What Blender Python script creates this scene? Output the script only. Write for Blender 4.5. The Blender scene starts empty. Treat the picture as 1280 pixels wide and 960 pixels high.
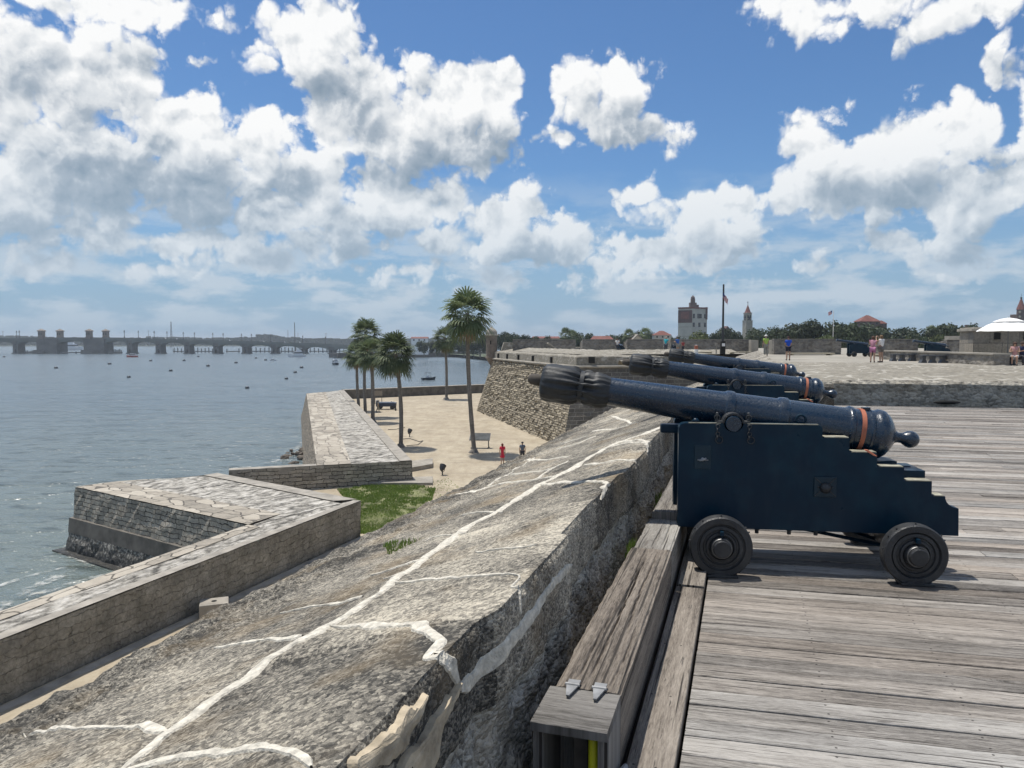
import bpy, math, random, numpy as np
from mathutils import Vector, Matrix, noise as mnoise
R = math.radians
# ---------------------------------------------------------------- camera model
F, CX, CY, EYE, HOR = 940.0, 640.0, 480.0, 1.65, 426.0
PITCH = math.atan((CY - HOR) / F)
SC = bpy.context.scene
COL = SC.collection
def ray(px, py):
    x = (px - CX) / F; y = -(py - CY) / F
    return Vector((x, math.cos(PITCH) + y * math.sin(PITCH), -math.sin(PITCH) + y * math.cos(PITCH)))

cam_d = bpy.data.cameras.new('camera')
cam = bpy.data.objects.new('camera', cam_d); COL.objects.link(cam)
cam.location = (0, 0, EYE); cam.rotation_euler = (R(90) - PITCH, 0, 0)
cam_d.sensor_width = 36; cam_d.lens = 36 * F / 1280
cam_d.clip_start = 0.05; cam_d.clip_end = 20000
SC.camera = cam
SC.view_settings.view_transform = 'Standard'; SC.view_settings.look = 'None'
SC.view_settings.gamma = 1; SC.view_settings.exposure = 0.15
SC.view_settings.use_curve_mapping = False

# ---------------------------------------------------------------- node helper
def nd(t, kind, props=None, **inp):
    n = t.nodes.new(kind)
    for k, v in (props or {}).items(): setattr(n, k, v)
    for k, v in inp.items():
        key = int(k[1:]) if k[0] == '_' and k[1:].isdigit() else k.replace('_', ' ')
        s = n.inputs[key]
        if isinstance(v, bpy.types.NodeSocket): t.links.new(v, s)
        else: s.default_value = v
    return n
def mth(t, op, a, b=None, c=None, clamp=False):
    n = t.nodes.new('ShaderNodeMath'); n.operation = op; n.use_clamp = clamp
    for i, v in enumerate((a, b, c)):
        if v is None: continue
        if isinstance(v, bpy.types.NodeSocket): t.links.new(v, n.inputs[i])
        else: n.inputs[i].default_value = v
    return n.outputs[0]
def vmt(t, op, a, b=None, c=None, out=0):
    n = t.nodes.new('ShaderNodeVectorMath'); n.operation = op
    for i, v in enumerate((a, b, c)):
        if v is None: continue
        if isinstance(v, bpy.types.NodeSocket): t.links.new(v, n.inputs[i])
        else: n.inputs[i].default_value = v
    return n.outputs[out]
def mapr(t, v, a, b, c=0.0, d=1.0, smooth=False):
    n = nd(t, 'ShaderNodeMapRange', {'interpolation_type': 'SMOOTHSTEP' if smooth else 'LINEAR'}, _0=v, _1=a, _2=b, _3=c, _4=d)
    return n.outputs[0]
def mixc(t, f, a, b, mode='MIX'):
    n = t.nodes.new('ShaderNodeMix'); n.data_type = 'RGBA'; n.blend_type = mode
    for i, v in ((0, f), (6, a), (7, b)):
        if isinstance(v, bpy.types.NodeSocket): t.links.new(v, n.inputs[i])
        else: n.inputs[i].default_value = (*v, 1) if isinstance(v, tuple) and len(v) == 3 else v
    return n.outputs[2]

# ---------------------------------------------------------------- sun and sky
SUN_AZ, SUN_EL = -50.0, 74.0      # degrees from the view axis (left), above the horizon
sd = Vector((math.sin(R(SUN_AZ)) * math.cos(R(SUN_EL)), math.cos(R(SUN_AZ)) * math.cos(R(SUN_EL)), math.sin(R(SUN_EL))))
sun_d = bpy.data.lights.new('sun', 'SUN'); sun_d.energy = 4.2; sun_d.angle = R(0.5); sun_d.color = (1, 0.95, 0.87)
sun = bpy.data.objects.new('sun', sun_d); COL.objects.link(sun)
sun.rotation_euler = sd.to_track_quat('Z', 'Y').to_euler(); sun.location = (-30, 20, 80)

CLOUDS = [  # cumulus lobes: centre and half size in degrees*10 are derived from these
 (60,120,130,95),(150,175,120,85),(40,235,140,75),(230,175,80,70),(270,230,120,65),(330,195,70,55),(390,225,50,50),(310,262,120,28),(150,105,60,48),
 (130,2,150,24),(20,28,80,28),
 (395,55,65,52),(425,95,40,40),(360,62,50,22),(335,82,26,9),(500,145,100,66),(600,125,48,48),(560,185,90,34),(470,130,50,50),(642,196,22,20),(515,92,24,26),(612,90,26,26),
 (480,250,100,42),(530,262,55,32),(420,255,60,38),
 (750,115,62,46),(800,106,28,18),(822,163,40,23),(690,166,32,11),(765,168,60,19),(702,102,28,22),
 (880,262,75,34),(850,250,40,22),(905,300,58,28),(800,242,28,12),
 (640,290,80,42),(642,242,26,18),(700,302,70,32),(580,300,58,26),(765,312,50,22),(825,322,60,26),
 (1030,200,58,46),(1090,235,90,48),(1130,185,68,48),(1200,165,40,42),(1200,235,90,48),(1010,232,40,32),(1215,132,18,16),(1120,268,70,18),
 (1130,305,80,18),(1185,318,58,20),(1190,346,60,11),(1040,332,40,18),
 (1282,150,20,60),(1275,225,26,22),
 (1085,2,130,32),(1185,22,90,27),(1000,0,60,14),(1246,66,16,36),
 (90,292,70,22),(235,300,80,22),(60,335,60,16),(330,322,90,26),(450,342,70,18),(200,345,60,12),(530,345,60,12),(625,350,80,20),(740,345,80,17),(880,345,80,17),(400,312,100,26),
]
def azel(px, py):
    d = ray(px, py).normalized()
    return math.atan2(d.x, d.y), math.asin(d.z)

def body_group():
    g = bpy.data.node_groups.new('cloud_body', 'ShaderNodeTree')
    g.interface.new_socket('P', in_out='INPUT', socket_type='NodeSocketVector')
    g.interface.new_socket('Body', in_out='OUTPUT', socket_type='NodeSocketFloat')
    gi = g.nodes.new('NodeGroupInput'); go = g.nodes.new('NodeGroupOutput')
    P = gi.outputs[0]
    sep = nd(g, 'ShaderNodeSeparateXYZ', _0=P)
    el = sep.outputs[1]
    wn = nd(g, 'ShaderNodeTexNoise', {'noise_dimensions': '2D'}, Vector=P, Scale=11.0, Detail=2.0, Roughness=0.55)
    w = vmt(g, 'SUBTRACT', wn.outputs['Color'], (0.5, 0.5, 0.5))
    Pw = vmt(g, 'MULTIPLY_ADD', w, (0.07, 0.055, 0), P)
    m = None
    for (x, y, rx, ry) in CLOUDS:
        a, e = azel(x, y)
        a1, e1 = azel(x + rx, y); a0, e0 = azel(x, y + ry)
        ia, ie = 1.0 / (abs(a1 - a) * 1.25 + 1e-4), 1.0 / (abs(e0 - e) * 1.3 + 1e-4)
        q = vmt(g, 'MULTIPLY_ADD', Pw, (ia, ie, 0), (-a * ia, -e * ie, 0))
        l = vmt(g, 'LENGTH', q, out=1)
        r_ = min(rx, ry) / 42.0
        if r_ < 0.9: l = mth(g, 'MULTIPLY_ADD', l, max(0.45, r_), 1 - max(0.45, r_))
        m = l if m is None else mth(g, 'MINIMUM', m, l)
    # scattered clouds everywhere else in the sky (outside the picture, overhead, behind)
    out_n = nd(g, 'ShaderNodeTexNoise', {'noise_dimensions': '2D'}, Vector=P, Scale=2.6, Detail=1.0)
    side = mapr(g, mth(g, 'ABSOLUTE', sep.outputs[0]), 0.66, 0.85)
    top = mapr(g, el, 0.50, 0.62)
    outm = mth(g, 'MAXIMUM', side, top)
    sc_ = mth(g, 'SUBTRACT', 2.6, mth(g, 'MULTIPLY', mth(g, 'MULTIPLY', out_n.outputs[0], 3.3), outm))
    m = mth(g, 'MINIMUM', m, sc_)
    g.links.new(mth(g, 'SUBTRACT', 1.0, m), go.inputs[0])
    return g
def lump_group():
    g = bpy.data.node_groups.new('cloud_lumps', 'ShaderNodeTree')
    g.interface.new_socket('P', in_out='INPUT', socket_type='NodeSocketVector')
    g.interface.new_socket('D', in_out='OUTPUT', socket_type='NodeSocketFloat')
    gi = g.nodes.new('NodeGroupInput'); go = g.nodes.new('NodeGroupOutput')
    P = gi.outputs[0]
    n1 = nd(g, 'ShaderNodeTexNoise', {'noise_dimensions': '2D'}, Vector=P, Scale=16.0, Detail=8.0, Roughness=0.6)
    w = vmt(g, 'SUBTRACT', n1.outputs['Color'], (0.5, 0.5, 0.5))
    v1 = nd(g, 'ShaderNodeTexVoronoi', {'voronoi_dimensions': '2D', 'feature': 'F1'}, Vector=vmt(g, 'MULTIPLY_ADD', w, (0.05, 0.05, 0), P), Scale=20.0, Detail=2.0, Roughness=0.5, Lacunarity=2.3)
    lump = mth(g, 'SUBTRACT', 0.5, v1.outputs[0])
    nn = mth(g, 'SUBTRACT', n1.outputs[0], 0.5)
    d = mth(g, 'ADD', mth(g, 'MULTIPLY', lump, LUMP), mth(g, 'MULTIPLY', nn, FINE))
    g.links.new(d, go.inputs[0])
    return g
LUMP, FINE = 0.55, 0.76

world = bpy.data.worlds.new('World'); SC.world = world; world.use_nodes = True
world.cycles.sampling_method = 'MANUAL'; world.cycles.sample_map_resolution = 256
SC.cycles.use_adaptive_sampling = True; SC.cycles.adaptive_threshold = 0.02
wt = world.node_tree; wt.nodes.clear()
def build_world():
    t = wt
    tc = nd(t, 'ShaderNodeTexCoord')
    sky = nd(t, 'ShaderNodeTexSky', {'sky_type': 'NISHITA', 'sun_disc': False, 'sun_elevation': R(SUN_EL), 'sun_rotation': R(SUN_AZ),
              'altitude': 10.0, 'air_density': 1.0, 'dust_density': 0.6, 'ozone_density': 2.2})
    s = nd(t, 'ShaderNodeSeparateXYZ', _0=tc.outputs['Generated'])
    az = mth(t, 'ARCTAN2', s.outputs[0], s.outputs[1])
    el = mth(t, 'ARCSINE', s.outputs[2])
    P = nd(t, 'ShaderNodeCombineXYZ', _0=az, _1=el, _2=0.0).outputs[0]
    gb = body_group(); gl = lump_group()
    def use(g, off):
        n = t.nodes.new('ShaderNodeGroup'); n.node_tree = g
        t.links.new(vmt(t, 'ADD', P, (*off, 0)) if off else P, n.inputs[0])
        return n.outputs[0]
    L = (-0.42, 0.90)
    b0 = use(gb, None); b2 = use(gb, (L[0] * 0.062, L[1] * 0.062))
    l0 = use(gl, None); l1 = use(gl, (L[0] * 0.013, L[1] * 0.013))
    d0 = mth(t, 'ADD', mth(t, 'MINIMUM', mth(t, 'ADD', b0, 0.07), 0.55), l0)
    dis = mth(t, 'MULTIPLY', mapr(t, el, 0.03, 0.11, 0.30, 0.0), 1.0)   # far low clouds break up and dissolve
    d0 = mth(t, 'SUBTRACT', d0, dis)
    alpha = mapr(t, d0, -0.02, 0.25, 0, 1, True)
    rel = mth(t, 'SUBTRACT', l0, l1)
    def mid(off):
        return nd(t, 'ShaderNodeTexNoise', {'noise_dimensions': '2D'}, Vector=vmt(t, 'MULTIPLY_ADD', P, (1.0, 1.35, 1.0), (off[0] + 3.1, off[1] * 1.35, 0)), Scale=8.5, Detail=3.0, Roughness=0.5).outputs[0]
    m0 = mid((0, 0)); m1 = mid((L[0] * 0.03, L[1] * 0.03))
    relm = mth(t, 'SUBTRACT', m0, m1)
    sh = mapr(t, mth(t, 'ADD', b2, mth(t, 'MULTIPLY', l0, 0.35)), -0.05, 0.75)
    lit = mth(t, 'ADD', 0.98, mth(t, 'MULTIPLY', rel, 0.92))
    lit = mth(t, 'ADD', lit, mth(t, 'MULTIPLY', relm, 1.25))
    lit = mth(t, 'SUBTRACT', lit, mth(t, 'MULTIPLY', sh, 0.60), clamp=True)
    ccol = nd(t, 'ShaderNodeValToRGB', _0=lit)
    cr = ccol.color_ramp; cr.elements[0].position = 0.0; cr.elements[0].color = (0.22, 0.29, 0.37, 1)
    cr.elements[1].position = 1.0; cr.elements[1].color = (0.88, 0.885, 0.885, 1)
    e = cr.elements.new(0.38); e.color = (0.36, 0.42, 0.49, 1)
    e = cr.elements.new(0.70); e.color = (0.66, 0.69, 0.72, 1)
    # aerial fade of the far, low clouds and a pale veil on the horizon
    far = mapr(t, el, 0.02, 0.26, 0.72, 0.0)
    ccol2 = mixc(t, far, ccol.outputs[0], (0.36, 0.48, 0.60))
    veil_n = nd(t, 'ShaderNodeTexNoise', {'noise_dimensions': '2D'}, Vector=vmt(t, 'MULTIPLY', P, (1.0, 3.2, 1)), Scale=9.0, Detail=7.0, Roughness=0.6)
    veil = mth(t, 'MULTIPLY', mapr(t, veil_n.outputs[0], 0.40, 0.62, 0, 0.85, True), mth(t, 'MULTIPLY', mapr(t, el, 0.22, 0.07), mapr(t, el, 0.0, 0.05, 0.25, 1)))
    sk = vmt(t, 'SCALE', sky.outputs[0]); sk.node.inputs['Scale'].default_value = 0.1
    sk = vmt(t, 'MULTIPLY', sk, SKY_TINT)
    hz = mapr(t, el, 0.0, 0.22, 0.85, 0.0, True)
    sk = mixc(t, hz, sk, (0.27, 0.40, 0.55))
    sk = mixc(t, veil, sk, (0.50, 0.58, 0.66))
    col = mixc(t, alpha, sk, ccol2)
    col10 = vmt(t, 'SCALE', col); col10.node.inputs['Scale'].default_value = 10.0
    bg = nd(t, 'ShaderNodeBackground', Color=col10, Strength=0.1)
    o = nd(t, 'ShaderNodeOutputWorld'); t.links.new(bg.outputs[0], o.inputs[0])
SKY_TINT = (0.56, 0.78, 0.99)
build_world()
# ================================================================ helpers
EYEV = Vector((0, 0, EYE))
def onz(px, py, z):
    d = ray(px, py); return EYEV + d * ((z - EYE) / d.z)
def atY(px, py, Y):
    d = ray(px, py); return EYEV + d * (Y / d.y)
def onplane(px, py, p, n):
    d = ray(px, py); return EYEV + d * ((p - EYEV).dot(n) / d.dot(n))

def tag(o, label=None, cat=None, group=None, kind=None):
    if label: o['label'] = label
    if cat: o['category'] = cat
    if group: o['group'] = group
    if kind: o['kind'] = kind
    return o
def thing(name, label, cat, loc=(0, 0, 0), rz=0.0, group=None):
    o = bpy.data.objects.new(name, None); COL.objects.link(o)
    o.location = loc; o.rotation_euler = (0, 0, rz); o.empty_display_size = 0.2
    return tag(o, label, cat, group)
def link(name, me, mat=None, parent=None):
    o = bpy.data.objects.new(name, me); COL.objects.link(o)
    if mat is not None:
        for m in (mat if isinstance(mat, (list, tuple)) else [mat]): me.materials.append(m)
    if parent is not None: o.parent = parent
    return o
def copy_tree(o, parent=None):
    c = o.copy(); COL.objects.link(c)
    if parent is not None: c.parent = parent
    for ch in list(o.children): copy_tree(ch, c)
    return c

class MB:
    """collects faces, then links them as one mesh object"""
    def __init__(s): s.v = []; s.f = []; s.m = []; s.uv = []
    def add(s, vs, fs, mi=0, M=None):
        b = len(s.v)
        for p in vs: s.v.append(tuple(M @ Vector(p)) if M is not None else tuple(p))
        for f in fs: s.f.append(tuple(i + b for i in f)); s.m.append(mi)
        return s
    def box(s, c, d, mi=0, rz=0.0, M=None, taper=1.0):
        x, y, z = d[0] / 2, d[1] / 2, d[2] / 2
        vs = []
        for zz, k in ((-z, 1.0), (z, taper)):
            for xx, yy in ((-x, -y), (x, -y), (x, y), (-x, y)):
                ca, sa = math.cos(rz), math.sin(rz)
                X, Y = xx * k, yy * k
                vs.append((c[0] + X * ca - Y * sa, c[1] + X * sa + Y * ca, c[2] + zz))
        return s.add(vs, [(0, 3, 2, 1), (4, 5, 6, 7), (0, 1, 5, 4), (1, 2, 6, 5), (2, 3, 7, 6), (3, 0, 4, 7)], mi, M)
    def prism(s, poly, axis, a, b, mi=0, M=None):
        """poly: 2-D points in the plane normal to axis; extruded from a to b"""
        n = len(poly)
        def P(p, t):
            if axis == 'x': return (t, p[0], p[1])
            if axis == 'y': return (p[0], t, p[1])
            return (p[0], p[1], t)
        vs = [P(p, a) for p in poly] + [P(p, b) for p in poly]
        fs = [tuple(range(n))[::-1], tuple(range(n, 2 * n))] + [(i, (i + 1) % n, n + (i + 1) % n, n + i) for i in range(n)]
        return s.add(vs, fs, mi, M)
    def lathe(s, prof, o=(0, 0, 0), ax=(0, 0, 1), n=24, mi=0, M=None):
        """prof: (t along axis, radius)"""
        ax = Vector(ax).normalized(); u = ax.orthogonal().normalized(); w = ax.cross(u); o = Vector(o)
        vs = []; fs = []
        for t, r in prof:
            for k in range(n):
                an = 2 * math.pi * k / n
                vs.append(o + ax * t + (u * math.cos(an) + w * math.sin(an)) * max(r, 1e-5))
        for i in range(len(prof) - 1):
            for k in range(n):
                k2 = (k + 1) % n
                fs.append((i * n + k, i * n + k2, (i + 1) * n + k2, (i + 1) * n + k))
        fs.append(tuple(range(n))[::-1]); e = (len(prof) - 1) * n; fs.append(tuple(e + k for k in range(n)))
        return s.add(vs, fs, mi, M)
    def cyl(s, p0, p1, r0, r1=None, n=10, mi=0, M=None):
        p0 = Vector(p0); p1 = Vector(p1); L = (p1 - p0).length
        return s.lathe([(0, r0), (L, r0 if r1 is None else r1)], p0, p1 - p0, n, mi, M)
    def tube(s, pts, r, n=8, mi=0, M=None):
        pts = [Vector(p) for p in pts]; rs = r if isinstance(r, (list, tuple)) else [r] * len(pts)
        vs = []; fs = []; up = None
        for i, p in enumerate(pts):
            t = (pts[min(i + 1, len(pts) - 1)] - pts[max(i - 1, 0)]).normalized()
            if up is None: up = t.orthogonal().normalized()
            up = (up - t * up.dot(t)).normalized(); w = t.cross(up)
            for k in range(n):
                an = 2 * math.pi * k / n
                vs.append(p + (up * math.cos(an) + w * math.sin(an)) * rs[i])
        for i in range(len(pts) - 1):
            for k in range(n):
                k2 = (k + 1) % n; fs.append((i * n + k, i * n + k2, (i + 1) * n + k2, (i + 1) * n + k))
        fs.append(tuple(range(n))[::-1]); e = (len(pts) - 1) * n; fs.append(tuple(e + k for k in range(n)))
        return s.add(vs, fs, mi, M)
    def torus(s, c, R_, r, ax=(0, 1, 0), n=20, k=8, mi=0, M=None):
        ax = Vector(ax).normalized(); u = ax.orthogonal().normalized(); w = ax.cross(u); c = Vector(c)
        vs = []; fs = []
        for i in range(n):
            a = 2 * math.pi * i / n; d = u * math.cos(a) + w * math.sin(a)
            for j in range(k):
                b = 2 * math.pi * j / k
                vs.append(c + d * (R_ + r * math.cos(b)) + ax * (r * math.sin(b)))
        for i in range(n):
            for j in range(k):
                fs.append((i * k + j, ((i + 1) % n) * k + j, ((i + 1) % n) * k + (j + 1) % k, i * k + (j + 1) % k))
        return s.add(vs, fs, mi, M)
    def ball(s, c, r, n=12, m=8, mi=0, sc=(1, 1, 1), M=None, z0=-1.0):
        vs = []; fs = []
        for i in range(m + 1):
            lo = math.asin(z0); ph = lo + (math.pi / 2 - lo) * i / m
            for k in range(n):
                a = 2 * math.pi * k / n
                vs.append((c[0] + r * sc[0] * math.cos(ph) * math.cos(a), c[1] + r * sc[1] * math.cos(ph) * math.sin(a), c[2] + r * sc[2] * math.sin(ph)))
        for i in range(m):
            for k in range(n):
                k2 = (k + 1) % n; fs.append((i * n + k, i * n + k2, (i + 1) * n + k2, (i + 1) * n + k))
        fs.append(tuple(range(n))[::-1])
        return s.add(vs, fs, mi, M)
    def mesh(s, name, smooth=False, bevel=0.0, seg=2, angle=40):
        me = bpy.data.meshes.new(name); me.from_pydata(s.v, [], s.f)
        me.polygons.foreach_set('material_index', s.m); me.validate(); me.update()
        import bmesh
        bm = bmesh.new(); bm.from_mesh(me)
        bmesh.ops.remove_doubles(bm, verts=bm.verts, dist=1e-5)
        bmesh.ops.recalc_face_normals(bm, faces=bm.faces)
        if bevel > 0:
            es = [e for e in bm.edges if len(e.link_faces) == 2 and e.calc_face_angle(0) > R(35)]
            bmesh.ops.bevel(bm, geom=es, offset=bevel, segments=seg, affect='EDGES', profile=0.6, clamp_overlap=True)
        bm.to_mesh(me); bm.free()
        if smooth:
            me.polygons.foreach_set('use_smooth', [True] * len(me.polygons))
            me.set_sharp_from_angle(angle=R(angle))
        return me
    def build(s, name, mat, parent=None, **kw):
        return link(name, s.mesh(name, **kw), mat, parent)

# --- numpy noise (gradient-free value noise, fractal)
_rng = np.random.RandomState(7)
_PERM = _rng.permutation(4096)
_VAL = _rng.rand(4096) * 2 - 1
def vnoise(p):
    i = np.floor(p).astype(np.int64); f = p - i; f = f * f * f * (f * (f * 6 - 15) + 10)
    def h(x, y, z):
        return _VAL[_PERM[(_PERM[(_PERM[x & 4095] + y) & 4095] + z) & 4095]]
    x, y, z = i[..., 0], i[..., 1], i[..., 2]; fx, fy, fz = f[..., 0], f[..., 1], f[..., 2]
    c = 0
    def lerp(a, b, t): return a + (b - a) * t
    return lerp(lerp(lerp(h(x, y, z), h(x + 1, y, z), fx), lerp(h(x, y + 1, z), h(x + 1, y + 1, z), fx), fy),
                lerp(lerp(h(x, y, z + 1), h(x + 1, y, z + 1), fx), lerp(h(x, y + 1, z + 1), h(x + 1, y + 1, z + 1), fx), fy), fz)
def fbm(p, sc, octv=4, gain=0.5, seed=0.0):
    p = np.asarray(p, float) * sc + seed * 17.31; a = 1.0; r = 0; t = 0
    for _ in range(octv):
        r = r + a * vnoise(p); t += a; a *= gain; p = p * 2.03 + 5.7
    return r / t
def grid_mesh(name, V, uv=None, smooth=False, mats=None):
    """V: (ny, nx, 3) array -> grid mesh"""
    ny, nx = V.shape[:2]
    me = bpy.data.meshes.new(name)
    idx = np.arange(ny * nx).reshape(ny, nx)
    q = np.stack([idx[:-1, :-1], idx[:-1, 1:], idx[1:, 1:], idx[1:, :-1]], -1).reshape(-1, 4)
    me.vertices.add(ny * nx); me.vertices.foreach_set('co', V.reshape(-1).astype(np.float32))
    me.loops.add(q.size); me.loops.foreach_set('vertex_index', q.reshape(-1).astype(np.int32))
    me.polygons.add(len(q)); me.polygons.foreach_set('loop_start', (np.arange(len(q)) * 4).astype(np.int32))
    me.polygons.foreach_set('loop_total', np.full(len(q), 4, np.int32))
    if uv is not None:
        l = me.uv_layers.new(name='UVMap'); l.data.foreach_set('uv', uv.reshape(-1, 2)[q.reshape(-1)].reshape(-1).astype(np.float32))
    me.polygons.foreach_set('use_smooth', [smooth] * len(q))
    me.update(); me.validate()
    return me

# ================================================================ materials
def newmat(name):
    m = bpy.data.materials.new(name); m.use_nodes = True; t = m.node_tree
    b = t.nodes['Principled BSDF']; return m, t, b
def setc(t, b, key, v):
    if isinstance(v, bpy.types.NodeSocket): t.links.new(v, b.inputs[key])
    else: b.inputs[key].default_value = (*v, 1) if isinstance(v, tuple) and len(v) == 3 else v
def ramp(t, f, stops):
    n = nd(t, 'ShaderNodeValToRGB', _0=f); r = n.color_ramp
    while len(r.elements) < len(stops): r.elements.new(0.5)
    for e, (p, c) in zip(r.elements, stops): e.position = p; e.color = (*c, 1)
    return n.outputs[0]
def objco(t): return nd(t, 'ShaderNodeTexCoord').outputs['Object']
def worldco(t): return nd(t, 'ShaderNodeNewGeometry').outputs['Position']
def noise(t, v, s, d=4.0, r=0.55, out='Fac', dist=0.0):
    return nd(t, 'ShaderNodeTexNoise', Vector=v, Scale=s, Detail=d, Roughness=r, Distortion=dist).outputs[out]
def bump(t, b, h, strength=0.5, dist=0.02):
    n = nd(t, 'ShaderNodeBump', Strength=strength, Distance=dist, Height=h); t.links.new(n.outputs[0], b.inputs['Normal']); return n
def simple(name, col, rough=0.6, metal=0.0, var=0.12, sc=3.0, bmp=0.0, bsc=40.0, spec=None):
    m, t, b = newmat(name); co = objco(t)
    n = noise(t, co, sc, 5)
    k = mapr(t, n, 0.3, 0.7, 1 - var, 1 + var)
    c = vmt(t, 'SCALE', tuple(col)); t.links.new(k, c.node.inputs['Scale'])
    setc(t, b, 'Base Color', c); b.inputs['Roughness'].default_value = rough; b.inputs['Metallic'].default_value = metal
    if spec is not None: b.inputs['Specular IOR Level'].default_value = spec
    if bmp: bump(t, b, noise(t, co, bsc, 4), bmp, 0.01)
    return m

def coquina(name, dark, mid, light, cell=60.0, patch=1.3, warm=0.3, bstr=0.8, gain=1.0, blocks=False):
    """shell stone: grains of shell in grey cement, lichen patches, warm stains"""
    m, t, b = newmat(name); co = worldco(t)
    v = nd(t, 'ShaderNodeTexVoronoi', {'feature': 'F1'}, Vector=vmt(t, 'MULTIPLY', co, (1, 1, 1.6)), Scale=cell, Randomness=1.0)
    n2 = noise(t, co, cell * 1.6, 4, 0.65); n3 = noise(t, co, cell * 0.33, 4, 0.6)
    g = nd(t, 'ShaderNodeSeparateXYZ', _0=v.outputs['Color']).outputs[0]
    f = mth(t, 'ADD', mth(t, 'MULTIPLY', g, 0.42), mth(t, 'MULTIPLY', n2, 0.55))
    f = mth(t, 'ADD', f, mth(t, 'MULTIPLY', mth(t, 'SUBTRACT', n3, 0.5), 0.55))
    n5 = noise(t, vmt(t, 'MULTIPLY', co, (1, 1, 2)), cell * 2.6, 3, 0.8); f = mth(t, 'ADD', f, mth(t, 'MULTIPLY', mth(t, 'SUBTRACT', n5, 0.5), 0.55))
    p = noise(t, co, patch, 6, 0.6); p2 = noise(t, co, patch * 3.3, 5, 0.65)
    if blocks: f = mth(t, 'ADD', f, mapr(t, nd(t, 'ShaderNodeAttribute', {'attribute_name': 'rnd'}).outputs['Fac'], 0, 1, -0.17, 0.13))
    f = mth(t, 'ADD', f, mapr(t, p, 0.35, 0.65, -0.18, 0.15)); f = mth(t, 'ADD', f, mapr(t, p2, 0.3, 0.7, -0.10, 0.10))
    col = ramp(t, f, [(0.17, dark), (0.48, mid), (0.86, light)])
    w = mapr(t, noise(t, co, patch * 0.9 + 0.4, 5), 0.52, 0.72, 0, warm)
    col = mixc(t, w, col, (0.34, 0.25, 0.14), 'MIX')
    setc(t, b, 'Base Color', col); b.inputs['Roughness'].default_value = 0.9; b.inputs['Specular IOR Level'].default_value = 0.25
    h = mth(t, 'ADD', mth(t, 'MULTIPLY', n2, 0.6), mth(t, 'MULTIPLY', n3, 1.0)); h = mth(t, 'SUBTRACT', h, mth(t, 'MULTIPLY', v.outputs['Distance'], 0.6))
    bump(t, b, h, bstr, 1.0 / cell)
    return m

def masonry(name, c1, c2, mort, bw=0.75, bh=0.28, msize=0.02, dist=0.05, grime=0.35, bstr=0.8):
    """coursed squared stone in wall UVs (metres)"""
    m, t, b = newmat(name)
    uv = nd(t, 'ShaderNodeUVMap').outputs[0]; co = worldco(t)
    wob = vmt(t, 'SUBTRACT', noise(t, co, 2.2, 3, out='Color'), (0.5, 0.5, 0.5))
    uvw = vmt(t, 'MULTIPLY_ADD', wob, (dist * 4, dist * 2, 0), uv)
    br = nd(t, 'ShaderNodeTexBrick', {'offset': 0.43, 'offset_frequency': 2, 'squash': 0.75, 'squash_frequency': 3}, Vector=uvw, Color1=(*c1, 1), Color2=(*c2, 1), Mortar=(*mort, 1), Scale=1.0, Mortar_Size=msize, Mortar_Smooth=0.4, Bias=0.0, Brick_Width=bw, Row_Height=bh)
    n = noise(t, co, 1.2, 7, 0.65); n2 = noise(t, co, 9.0, 5, 0.7)
    col = mixc(t, mapr(t, n, 0.35, 0.7, 0, grime), br.outputs[0], (0.07, 0.065, 0.055))
    k = mapr(t, n2, 0.25, 0.75, 0.6, 1.35); c = vmt(t, 'SCALE', col); t.links.new(k, c.node.inputs['Scale'])
    setc(t, b, 'Base Color', c); b.inputs['Roughness'].default_value = 0.92; b.inputs['Specular IOR Level'].default_value = 0.2
    h = mth(t, 'SUBTRACT', mth(t, 'MULTIPLY', n2, 1.0), mth(t, 'MULTIPLY', br.outputs['Fac'], 1.0)); bump(t, b, h, bstr, 0.05)
    return m

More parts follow.
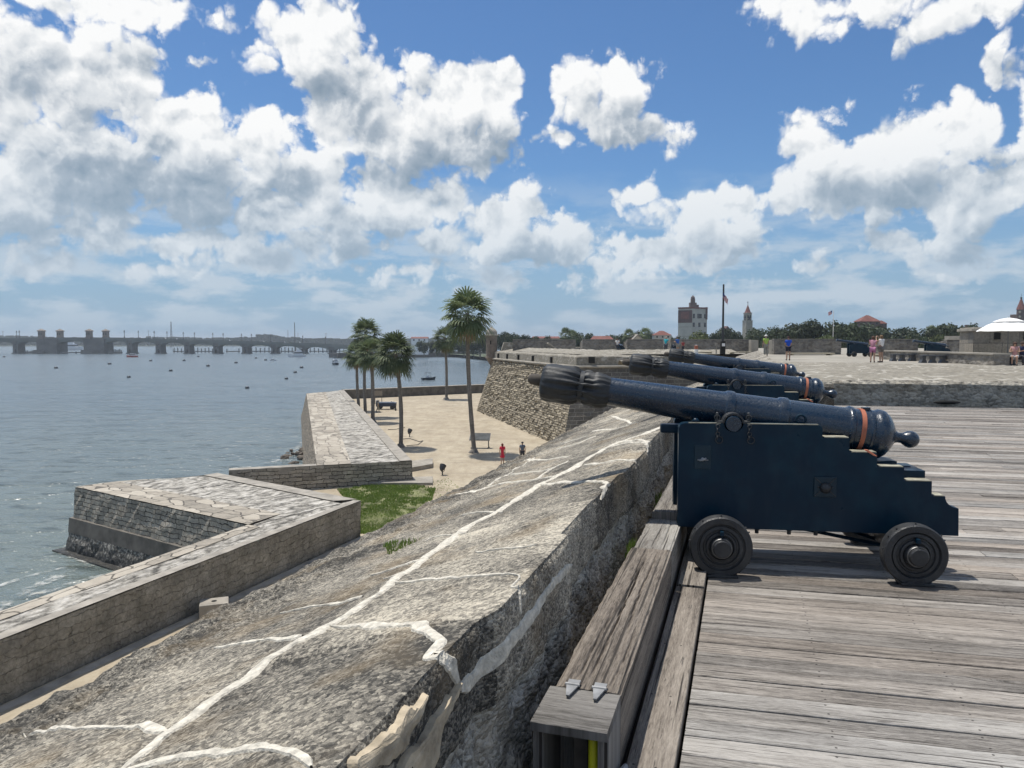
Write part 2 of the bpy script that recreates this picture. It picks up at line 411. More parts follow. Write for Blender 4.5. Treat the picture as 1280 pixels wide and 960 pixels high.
def wood(name, light, mid, dark, gr=1.0, knots=True, wear=1.0):
    """weathered timber in plank UVs: u along the grain in metres, v across; attribute rnd = one value per board"""
    m, t, b = newmat(name)
    uv = nd(t, 'ShaderNodeUVMap').outputs[0]
    rnd = nd(t, 'ShaderNodeAttribute', {'attribute_name': 'rnd'}).outputs['Fac']
    off = nd(t, 'ShaderNodeCombineXYZ', _0=mth(t, 'MULTIPLY', rnd, 37.0), _1=mth(t, 'MULTIPLY', rnd, 91.0), _2=rnd).outputs[0]
    p = vmt(t, 'ADD', uv, off)
    # knots bend the grain
    kv = nd(t, 'ShaderNodeTexVoronoi', {'feature': 'F1'}, Vector=vmt(t, 'MULTIPLY', p, (0.55, 4.0, 1)), Scale=1.0)
    kd = kv.outputs['Distance']
    bend = mth(t, 'MULTIPLY', mapr(t, kd, 0.0, 0.22, 1, 0, True), 0.05 if knots else 0.0)
    pw = vmt(t, 'ADD', p, nd(t, 'ShaderNodeCombineXYZ', _0=0.0, _1=bend, _2=0.0).outputs[0])
    g1 = noise(t, vmt(t, 'MULTIPLY', pw, (0.9 * gr, 26 * gr, 1)), 1.0, 5, 0.6)
    g2 = noise(t, vmt(t, 'MULTIPLY', pw, (9.0 * gr, 110 * gr, 1)), 1.0, 5, 0.75)
    g3 = noise(t, vmt(t, 'MULTIPLY', p, (0.5, 3.0, 1)), 1.0, 5, 0.65)
    g4 = noise(t, vmt(t, 'MULTIPLY', pw, (26.0 * gr, 260 * gr, 1)), 1.0, 4, 0.75)
    f = mth(t, 'ADD', mth(t, 'MULTIPLY', g1, 0.52), mth(t, 'MULTIPLY', g2, 0.55)); f = mth(t, 'ADD', f, mth(t, 'MULTIPLY', mth(t, 'SUBTRACT', g4, 0.5), 0.62))
    f = mth(t, 'ADD', f, mapr(t, g3, 0.3, 0.7, -0.13, 0.13))
    f = mth(t, 'ADD', f, mapr(t, rnd, 0, 1, -0.13, 0.10))
    col = ramp(t, f, [(0.27, dark), (0.50, mid), (0.74, light)])
    tint = nd(t, 'ShaderNodeSeparateXYZ', _0=nd(t, 'ShaderNodeTexWhiteNoise', {'noise_dimensions': '1D'}, W=rnd).outputs['Color']).outputs[1]
    col = mixc(t, mapr(t, tint, 0.45, 1.0, 0.0, 0.38), col, (0.80, 0.66, 0.54), 'MULTIPLY')
    col = mixc(t, mapr(t, tint, 0.0, 0.3, 0.30, 0.0), col, (0.75, 0.85, 0.95), 'MULTIPLY')
    crack = mapr(t, noise(t, vmt(t, 'MULTIPLY', pw, ((2.4 if wear < 1.5 else 0.8) * gr, (75 if wear < 1.5 else 60) * gr, 1)), 1.0, 3, 0.5), 0.335 + 0.02 * (wear - 1), 0.375 + 0.02 * (wear - 1), 1, 0)
    chk = mapr(t, noise(t, vmt(t, 'MULTIPLY', pw, (7.0, 95.0, 1)), 1.0, 2, 0.5), 0.30, 0.335, 0.8, 0); col = mixc(t, chk, col, (0.05, 0.044, 0.04))
    col = mixc(t, mth(t, 'MULTIPLY', crack, min(0.9, 0.8 * wear)), col, (0.035, 0.03, 0.026))
    if knots:
        kn = mapr(t, kd, 0.022, 0.06, 1, 0); col = mixc(t, mth(t, 'MULTIPLY', kn, 0.6), col, (0.07, 0.055, 0.045))
    # nail heads over the joists, two to a board
    sx = nd(t, 'ShaderNodeSeparateXYZ', _0=uv); um = mth(t, 'SUBTRACT', mth(t, 'MODULO', mth(t, 'ADD', sx.outputs[0], 0.3), 0.6), 0.3)
    vm = mth(t, 'SUBTRACT', mth(t, 'ABSOLUTE', mth(t, 'SUBTRACT', sx.outputs[1], 0.07)), 0.042)
    nail = mapr(t, mth(t, 'ADD', mth(t, 'MULTIPLY', um, um), mth(t, 'MULTIPLY', vm, vm)), 0.00002, 0.00004, 0.9, 0); col = mixc(t, nail, col, (0.025, 0.02, 0.018))
    # dark old-traffic wear and greying across many boards
    wp_ = noise(t, worldco(t), 0.55, 5, 0.6); col = mixc(t, mapr(t, wp_, 0.42, 0.72, 0.0, 0.55), col, (0.42, 0.40, 0.38), 'MULTIPLY')
    setc(t, b, 'Base Color', col); b.inputs['Roughness'].default_value = 0.82; b.inputs['Specular IOR Level'].default_value = 0.3
    bump(t, b, mth(t, 'SUBTRACT', f, mth(t, 'MULTIPLY', crack, 0.5)), 0.7, 0.006)
    return m

def paint(name, col, rough=0.35, chip=(0.03, 0.04, 0.05), bsc=30.0, bstr=0.25, coat=0.0, dust=0.22, spec=0.5):
    m, t, b = newmat(name); co = objco(t)
    n = noise(t, co, 5.0, 6, 0.6); n2 = noise(t, co, bsc, 4, 0.6); n3 = noise(t, vmt(t, 'MULTIPLY', co, (1, 1, 0.25)), 9, 4)
    c = mixc(t, mapr(t, n, 0.45, 0.75, 0, 0.7), col, chip)
    dust = mapr(t, n3, 0.5, 0.8, 0, dust); b.inputs['Specular IOR Level'].default_value = spec
    c = mixc(t, dust, c, (0.16, 0.17, 0.17))
    setc(t, b, 'Base Color', c)
    setc(t, b, 'Roughness', mapr(t, n2, 0.3, 0.7, rough * 0.75, min(1, rough * 1.5)))
    b.inputs['Coat Weight'].default_value = coat; b.inputs['Coat Roughness'].default_value = 0.2
    bump(t, b, mth(t, 'ADD', n2, mth(t, 'MULTIPLY', n, 0.8)), bstr, 0.01)
    return m

def foliage(name, c1, c2, sc=2.0):
    m, t, b = newmat(name); co = worldco(t)
    n = noise(t, co, sc, 4, 0.65); n2 = noise(t, co, sc * 0.22, 3)
    r = nd(t, 'ShaderNodeObjectInfo').outputs['Random']
    c = mixc(t, mapr(t, n, 0.3, 0.7), c1, c2)
    c = mixc(t, mapr(t, n2, 0.35, 0.65, 0, 0.4), c, tuple(x * 0.55 for x in c1))
    k = mapr(t, r, 0, 1, 0.75, 1.25); cc = vmt(t, 'SCALE', c); t.links.new(k, cc.node.inputs['Scale'])
    setc(t, b, 'Base Color', cc); b.inputs['Roughness'].default_value = 0.6; b.inputs['Specular IOR Level'].default_value = 0.3
    tr = nd(t, 'ShaderNodeBsdfTranslucent', Color=cc); mx = nd(t, 'ShaderNodeMixShader', _0=0.25, _1=b.outputs[0], _2=tr.outputs[0])
    t.links.new(mx.outputs[0], t.nodes['Material Output'].inputs[0])
    return m

M = {}
M['top'] = coquina('coquina_top', (0.055, 0.052, 0.046), (0.235, 0.215, 0.178), (0.62, 0.56, 0.45), 70, 1.3, 0.42, 0.9, blocks=True)
M['face'] = coquina('coquina_face', (0.15, 0.142, 0.125), (0.42, 0.395, 0.34), (0.68, 0.635, 0.55), 36, 2.2, 0.30, 0.9)
M['rubble'] = coquina('coquina_rubble', (0.06, 0.055, 0.05), (0.27, 0.25, 0.21), (0.60, 0.55, 0.47), 9, 0.5, 0.2, 1.0)
M['lowface'] = coquina('coquina_low', (0.20, 0.188, 0.158), (0.38, 0.354, 0.297), (0.52, 0.485, 0.41), 9, 1.0, 0.2, 0.5)
M['mortar'] = simple('mortar', (0.60, 0.56, 0.475), 0.9, 0, 0.32, 30, 1.0, 90)
M['plaster'] = simple('plaster', (0.40, 0.335, 0.24), 0.9, 0, 0.45, 11, 1.0, 30)
M['deck'] = wood('deck_boards', (0.46, 0.43, 0.39), (0.26, 0.24, 0.215), (0.06, 0.053, 0.047), 1.0)
M['beam'] = wood('old_timber', (0.38, 0.355, 0.315), (0.225, 0.205, 0.18), (0.05, 0.043, 0.038), 0.7, True, 1.9)
M['newwood'] = wood('grey_board', (0.33, 0.325, 0.31), (0.21, 0.205, 0.195), (0.09, 0.086, 0.08), 0.8, False, 0.3)
M['iron'] = paint('black_iron', (0.003, 0.015, 0.034), 0.27, (0.007, 0.028, 0.055), 60, 0.30, 0.5, dust=0.03)
M['carriage'] = paint('carriage_paint', (0.0017, 0.017, 0.036), 0.36, (0.005, 0.037, 0.060), 7, 0.2, 0.0, dust=0.05, spec=0.22)
M['truck'] = paint('truck_iron', (0.022, 0.024, 0.027), 0.45, (0.045, 0.045, 0.045), 45, 0.5)
M['plate'] = paint('plate_paint', (0.003, 0.020, 0.036), 0.36, (0.006, 0.032, 0.05), 22, 0.2, 0.1, dust=0.02, spec=0.3)
M['edge'] = simple('worn_edge', (0.30, 0.27, 0.19), 0.7, 0, 0.2, 12)
M['strap'] = simple('orange_strap', (0.40, 0.13, 0.07), 0.7, 0, 0.15, 9)
M['steel'] = simple('bright_steel', (0.27, 0.275, 0.28), 0.65, 0.3, 0.25, 20)
M['yellow'] = simple('yellow_hose', (0.62, 0.60, 0.02), 0.5)
M['dark'] = simple('dark_gap', (0.012, 0.012, 0.011), 0.9)
def fabric(name, col):
    m, t, b = newmat(name); co = objco(t)
    n = noise(t, co, 24, 5, 0.6); c = mixc(t, mapr(t, n, 0.3, 0.75), col, tuple(x * 1.9 for x in col))
    setc(t, b, 'Base Color', c); b.inputs['Roughness'].default_value = 0.55; bump(t, b, n, 0.35, 0.01); return m
M['canvas'] = fabric('black_canvas', (0.014, 0.016, 0.018))
M['rot'] = simple('weathered_plug', (0.075, 0.065, 0.055), 0.9, 0, 0.3, 12)
# ================================================================ the bastion the camera stands on
TH = math.atan(0.3085); WD = Vector((math.sin(TH), math.cos(TH), 0)); WN = Vector((math.cos(TH), -math.sin(TH), 0))
def wp(a, s, z=0.0): return WD * s + WN * a + Vector((0, 0, z))
A_IN, A_OUT, Z_IN, Z_OUT = -0.835, -3.43, 0.70, -0.19
S0, S1 = -2.2, 19.4
BLOCKS = [-9, -1.2, 0.9, 2.46, 3.62, 4.55, 5.55, 6.9, 8.2, 9.6, 11.3, 13.0, 14.8, 16.6, 18.2, 99]
_br = random.Random(3)
BH = [_br.uniform(-0.012, 0.014) for _ in BLOCKS]; BE = [_br.uniform(-0.03, 0.02) for _ in BLOCKS]
BH[2] = -0.012; BE[2] = -0.045; BH[3] = 0.022; BE[3] = 0.03; BH[4] = 0.0; BE[4] = -0.03
def blockv(s, tab, soft=0.02):
    r = np.zeros_like(s)
    for i in range(len(BLOCKS) - 1):
        r += tab[i] * (1 / (1 + np.exp(-(s - BLOCKS[i]) / soft)) - 1 / (1 + np.exp(-(s - BLOCKS[i + 1]) / soft)))
    return r
def par_point(s, u):
    """displaced parapet surface; u = 0 inner foot .. 1 inner edge .. 2 outer edge .. 3 outer foot"""
    s = np.asarray(s, float); u = np.asarray(u, float)
    a = np.zeros_like(u); z = np.zeros_like(u)
    k = np.clip(u, 0, 1); k2 = np.clip(u - 1, 0, 1); k3 = np.clip(u - 2, 0, 1)
    a = -0.775 + (A_IN + 0.775) * k; z = -0.34 + (Z_IN + 0.34) * k
    a = a + (A_OUT - A_IN) * k2; z = z + (Z_OUT - Z_IN) * k2
    a = a - 0.95 * k3; z = z - 8.9 * k3
    # round the two edges
    e1 = np.exp(-((u - 1) / 0.045) ** 2); e2 = np.exp(-((u - 2) / 0.03) ** 2)
    z = z - 0.022 * e1 - 0.06 * e2; a = a - 0.012 * e1
    top = np.clip((u - 1) * 20, 0, 1) * np.clip((2 - u) * 20, 0, 1)
    inner = np.clip((1.02 - u) * 12, 0, 1)
    innerhalf = np.clip((1.42 - u) * 14, 0, 1)
    z = z + blockv(s, BH) * innerhalf * np.clip((u - 0.5) * 3, 0, 1)
    a = a + blockv(s, BE) * np.clip((u - 0.45) * 5, 0, 1) * np.clip((1.30 - u) * 5, 0, 1)
    P = np.stack([s, a * 1.0, z], -1)
    w = WD * 1.0
    X = P[..., 0:1] * np.array(WD) + P[..., 1:2] * np.array(WN) + np.array([0, 0, 1.0]) * P[..., 2:3]
    n1 = fbm(X, 1.1, 3, 0.5, 1); n2 = fbm(X, 5.0, 4, 0.55, 2); n3 = fbm(X, 17.0, 3, 0.6, 3)
    outer = np.clip((u - 1.62) * 6, 0, 1) * np.clip((2.2 - u) * 8, 0, 1)
    tz = top * (0.016 * n1 + 0.010 * n2 + 0.006 * n3) + outer * (0.05 * n2 + 0.02 * n3)
    rough = 0.30 + 0.70 * np.clip((0.72 - u) * 6, 0, 1)           # the lower course is the ragged one
    ta = inner * rough * (0.040 * n1 + 0.050 * n2 + 0.028 * n3) - inner * 0.035 * np.clip((0.70 - u) * 10, 0, 1)
    X = X + np.array([0, 0, 1.0]) * tz[..., None] + np.array(WN) * ta[..., None]
    X = X + np.array(WD) * (0.008 * n2 * top)[..., None]
    return X
def s_samples(a, b, k=0.0055, mn=0.012, fine0=0.8):
    r = [a]
    while r[-1] < b:
        s = r[-1]
        r.append(s + (0.05 if s < fine0 else max(mn, k * s)))
    r[-1] = b
    return np.array(r)
fort = thing('stone_parapet', 'thick sloping shell-stone parapet with white mortar seams along the timber deck', 'parapet')
ss = s_samples(S0, S1)
us = np.concatenate([np.linspace(0, 0.93, 46), np.linspace(0.94, 1.06, 14), np.linspace(1.075, 1.95, 96), np.linspace(1.96, 2.1, 10), np.linspace(2.14, 3, 14)])
SS, UU = np.meshgrid(ss, us, indexing='ij')
V = par_point(SS, UU)
me = grid_mesh('stone_body', V, smooth=False)
me.materials.append(M['top']); me.materials.append(M['face'])
mi = np.repeat(((us[:-1] + us[1:]) / 2 < 0.66)[None, :], len(ss) - 1, 0).astype(np.int32).reshape(-1)
me.polygons.foreach_set('material_index', mi)
sm_ = (ss[:-1] + ss[1:]) / 2; um_ = (us[:-1] + us[1:]) / 2; S2, U2 = np.meshgrid(sm_, um_, indexing='ij')
jit = 0.05 * fbm(np.stack([S2, U2 * 3, S2 * 0], -1), 3.0, 3, 0.6, 5)
bi = np.searchsorted(np.array(BLOCKS), S2 + jit); OB = np.array([-9, 0.2, 1.7, 3.0, 4.0, 5.1, 6.2, 7.6, 9.0, 10.8, 12.4, 14.0, 16.0, 99]); bo = np.searchsorted(OB, S2 + jit)
tone_i = np.random.RandomState(5).rand(40); tone_o = np.random.RandomState(8).rand(40); tone_i[3] = 0.12; tone_i[4] = 0.72; tone_i[5] = 0.9; tone_i[6] = 0.35
tv = np.where(U2 + 0.4 * jit < 1.37, tone_i[bi], 0.25 + 0.6 * tone_o[bo]) - 0.55 * np.clip((U2 + jit * 2 - 1.68) * 5, 0, 1)
at_ = me.attributes.new('rnd', 'FLOAT', 'FACE'); at_.data.foreach_set('value', np.clip(tv, 0, 1).astype(np.float32).reshape(-1))
body = bpy.data.objects.new('stone_body', me); COL.objects.link(body); body.parent = fort
# end of the parapet (turns the corner): flank prism, in wall coordinates
fl = MB()
prof = [(17.75, -0.4), (17.78, 0.62), (17.86, 0.69), (19.30, 0.05), (19.45, -0.05), (19.7, -1.0), (20.4, -9.0), (17.75, -9.0)]
nseg = 40; vs = []
for i in range(nseg + 1):
    a = -3.25 + (1.9 + 3.25) * i / nseg
    for (s, z) in prof:
        dz = 0.02 * mnoise.noise(Vector((a * 2, s * 2, 0))) if z > -0.3 else 0
        zz = z if not (-3.3 < a < -0.8 and z > -0.2) else min(z, Z_IN + (Z_OUT - Z_IN) * (A_IN - a) / (A_IN - A_OUT) + 0.0)
        vs.append(wp(a, s, zz + dz))
np_ = len(prof); fs = [(i * np_ + j, i * np_ + (j + 1) % np_, (i + 1) * np_ + (j + 1) % np_, (i + 1) * np_ + j) for i in range(nseg) for j in range(np_)]
fs += [tuple(range(np_))[::-1], tuple(nseg * np_ + j for j in range(np_))]
fl.add(vs, fs)
# mortar seams follow the surface
pl_p = wp(A_IN, 0, Z_IN); pl_n = (wp(A_OUT, 0, Z_OUT) - pl_p).cross(WD).normalized()
def su_top(px, py):
    p = onplane(px, py, pl_p, pl_n); s = p.dot(WD); a = p.dot(WN)
    return s, 1 + (a - A_IN) / (A_OUT - A_IN)
def su_face(px, py):
    q = wp(-0.80, 0, 0); p = onplane(px, py, q, WN); s = p.dot(WD)
    return s, (p.z + 0.34) / (Z_IN + 0.34)
mo_v, mo_f = [], []
def seam(pts, w0, w1=None, seed=0, lift=0.007, rag=0.35):
    """pts: list of (s, u) on the unrolled parapet; widths in metres"""
    w1 = w0 if w1 is None else w1
    pts = [np.array(p) for p in pts]; dense = [pts[0]]
    def met(p): return np.array([p[0], p[1] * (1.04 if p[1] < 1 else 2.6)])
    for a, b in zip(pts[:-1], pts[1:]):
        L = np.linalg.norm(met(b) - met(a)); n = max(2, int(L / max(0.02, 0.008 * max(a[0], 1))))
        for i in range(1, n + 1): dense.append(a + (b - a) * i / n)
    D = np.array(dense); n = len(D); Mt = np.array([met(p) for p in D])
    # smooth the polyline
    for _ in range(6):
        D[1:-1] = 0.5 * D[1:-1] + 0.25 * (D[:-2] + D[2:])
    Mt = np.array([met(p) for p in D])
    T = np.gradient(Mt, axis=0); T /= np.linalg.norm(T, axis=1)[:, None] + 1e-9; Nn = np.stack([-T[:, 1], T[:, 0]], -1)
    b0 = len(mo_v); q = np.linspace(0, 1, n)
    arc = np.concatenate([[0], np.cumsum(np.linalg.norm(np.diff(Mt, axis=0), axis=1))])
    z0 = np.zeros(n)
    r1 = fbm(np.stack([arc, z0 + seed, z0], -1), 9.0, 3, 0.6); r2 = fbm(np.stack([arc, z0 + seed + 50, z0], -1), 9.0, 3, 0.6); r3 = fbm(np.stack([arc, z0 + seed + 90, z0], -1), 2.0, 2, 0.6)
    wid = (w0 + (w1 - w0) * q) * (1 + 0.5 * r3)
    wid = wid * np.clip(np.minimum(q, 1 - q) * 14 + 0.25, 0, 1)
    for j, k in enumerate((-0.5, -0.3, 0, 0.3, 0.5)):
        e = k * wid * (1 + rag * (r1 if k < 0 else r2) * 2 * (abs(k) > 0.2))
        m2 = Mt + Nn * e[:, None] + Nn * (0.25 * w0 * r3)[:, None]
        uu = np.where(m2[:, 1] < 1.04, m2[:, 1] / 1.04, m2[:, 1] / 2.6) if False else None
        sv = D[:, 0] + (m2[:, 0] - Mt[:, 0]); sca = np.where(D[:, 1] < 1, 1.04, 2.6); uv_ = D[:, 1] + (m2[:, 1] - Mt[:, 1]) / sca
        X = par_point(sv, uv_)
        li = (-0.012, lift, lift * 1.25, lift, -0.012)[j]
        nrm = np.where((uv_ > 0.985)[:, None], np.array(pl_n if pl_n.z > 0 else -pl_n), np.array(WN))
        X = X + nrm * li
        mo_v.append(X)
    return n
mo_parts = []
def seams(lst):
    global mo_v
    for (pts, w0, w1) in lst:
        mo_v = []
        n = seam(pts, w0, w1, seed=len(mo_parts) * 3.7)
        mo_parts.append(np.stack(mo_v, 1))
T_ = su_top; Fc = su_face
def tp(*a): return [T_(x, y) for x, y in a]
seams([  # scaled widths
 (tp((120,985),(150,958),(215,908),(330,832),(412,788),(475,746),(530,698),(585,657),(640,628),(672,606),(725,580),(770,555),(805,543),(835,528)), 0.064, 0.140),
 (tp((150,960),(200,945),(270,937),(330,932),(385,934),(415,952)), 0.056, 0.042),
 (tp((412,788),(440,786),(480,787),(520,784),(560,786),(576,792)) + [Fc(583, 806), Fc(592, 838), Fc(600, 862)], 0.062, 0.077),
 (tp((215,908),(170,908),(120,911),(70,914),(30,918)), 0.050, 0.028),
 (tp((380,799),(320,803),(268,811)), 0.053, 0.028),
 (tp((455,748),(400,757),(350,767)), 0.048, 0.028),
 (tp((530,698),(490,712),(462,721)), 0.037, 0.021), (tp((515,712),(480,724)), 0.025, 0.017),
 (tp((490,733),(560,728),(610,722),(650,719)) + [Fc(654, 730), Fc(650, 775)], 0.025, 0.017),
 (tp((598,690),(640,689),(665,684)), 0.022, 0.017),
 (tp((585,665),(540,672),(530,678)), 0.027, 0.021), (tp((630,638),(600,640),(575,646)), 0.035, 0.021),
 (tp((562,620),(596,613),(618,607),(650,602),(668,600),(700,593)), 0.083, 0.042),
 (tp((607,609),(625,598),(641,588)), 0.066, 0.028), (tp((632,594),(672,590),(700,584)), 0.062, 0.042),
 (tp((668,606),(700,602),(735,599),(762,598),(778,606)), 0.056, 0.049),
 (tp((668,600),(690,587),(710,578)), 0.062, 0.056), (tp((640,588),(668,574)), 0.062, 0.042),
 (tp((655,577),(690,574),(715,570)), 0.062, 0.042), (tp((690,562),(720,556),(745,545)), 0.066, 0.042),
 (tp((700,556),(735,545)), 0.066, 0.042), (tp((730,580),(770,574),(800,570)), 0.062, 0.042), (tp((745,566),(780,556),(815,552)), 0.066, 0.042),
 (tp((740,540),(770,536),(800,528)), 0.077, 0.042), (tp((765,520),(790,530)), 0.066, 0.056), (tp((770,555),(800,551),(822,553)), 0.062, 0.042),
 ([Fc(600, 862), Fc(622, 838), Fc(655, 790), Fc(685, 742), Fc(712, 712)], 0.077, 0.042),
])
mv = []; mf = []; b = 0
for A in mo_parts:
    n, k = A.shape[:2]; mv.append(A.reshape(-1, 3))
    for i in range(n - 1):
        for j in range(k - 1): mf.append((b + i * k + j, b + i * k + j + 1, b + (i + 1) * k + j + 1, b + (i + 1) * k + j))
    b += n * k
me = bpy.data.meshes.new('mortar_seam'); me.from_pydata(np.concatenate(mv).tolist(), [], mf)
link('mortar_seam', me, M['mortar'], fort)
# tan plaster patches left on the inner face near the camera
def plaster_patch(corners, seed):
    P = np.array([Fc(*c) for c in corners]); c0 = P.mean(0); n = 26
    vs = [tuple((par_point(c0[0], c0[1]) + np.array(WN) * 0.022))]
    ang = np.linspace(0, 2 * np.pi, n * 3, endpoint=False)
    # resample polygon boundary
    Q = np.concatenate([P, P[:1]]); seg = np.linalg.norm(np.diff(Q, axis=0), axis=1); cs = np.concatenate([[0], np.cumsum(seg)])
    rows = []
    for fr in (0.35, 0.7, 0.92, 1.0):
        tt = np.linspace(0, cs[-1], 90, endpoint=False)
        B = np.stack([np.interp(tt, cs, Q[:, 0]), np.interp(tt, cs, Q[:, 1])], -1)
        B = B + fbm(np.stack([tt * 1.0, tt * 0 + seed, tt * 0], -1), 14.0, 3, 0.6)[:, None] * np.array([[0.05, 0.03]])
        S = c0 + (B - c0) * fr
        rows.append(par_point(S[:, 0], S[:, 1]) + np.array(WN) * (0.022 if fr < 0.99 else -0.01))
    vs += [tuple(p) for r in rows for p in r]
    fs = [(0, 1 + i, 1 + (i + 1) % 90) for i in range(90)]
    for r in range(3):
        fs += [(1 + r * 90 + i, 1 + (r + 1) * 90 + i, 1 + (r + 1) * 90 + (i + 1) % 90, 1 + r * 90 + (i + 1) % 90) for i in range(90)]
    me = bpy.data.meshes.new('plaster_patch'); me.from_pydata(vs, [], fs); link('plaster_patch', me, M['plaster'], fort)
plaster_patch([(600, 848), (588, 862), (560, 905), (520, 965), (560, 965), (578, 905)], 1)
plaster_patch([(560, 862), (530, 890), (470, 950), (500, 968), (530, 935)], 2)
fl.build('flank_block', M['top'], fort, smooth=False)

# curtain parapet that carries on beyond the corner
cp = MB(); vs = []
prof = [(1.45, 0.0), (1.42, 0.62), (1.36, 0.70), (-0.6, 0.12), (-0.78, 0.02), (-1.2, -2.0), (-1.9, -9.0)]
ns = 60
for i in range(ns + 1):
    s = 17.8 + (79 - 17.8) * (i / ns) ** 1.3
    for (a, z) in prof: vs.append(wp(a, s, z + 0.03 * mnoise.noise(Vector((a, s * 0.8, z)))))
k = len(prof); fs = [(i * k + j, i * k + j + 1, (i + 1) * k + j + 1, (i + 1) * k + j) for i in range(ns) for j in range(k - 1)]
fs += [tuple(range(k))[::-1], tuple(ns * k + j for j in range(k))]
cp.add(vs, fs)
tag(cp.build('curtain_parapet', M['rubble']), 'long low shell-stone parapet running beyond the cannons towards the far bastion', 'parapet')

# ---------------------------------------------------------------- timber deck
def set_rnd(me, vals):
    a = me.attributes.new('rnd', 'FLOAT', 'FACE'); a.data.foreach_set('value', np.array(vals, np.float32))
class Boards:
    """boxes with grain UVs and one random value each"""
    def __init__(s): s.v = []; s.f = []; s.uv = []; s.r = []
    def board(s, P0, du, dv, L, W, H, r, jitter=0.0, nseg=1, skew=(0, 0), ends=None):
        """P0 corner (top), du along, dv across; skew = extra start/end offset along u at v=W"""
        b = len(s.v); up = Vector((0, 0, 1)); row = []
        for i in range(nseg + 1):
            q = i / nseg
            for (v, h) in ((0, -H), (0, -0.004), (0.004, 0), (W - 0.004, 0), (W, -0.004), (W, -H)):
                u = L * q + (skew[0] * (1 - q) + skew[1] * q) * (v / W)
                jz = jitter * mnoise.noise(Vector((r * 90 + q * L * 0.7, v * 3, r * 7)))
                s.v.append(tuple(P0 + du * u + dv * v + up * (h + jz))); row.append((u, v + (H + h if v in (0, W) and h < -0.01 else 0)))
        k = 6
        def face(ix):
            s.f.append(tuple(b + i for i in ix)); s.uv.extend([row[i] for i in ix]); s.r.append(r)
        for i in range(nseg):
            for j in range(k - 1): face((i * k + j, (i + 1) * k + j, (i + 1) * k + j + 1, i * k + j + 1))
        for base in (0, nseg * k): face([base + j for j in range(k)])
    def build(s, name, mat, parent=None):
        me = bpy.data.meshes.new(name); me.from_pydata(s.v, [], s.f)
        l = me.uv_layers.new(name='UVMap'); l.data.foreach_set('uv', np.array(s.uv, np.float32).reshape(-1)); set_rnd(me, s.r)
        return link(name, me, mat, parent)
rd = random.Random(11)
PHI = math.atan(0.235); PU = Vector((math.cos(PHI), -math.sin(PHI), 0)); PV = Vector((math.sin(PHI), math.cos(PHI), 0))
dk = Boards(); e = -7.0
while e < 20.6:
    W = rd.choice((0.135, 0.14, 0.142, 0.14, 0.138)); gap = rd.uniform(0.005, 0.010)
    if rd.random() < 0.08: gap = 0.014
    def t0(ev):   # board starts on the line X - .3085 Y = -0.225
        P = PV * ev; return (-0.222 - (P.x - 0.3085 * P.y)) / (PU.x - 0.3085 * PU.y)
    ta, tb = t0(e), t0(e + W); t = ta; sk0 = tb - ta
    tend = 30.0
    while t < tend:
        L = rd.uniform(1.6, 5.2) if t > ta + 0.1 else rd.uniform(2.0, 5.0)
        zj = rd.uniform(-0.004, 0.003)
        dk.board(PV * e + PU * t + Vector((0, 0, zj)), PU, PV, L - 0.004, W, 0.04, rd.random(), 0.006, max(2, int(L / 0.7)), (sk0, 0))
        sk0 = 0; t += L
    e += W + gap
tag(dk.build('timber_deck', M['deck']), 'weathered grey timber deck of long narrow boards', 'deck', kind='structure')
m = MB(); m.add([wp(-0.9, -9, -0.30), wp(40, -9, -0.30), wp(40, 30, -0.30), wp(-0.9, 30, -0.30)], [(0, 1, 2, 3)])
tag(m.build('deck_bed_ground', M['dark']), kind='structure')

def axb(a_x): return a_x * math.cos(TH)
# flat edge board beside the deck
eb = Boards()
for (s0, s1, r, dz) in ((-2.0, 4.98, 0.30, 0.0), (5.0, 9.8, 0.45, 0.008), (9.83, 15.0, 0.2, 0.0), (15.03, 17.7, 0.6, 0.0)):
    eb.board(wp(axb(-0.425), s0, 0.035 + dz), WD, WN, s1 - s0, 0.180, 0.09, r, 0.003, 8)
tag(eb.build('edge_board', M['beam']), 'flat weathered board laid along the deck edge beside the big timber', 'board')
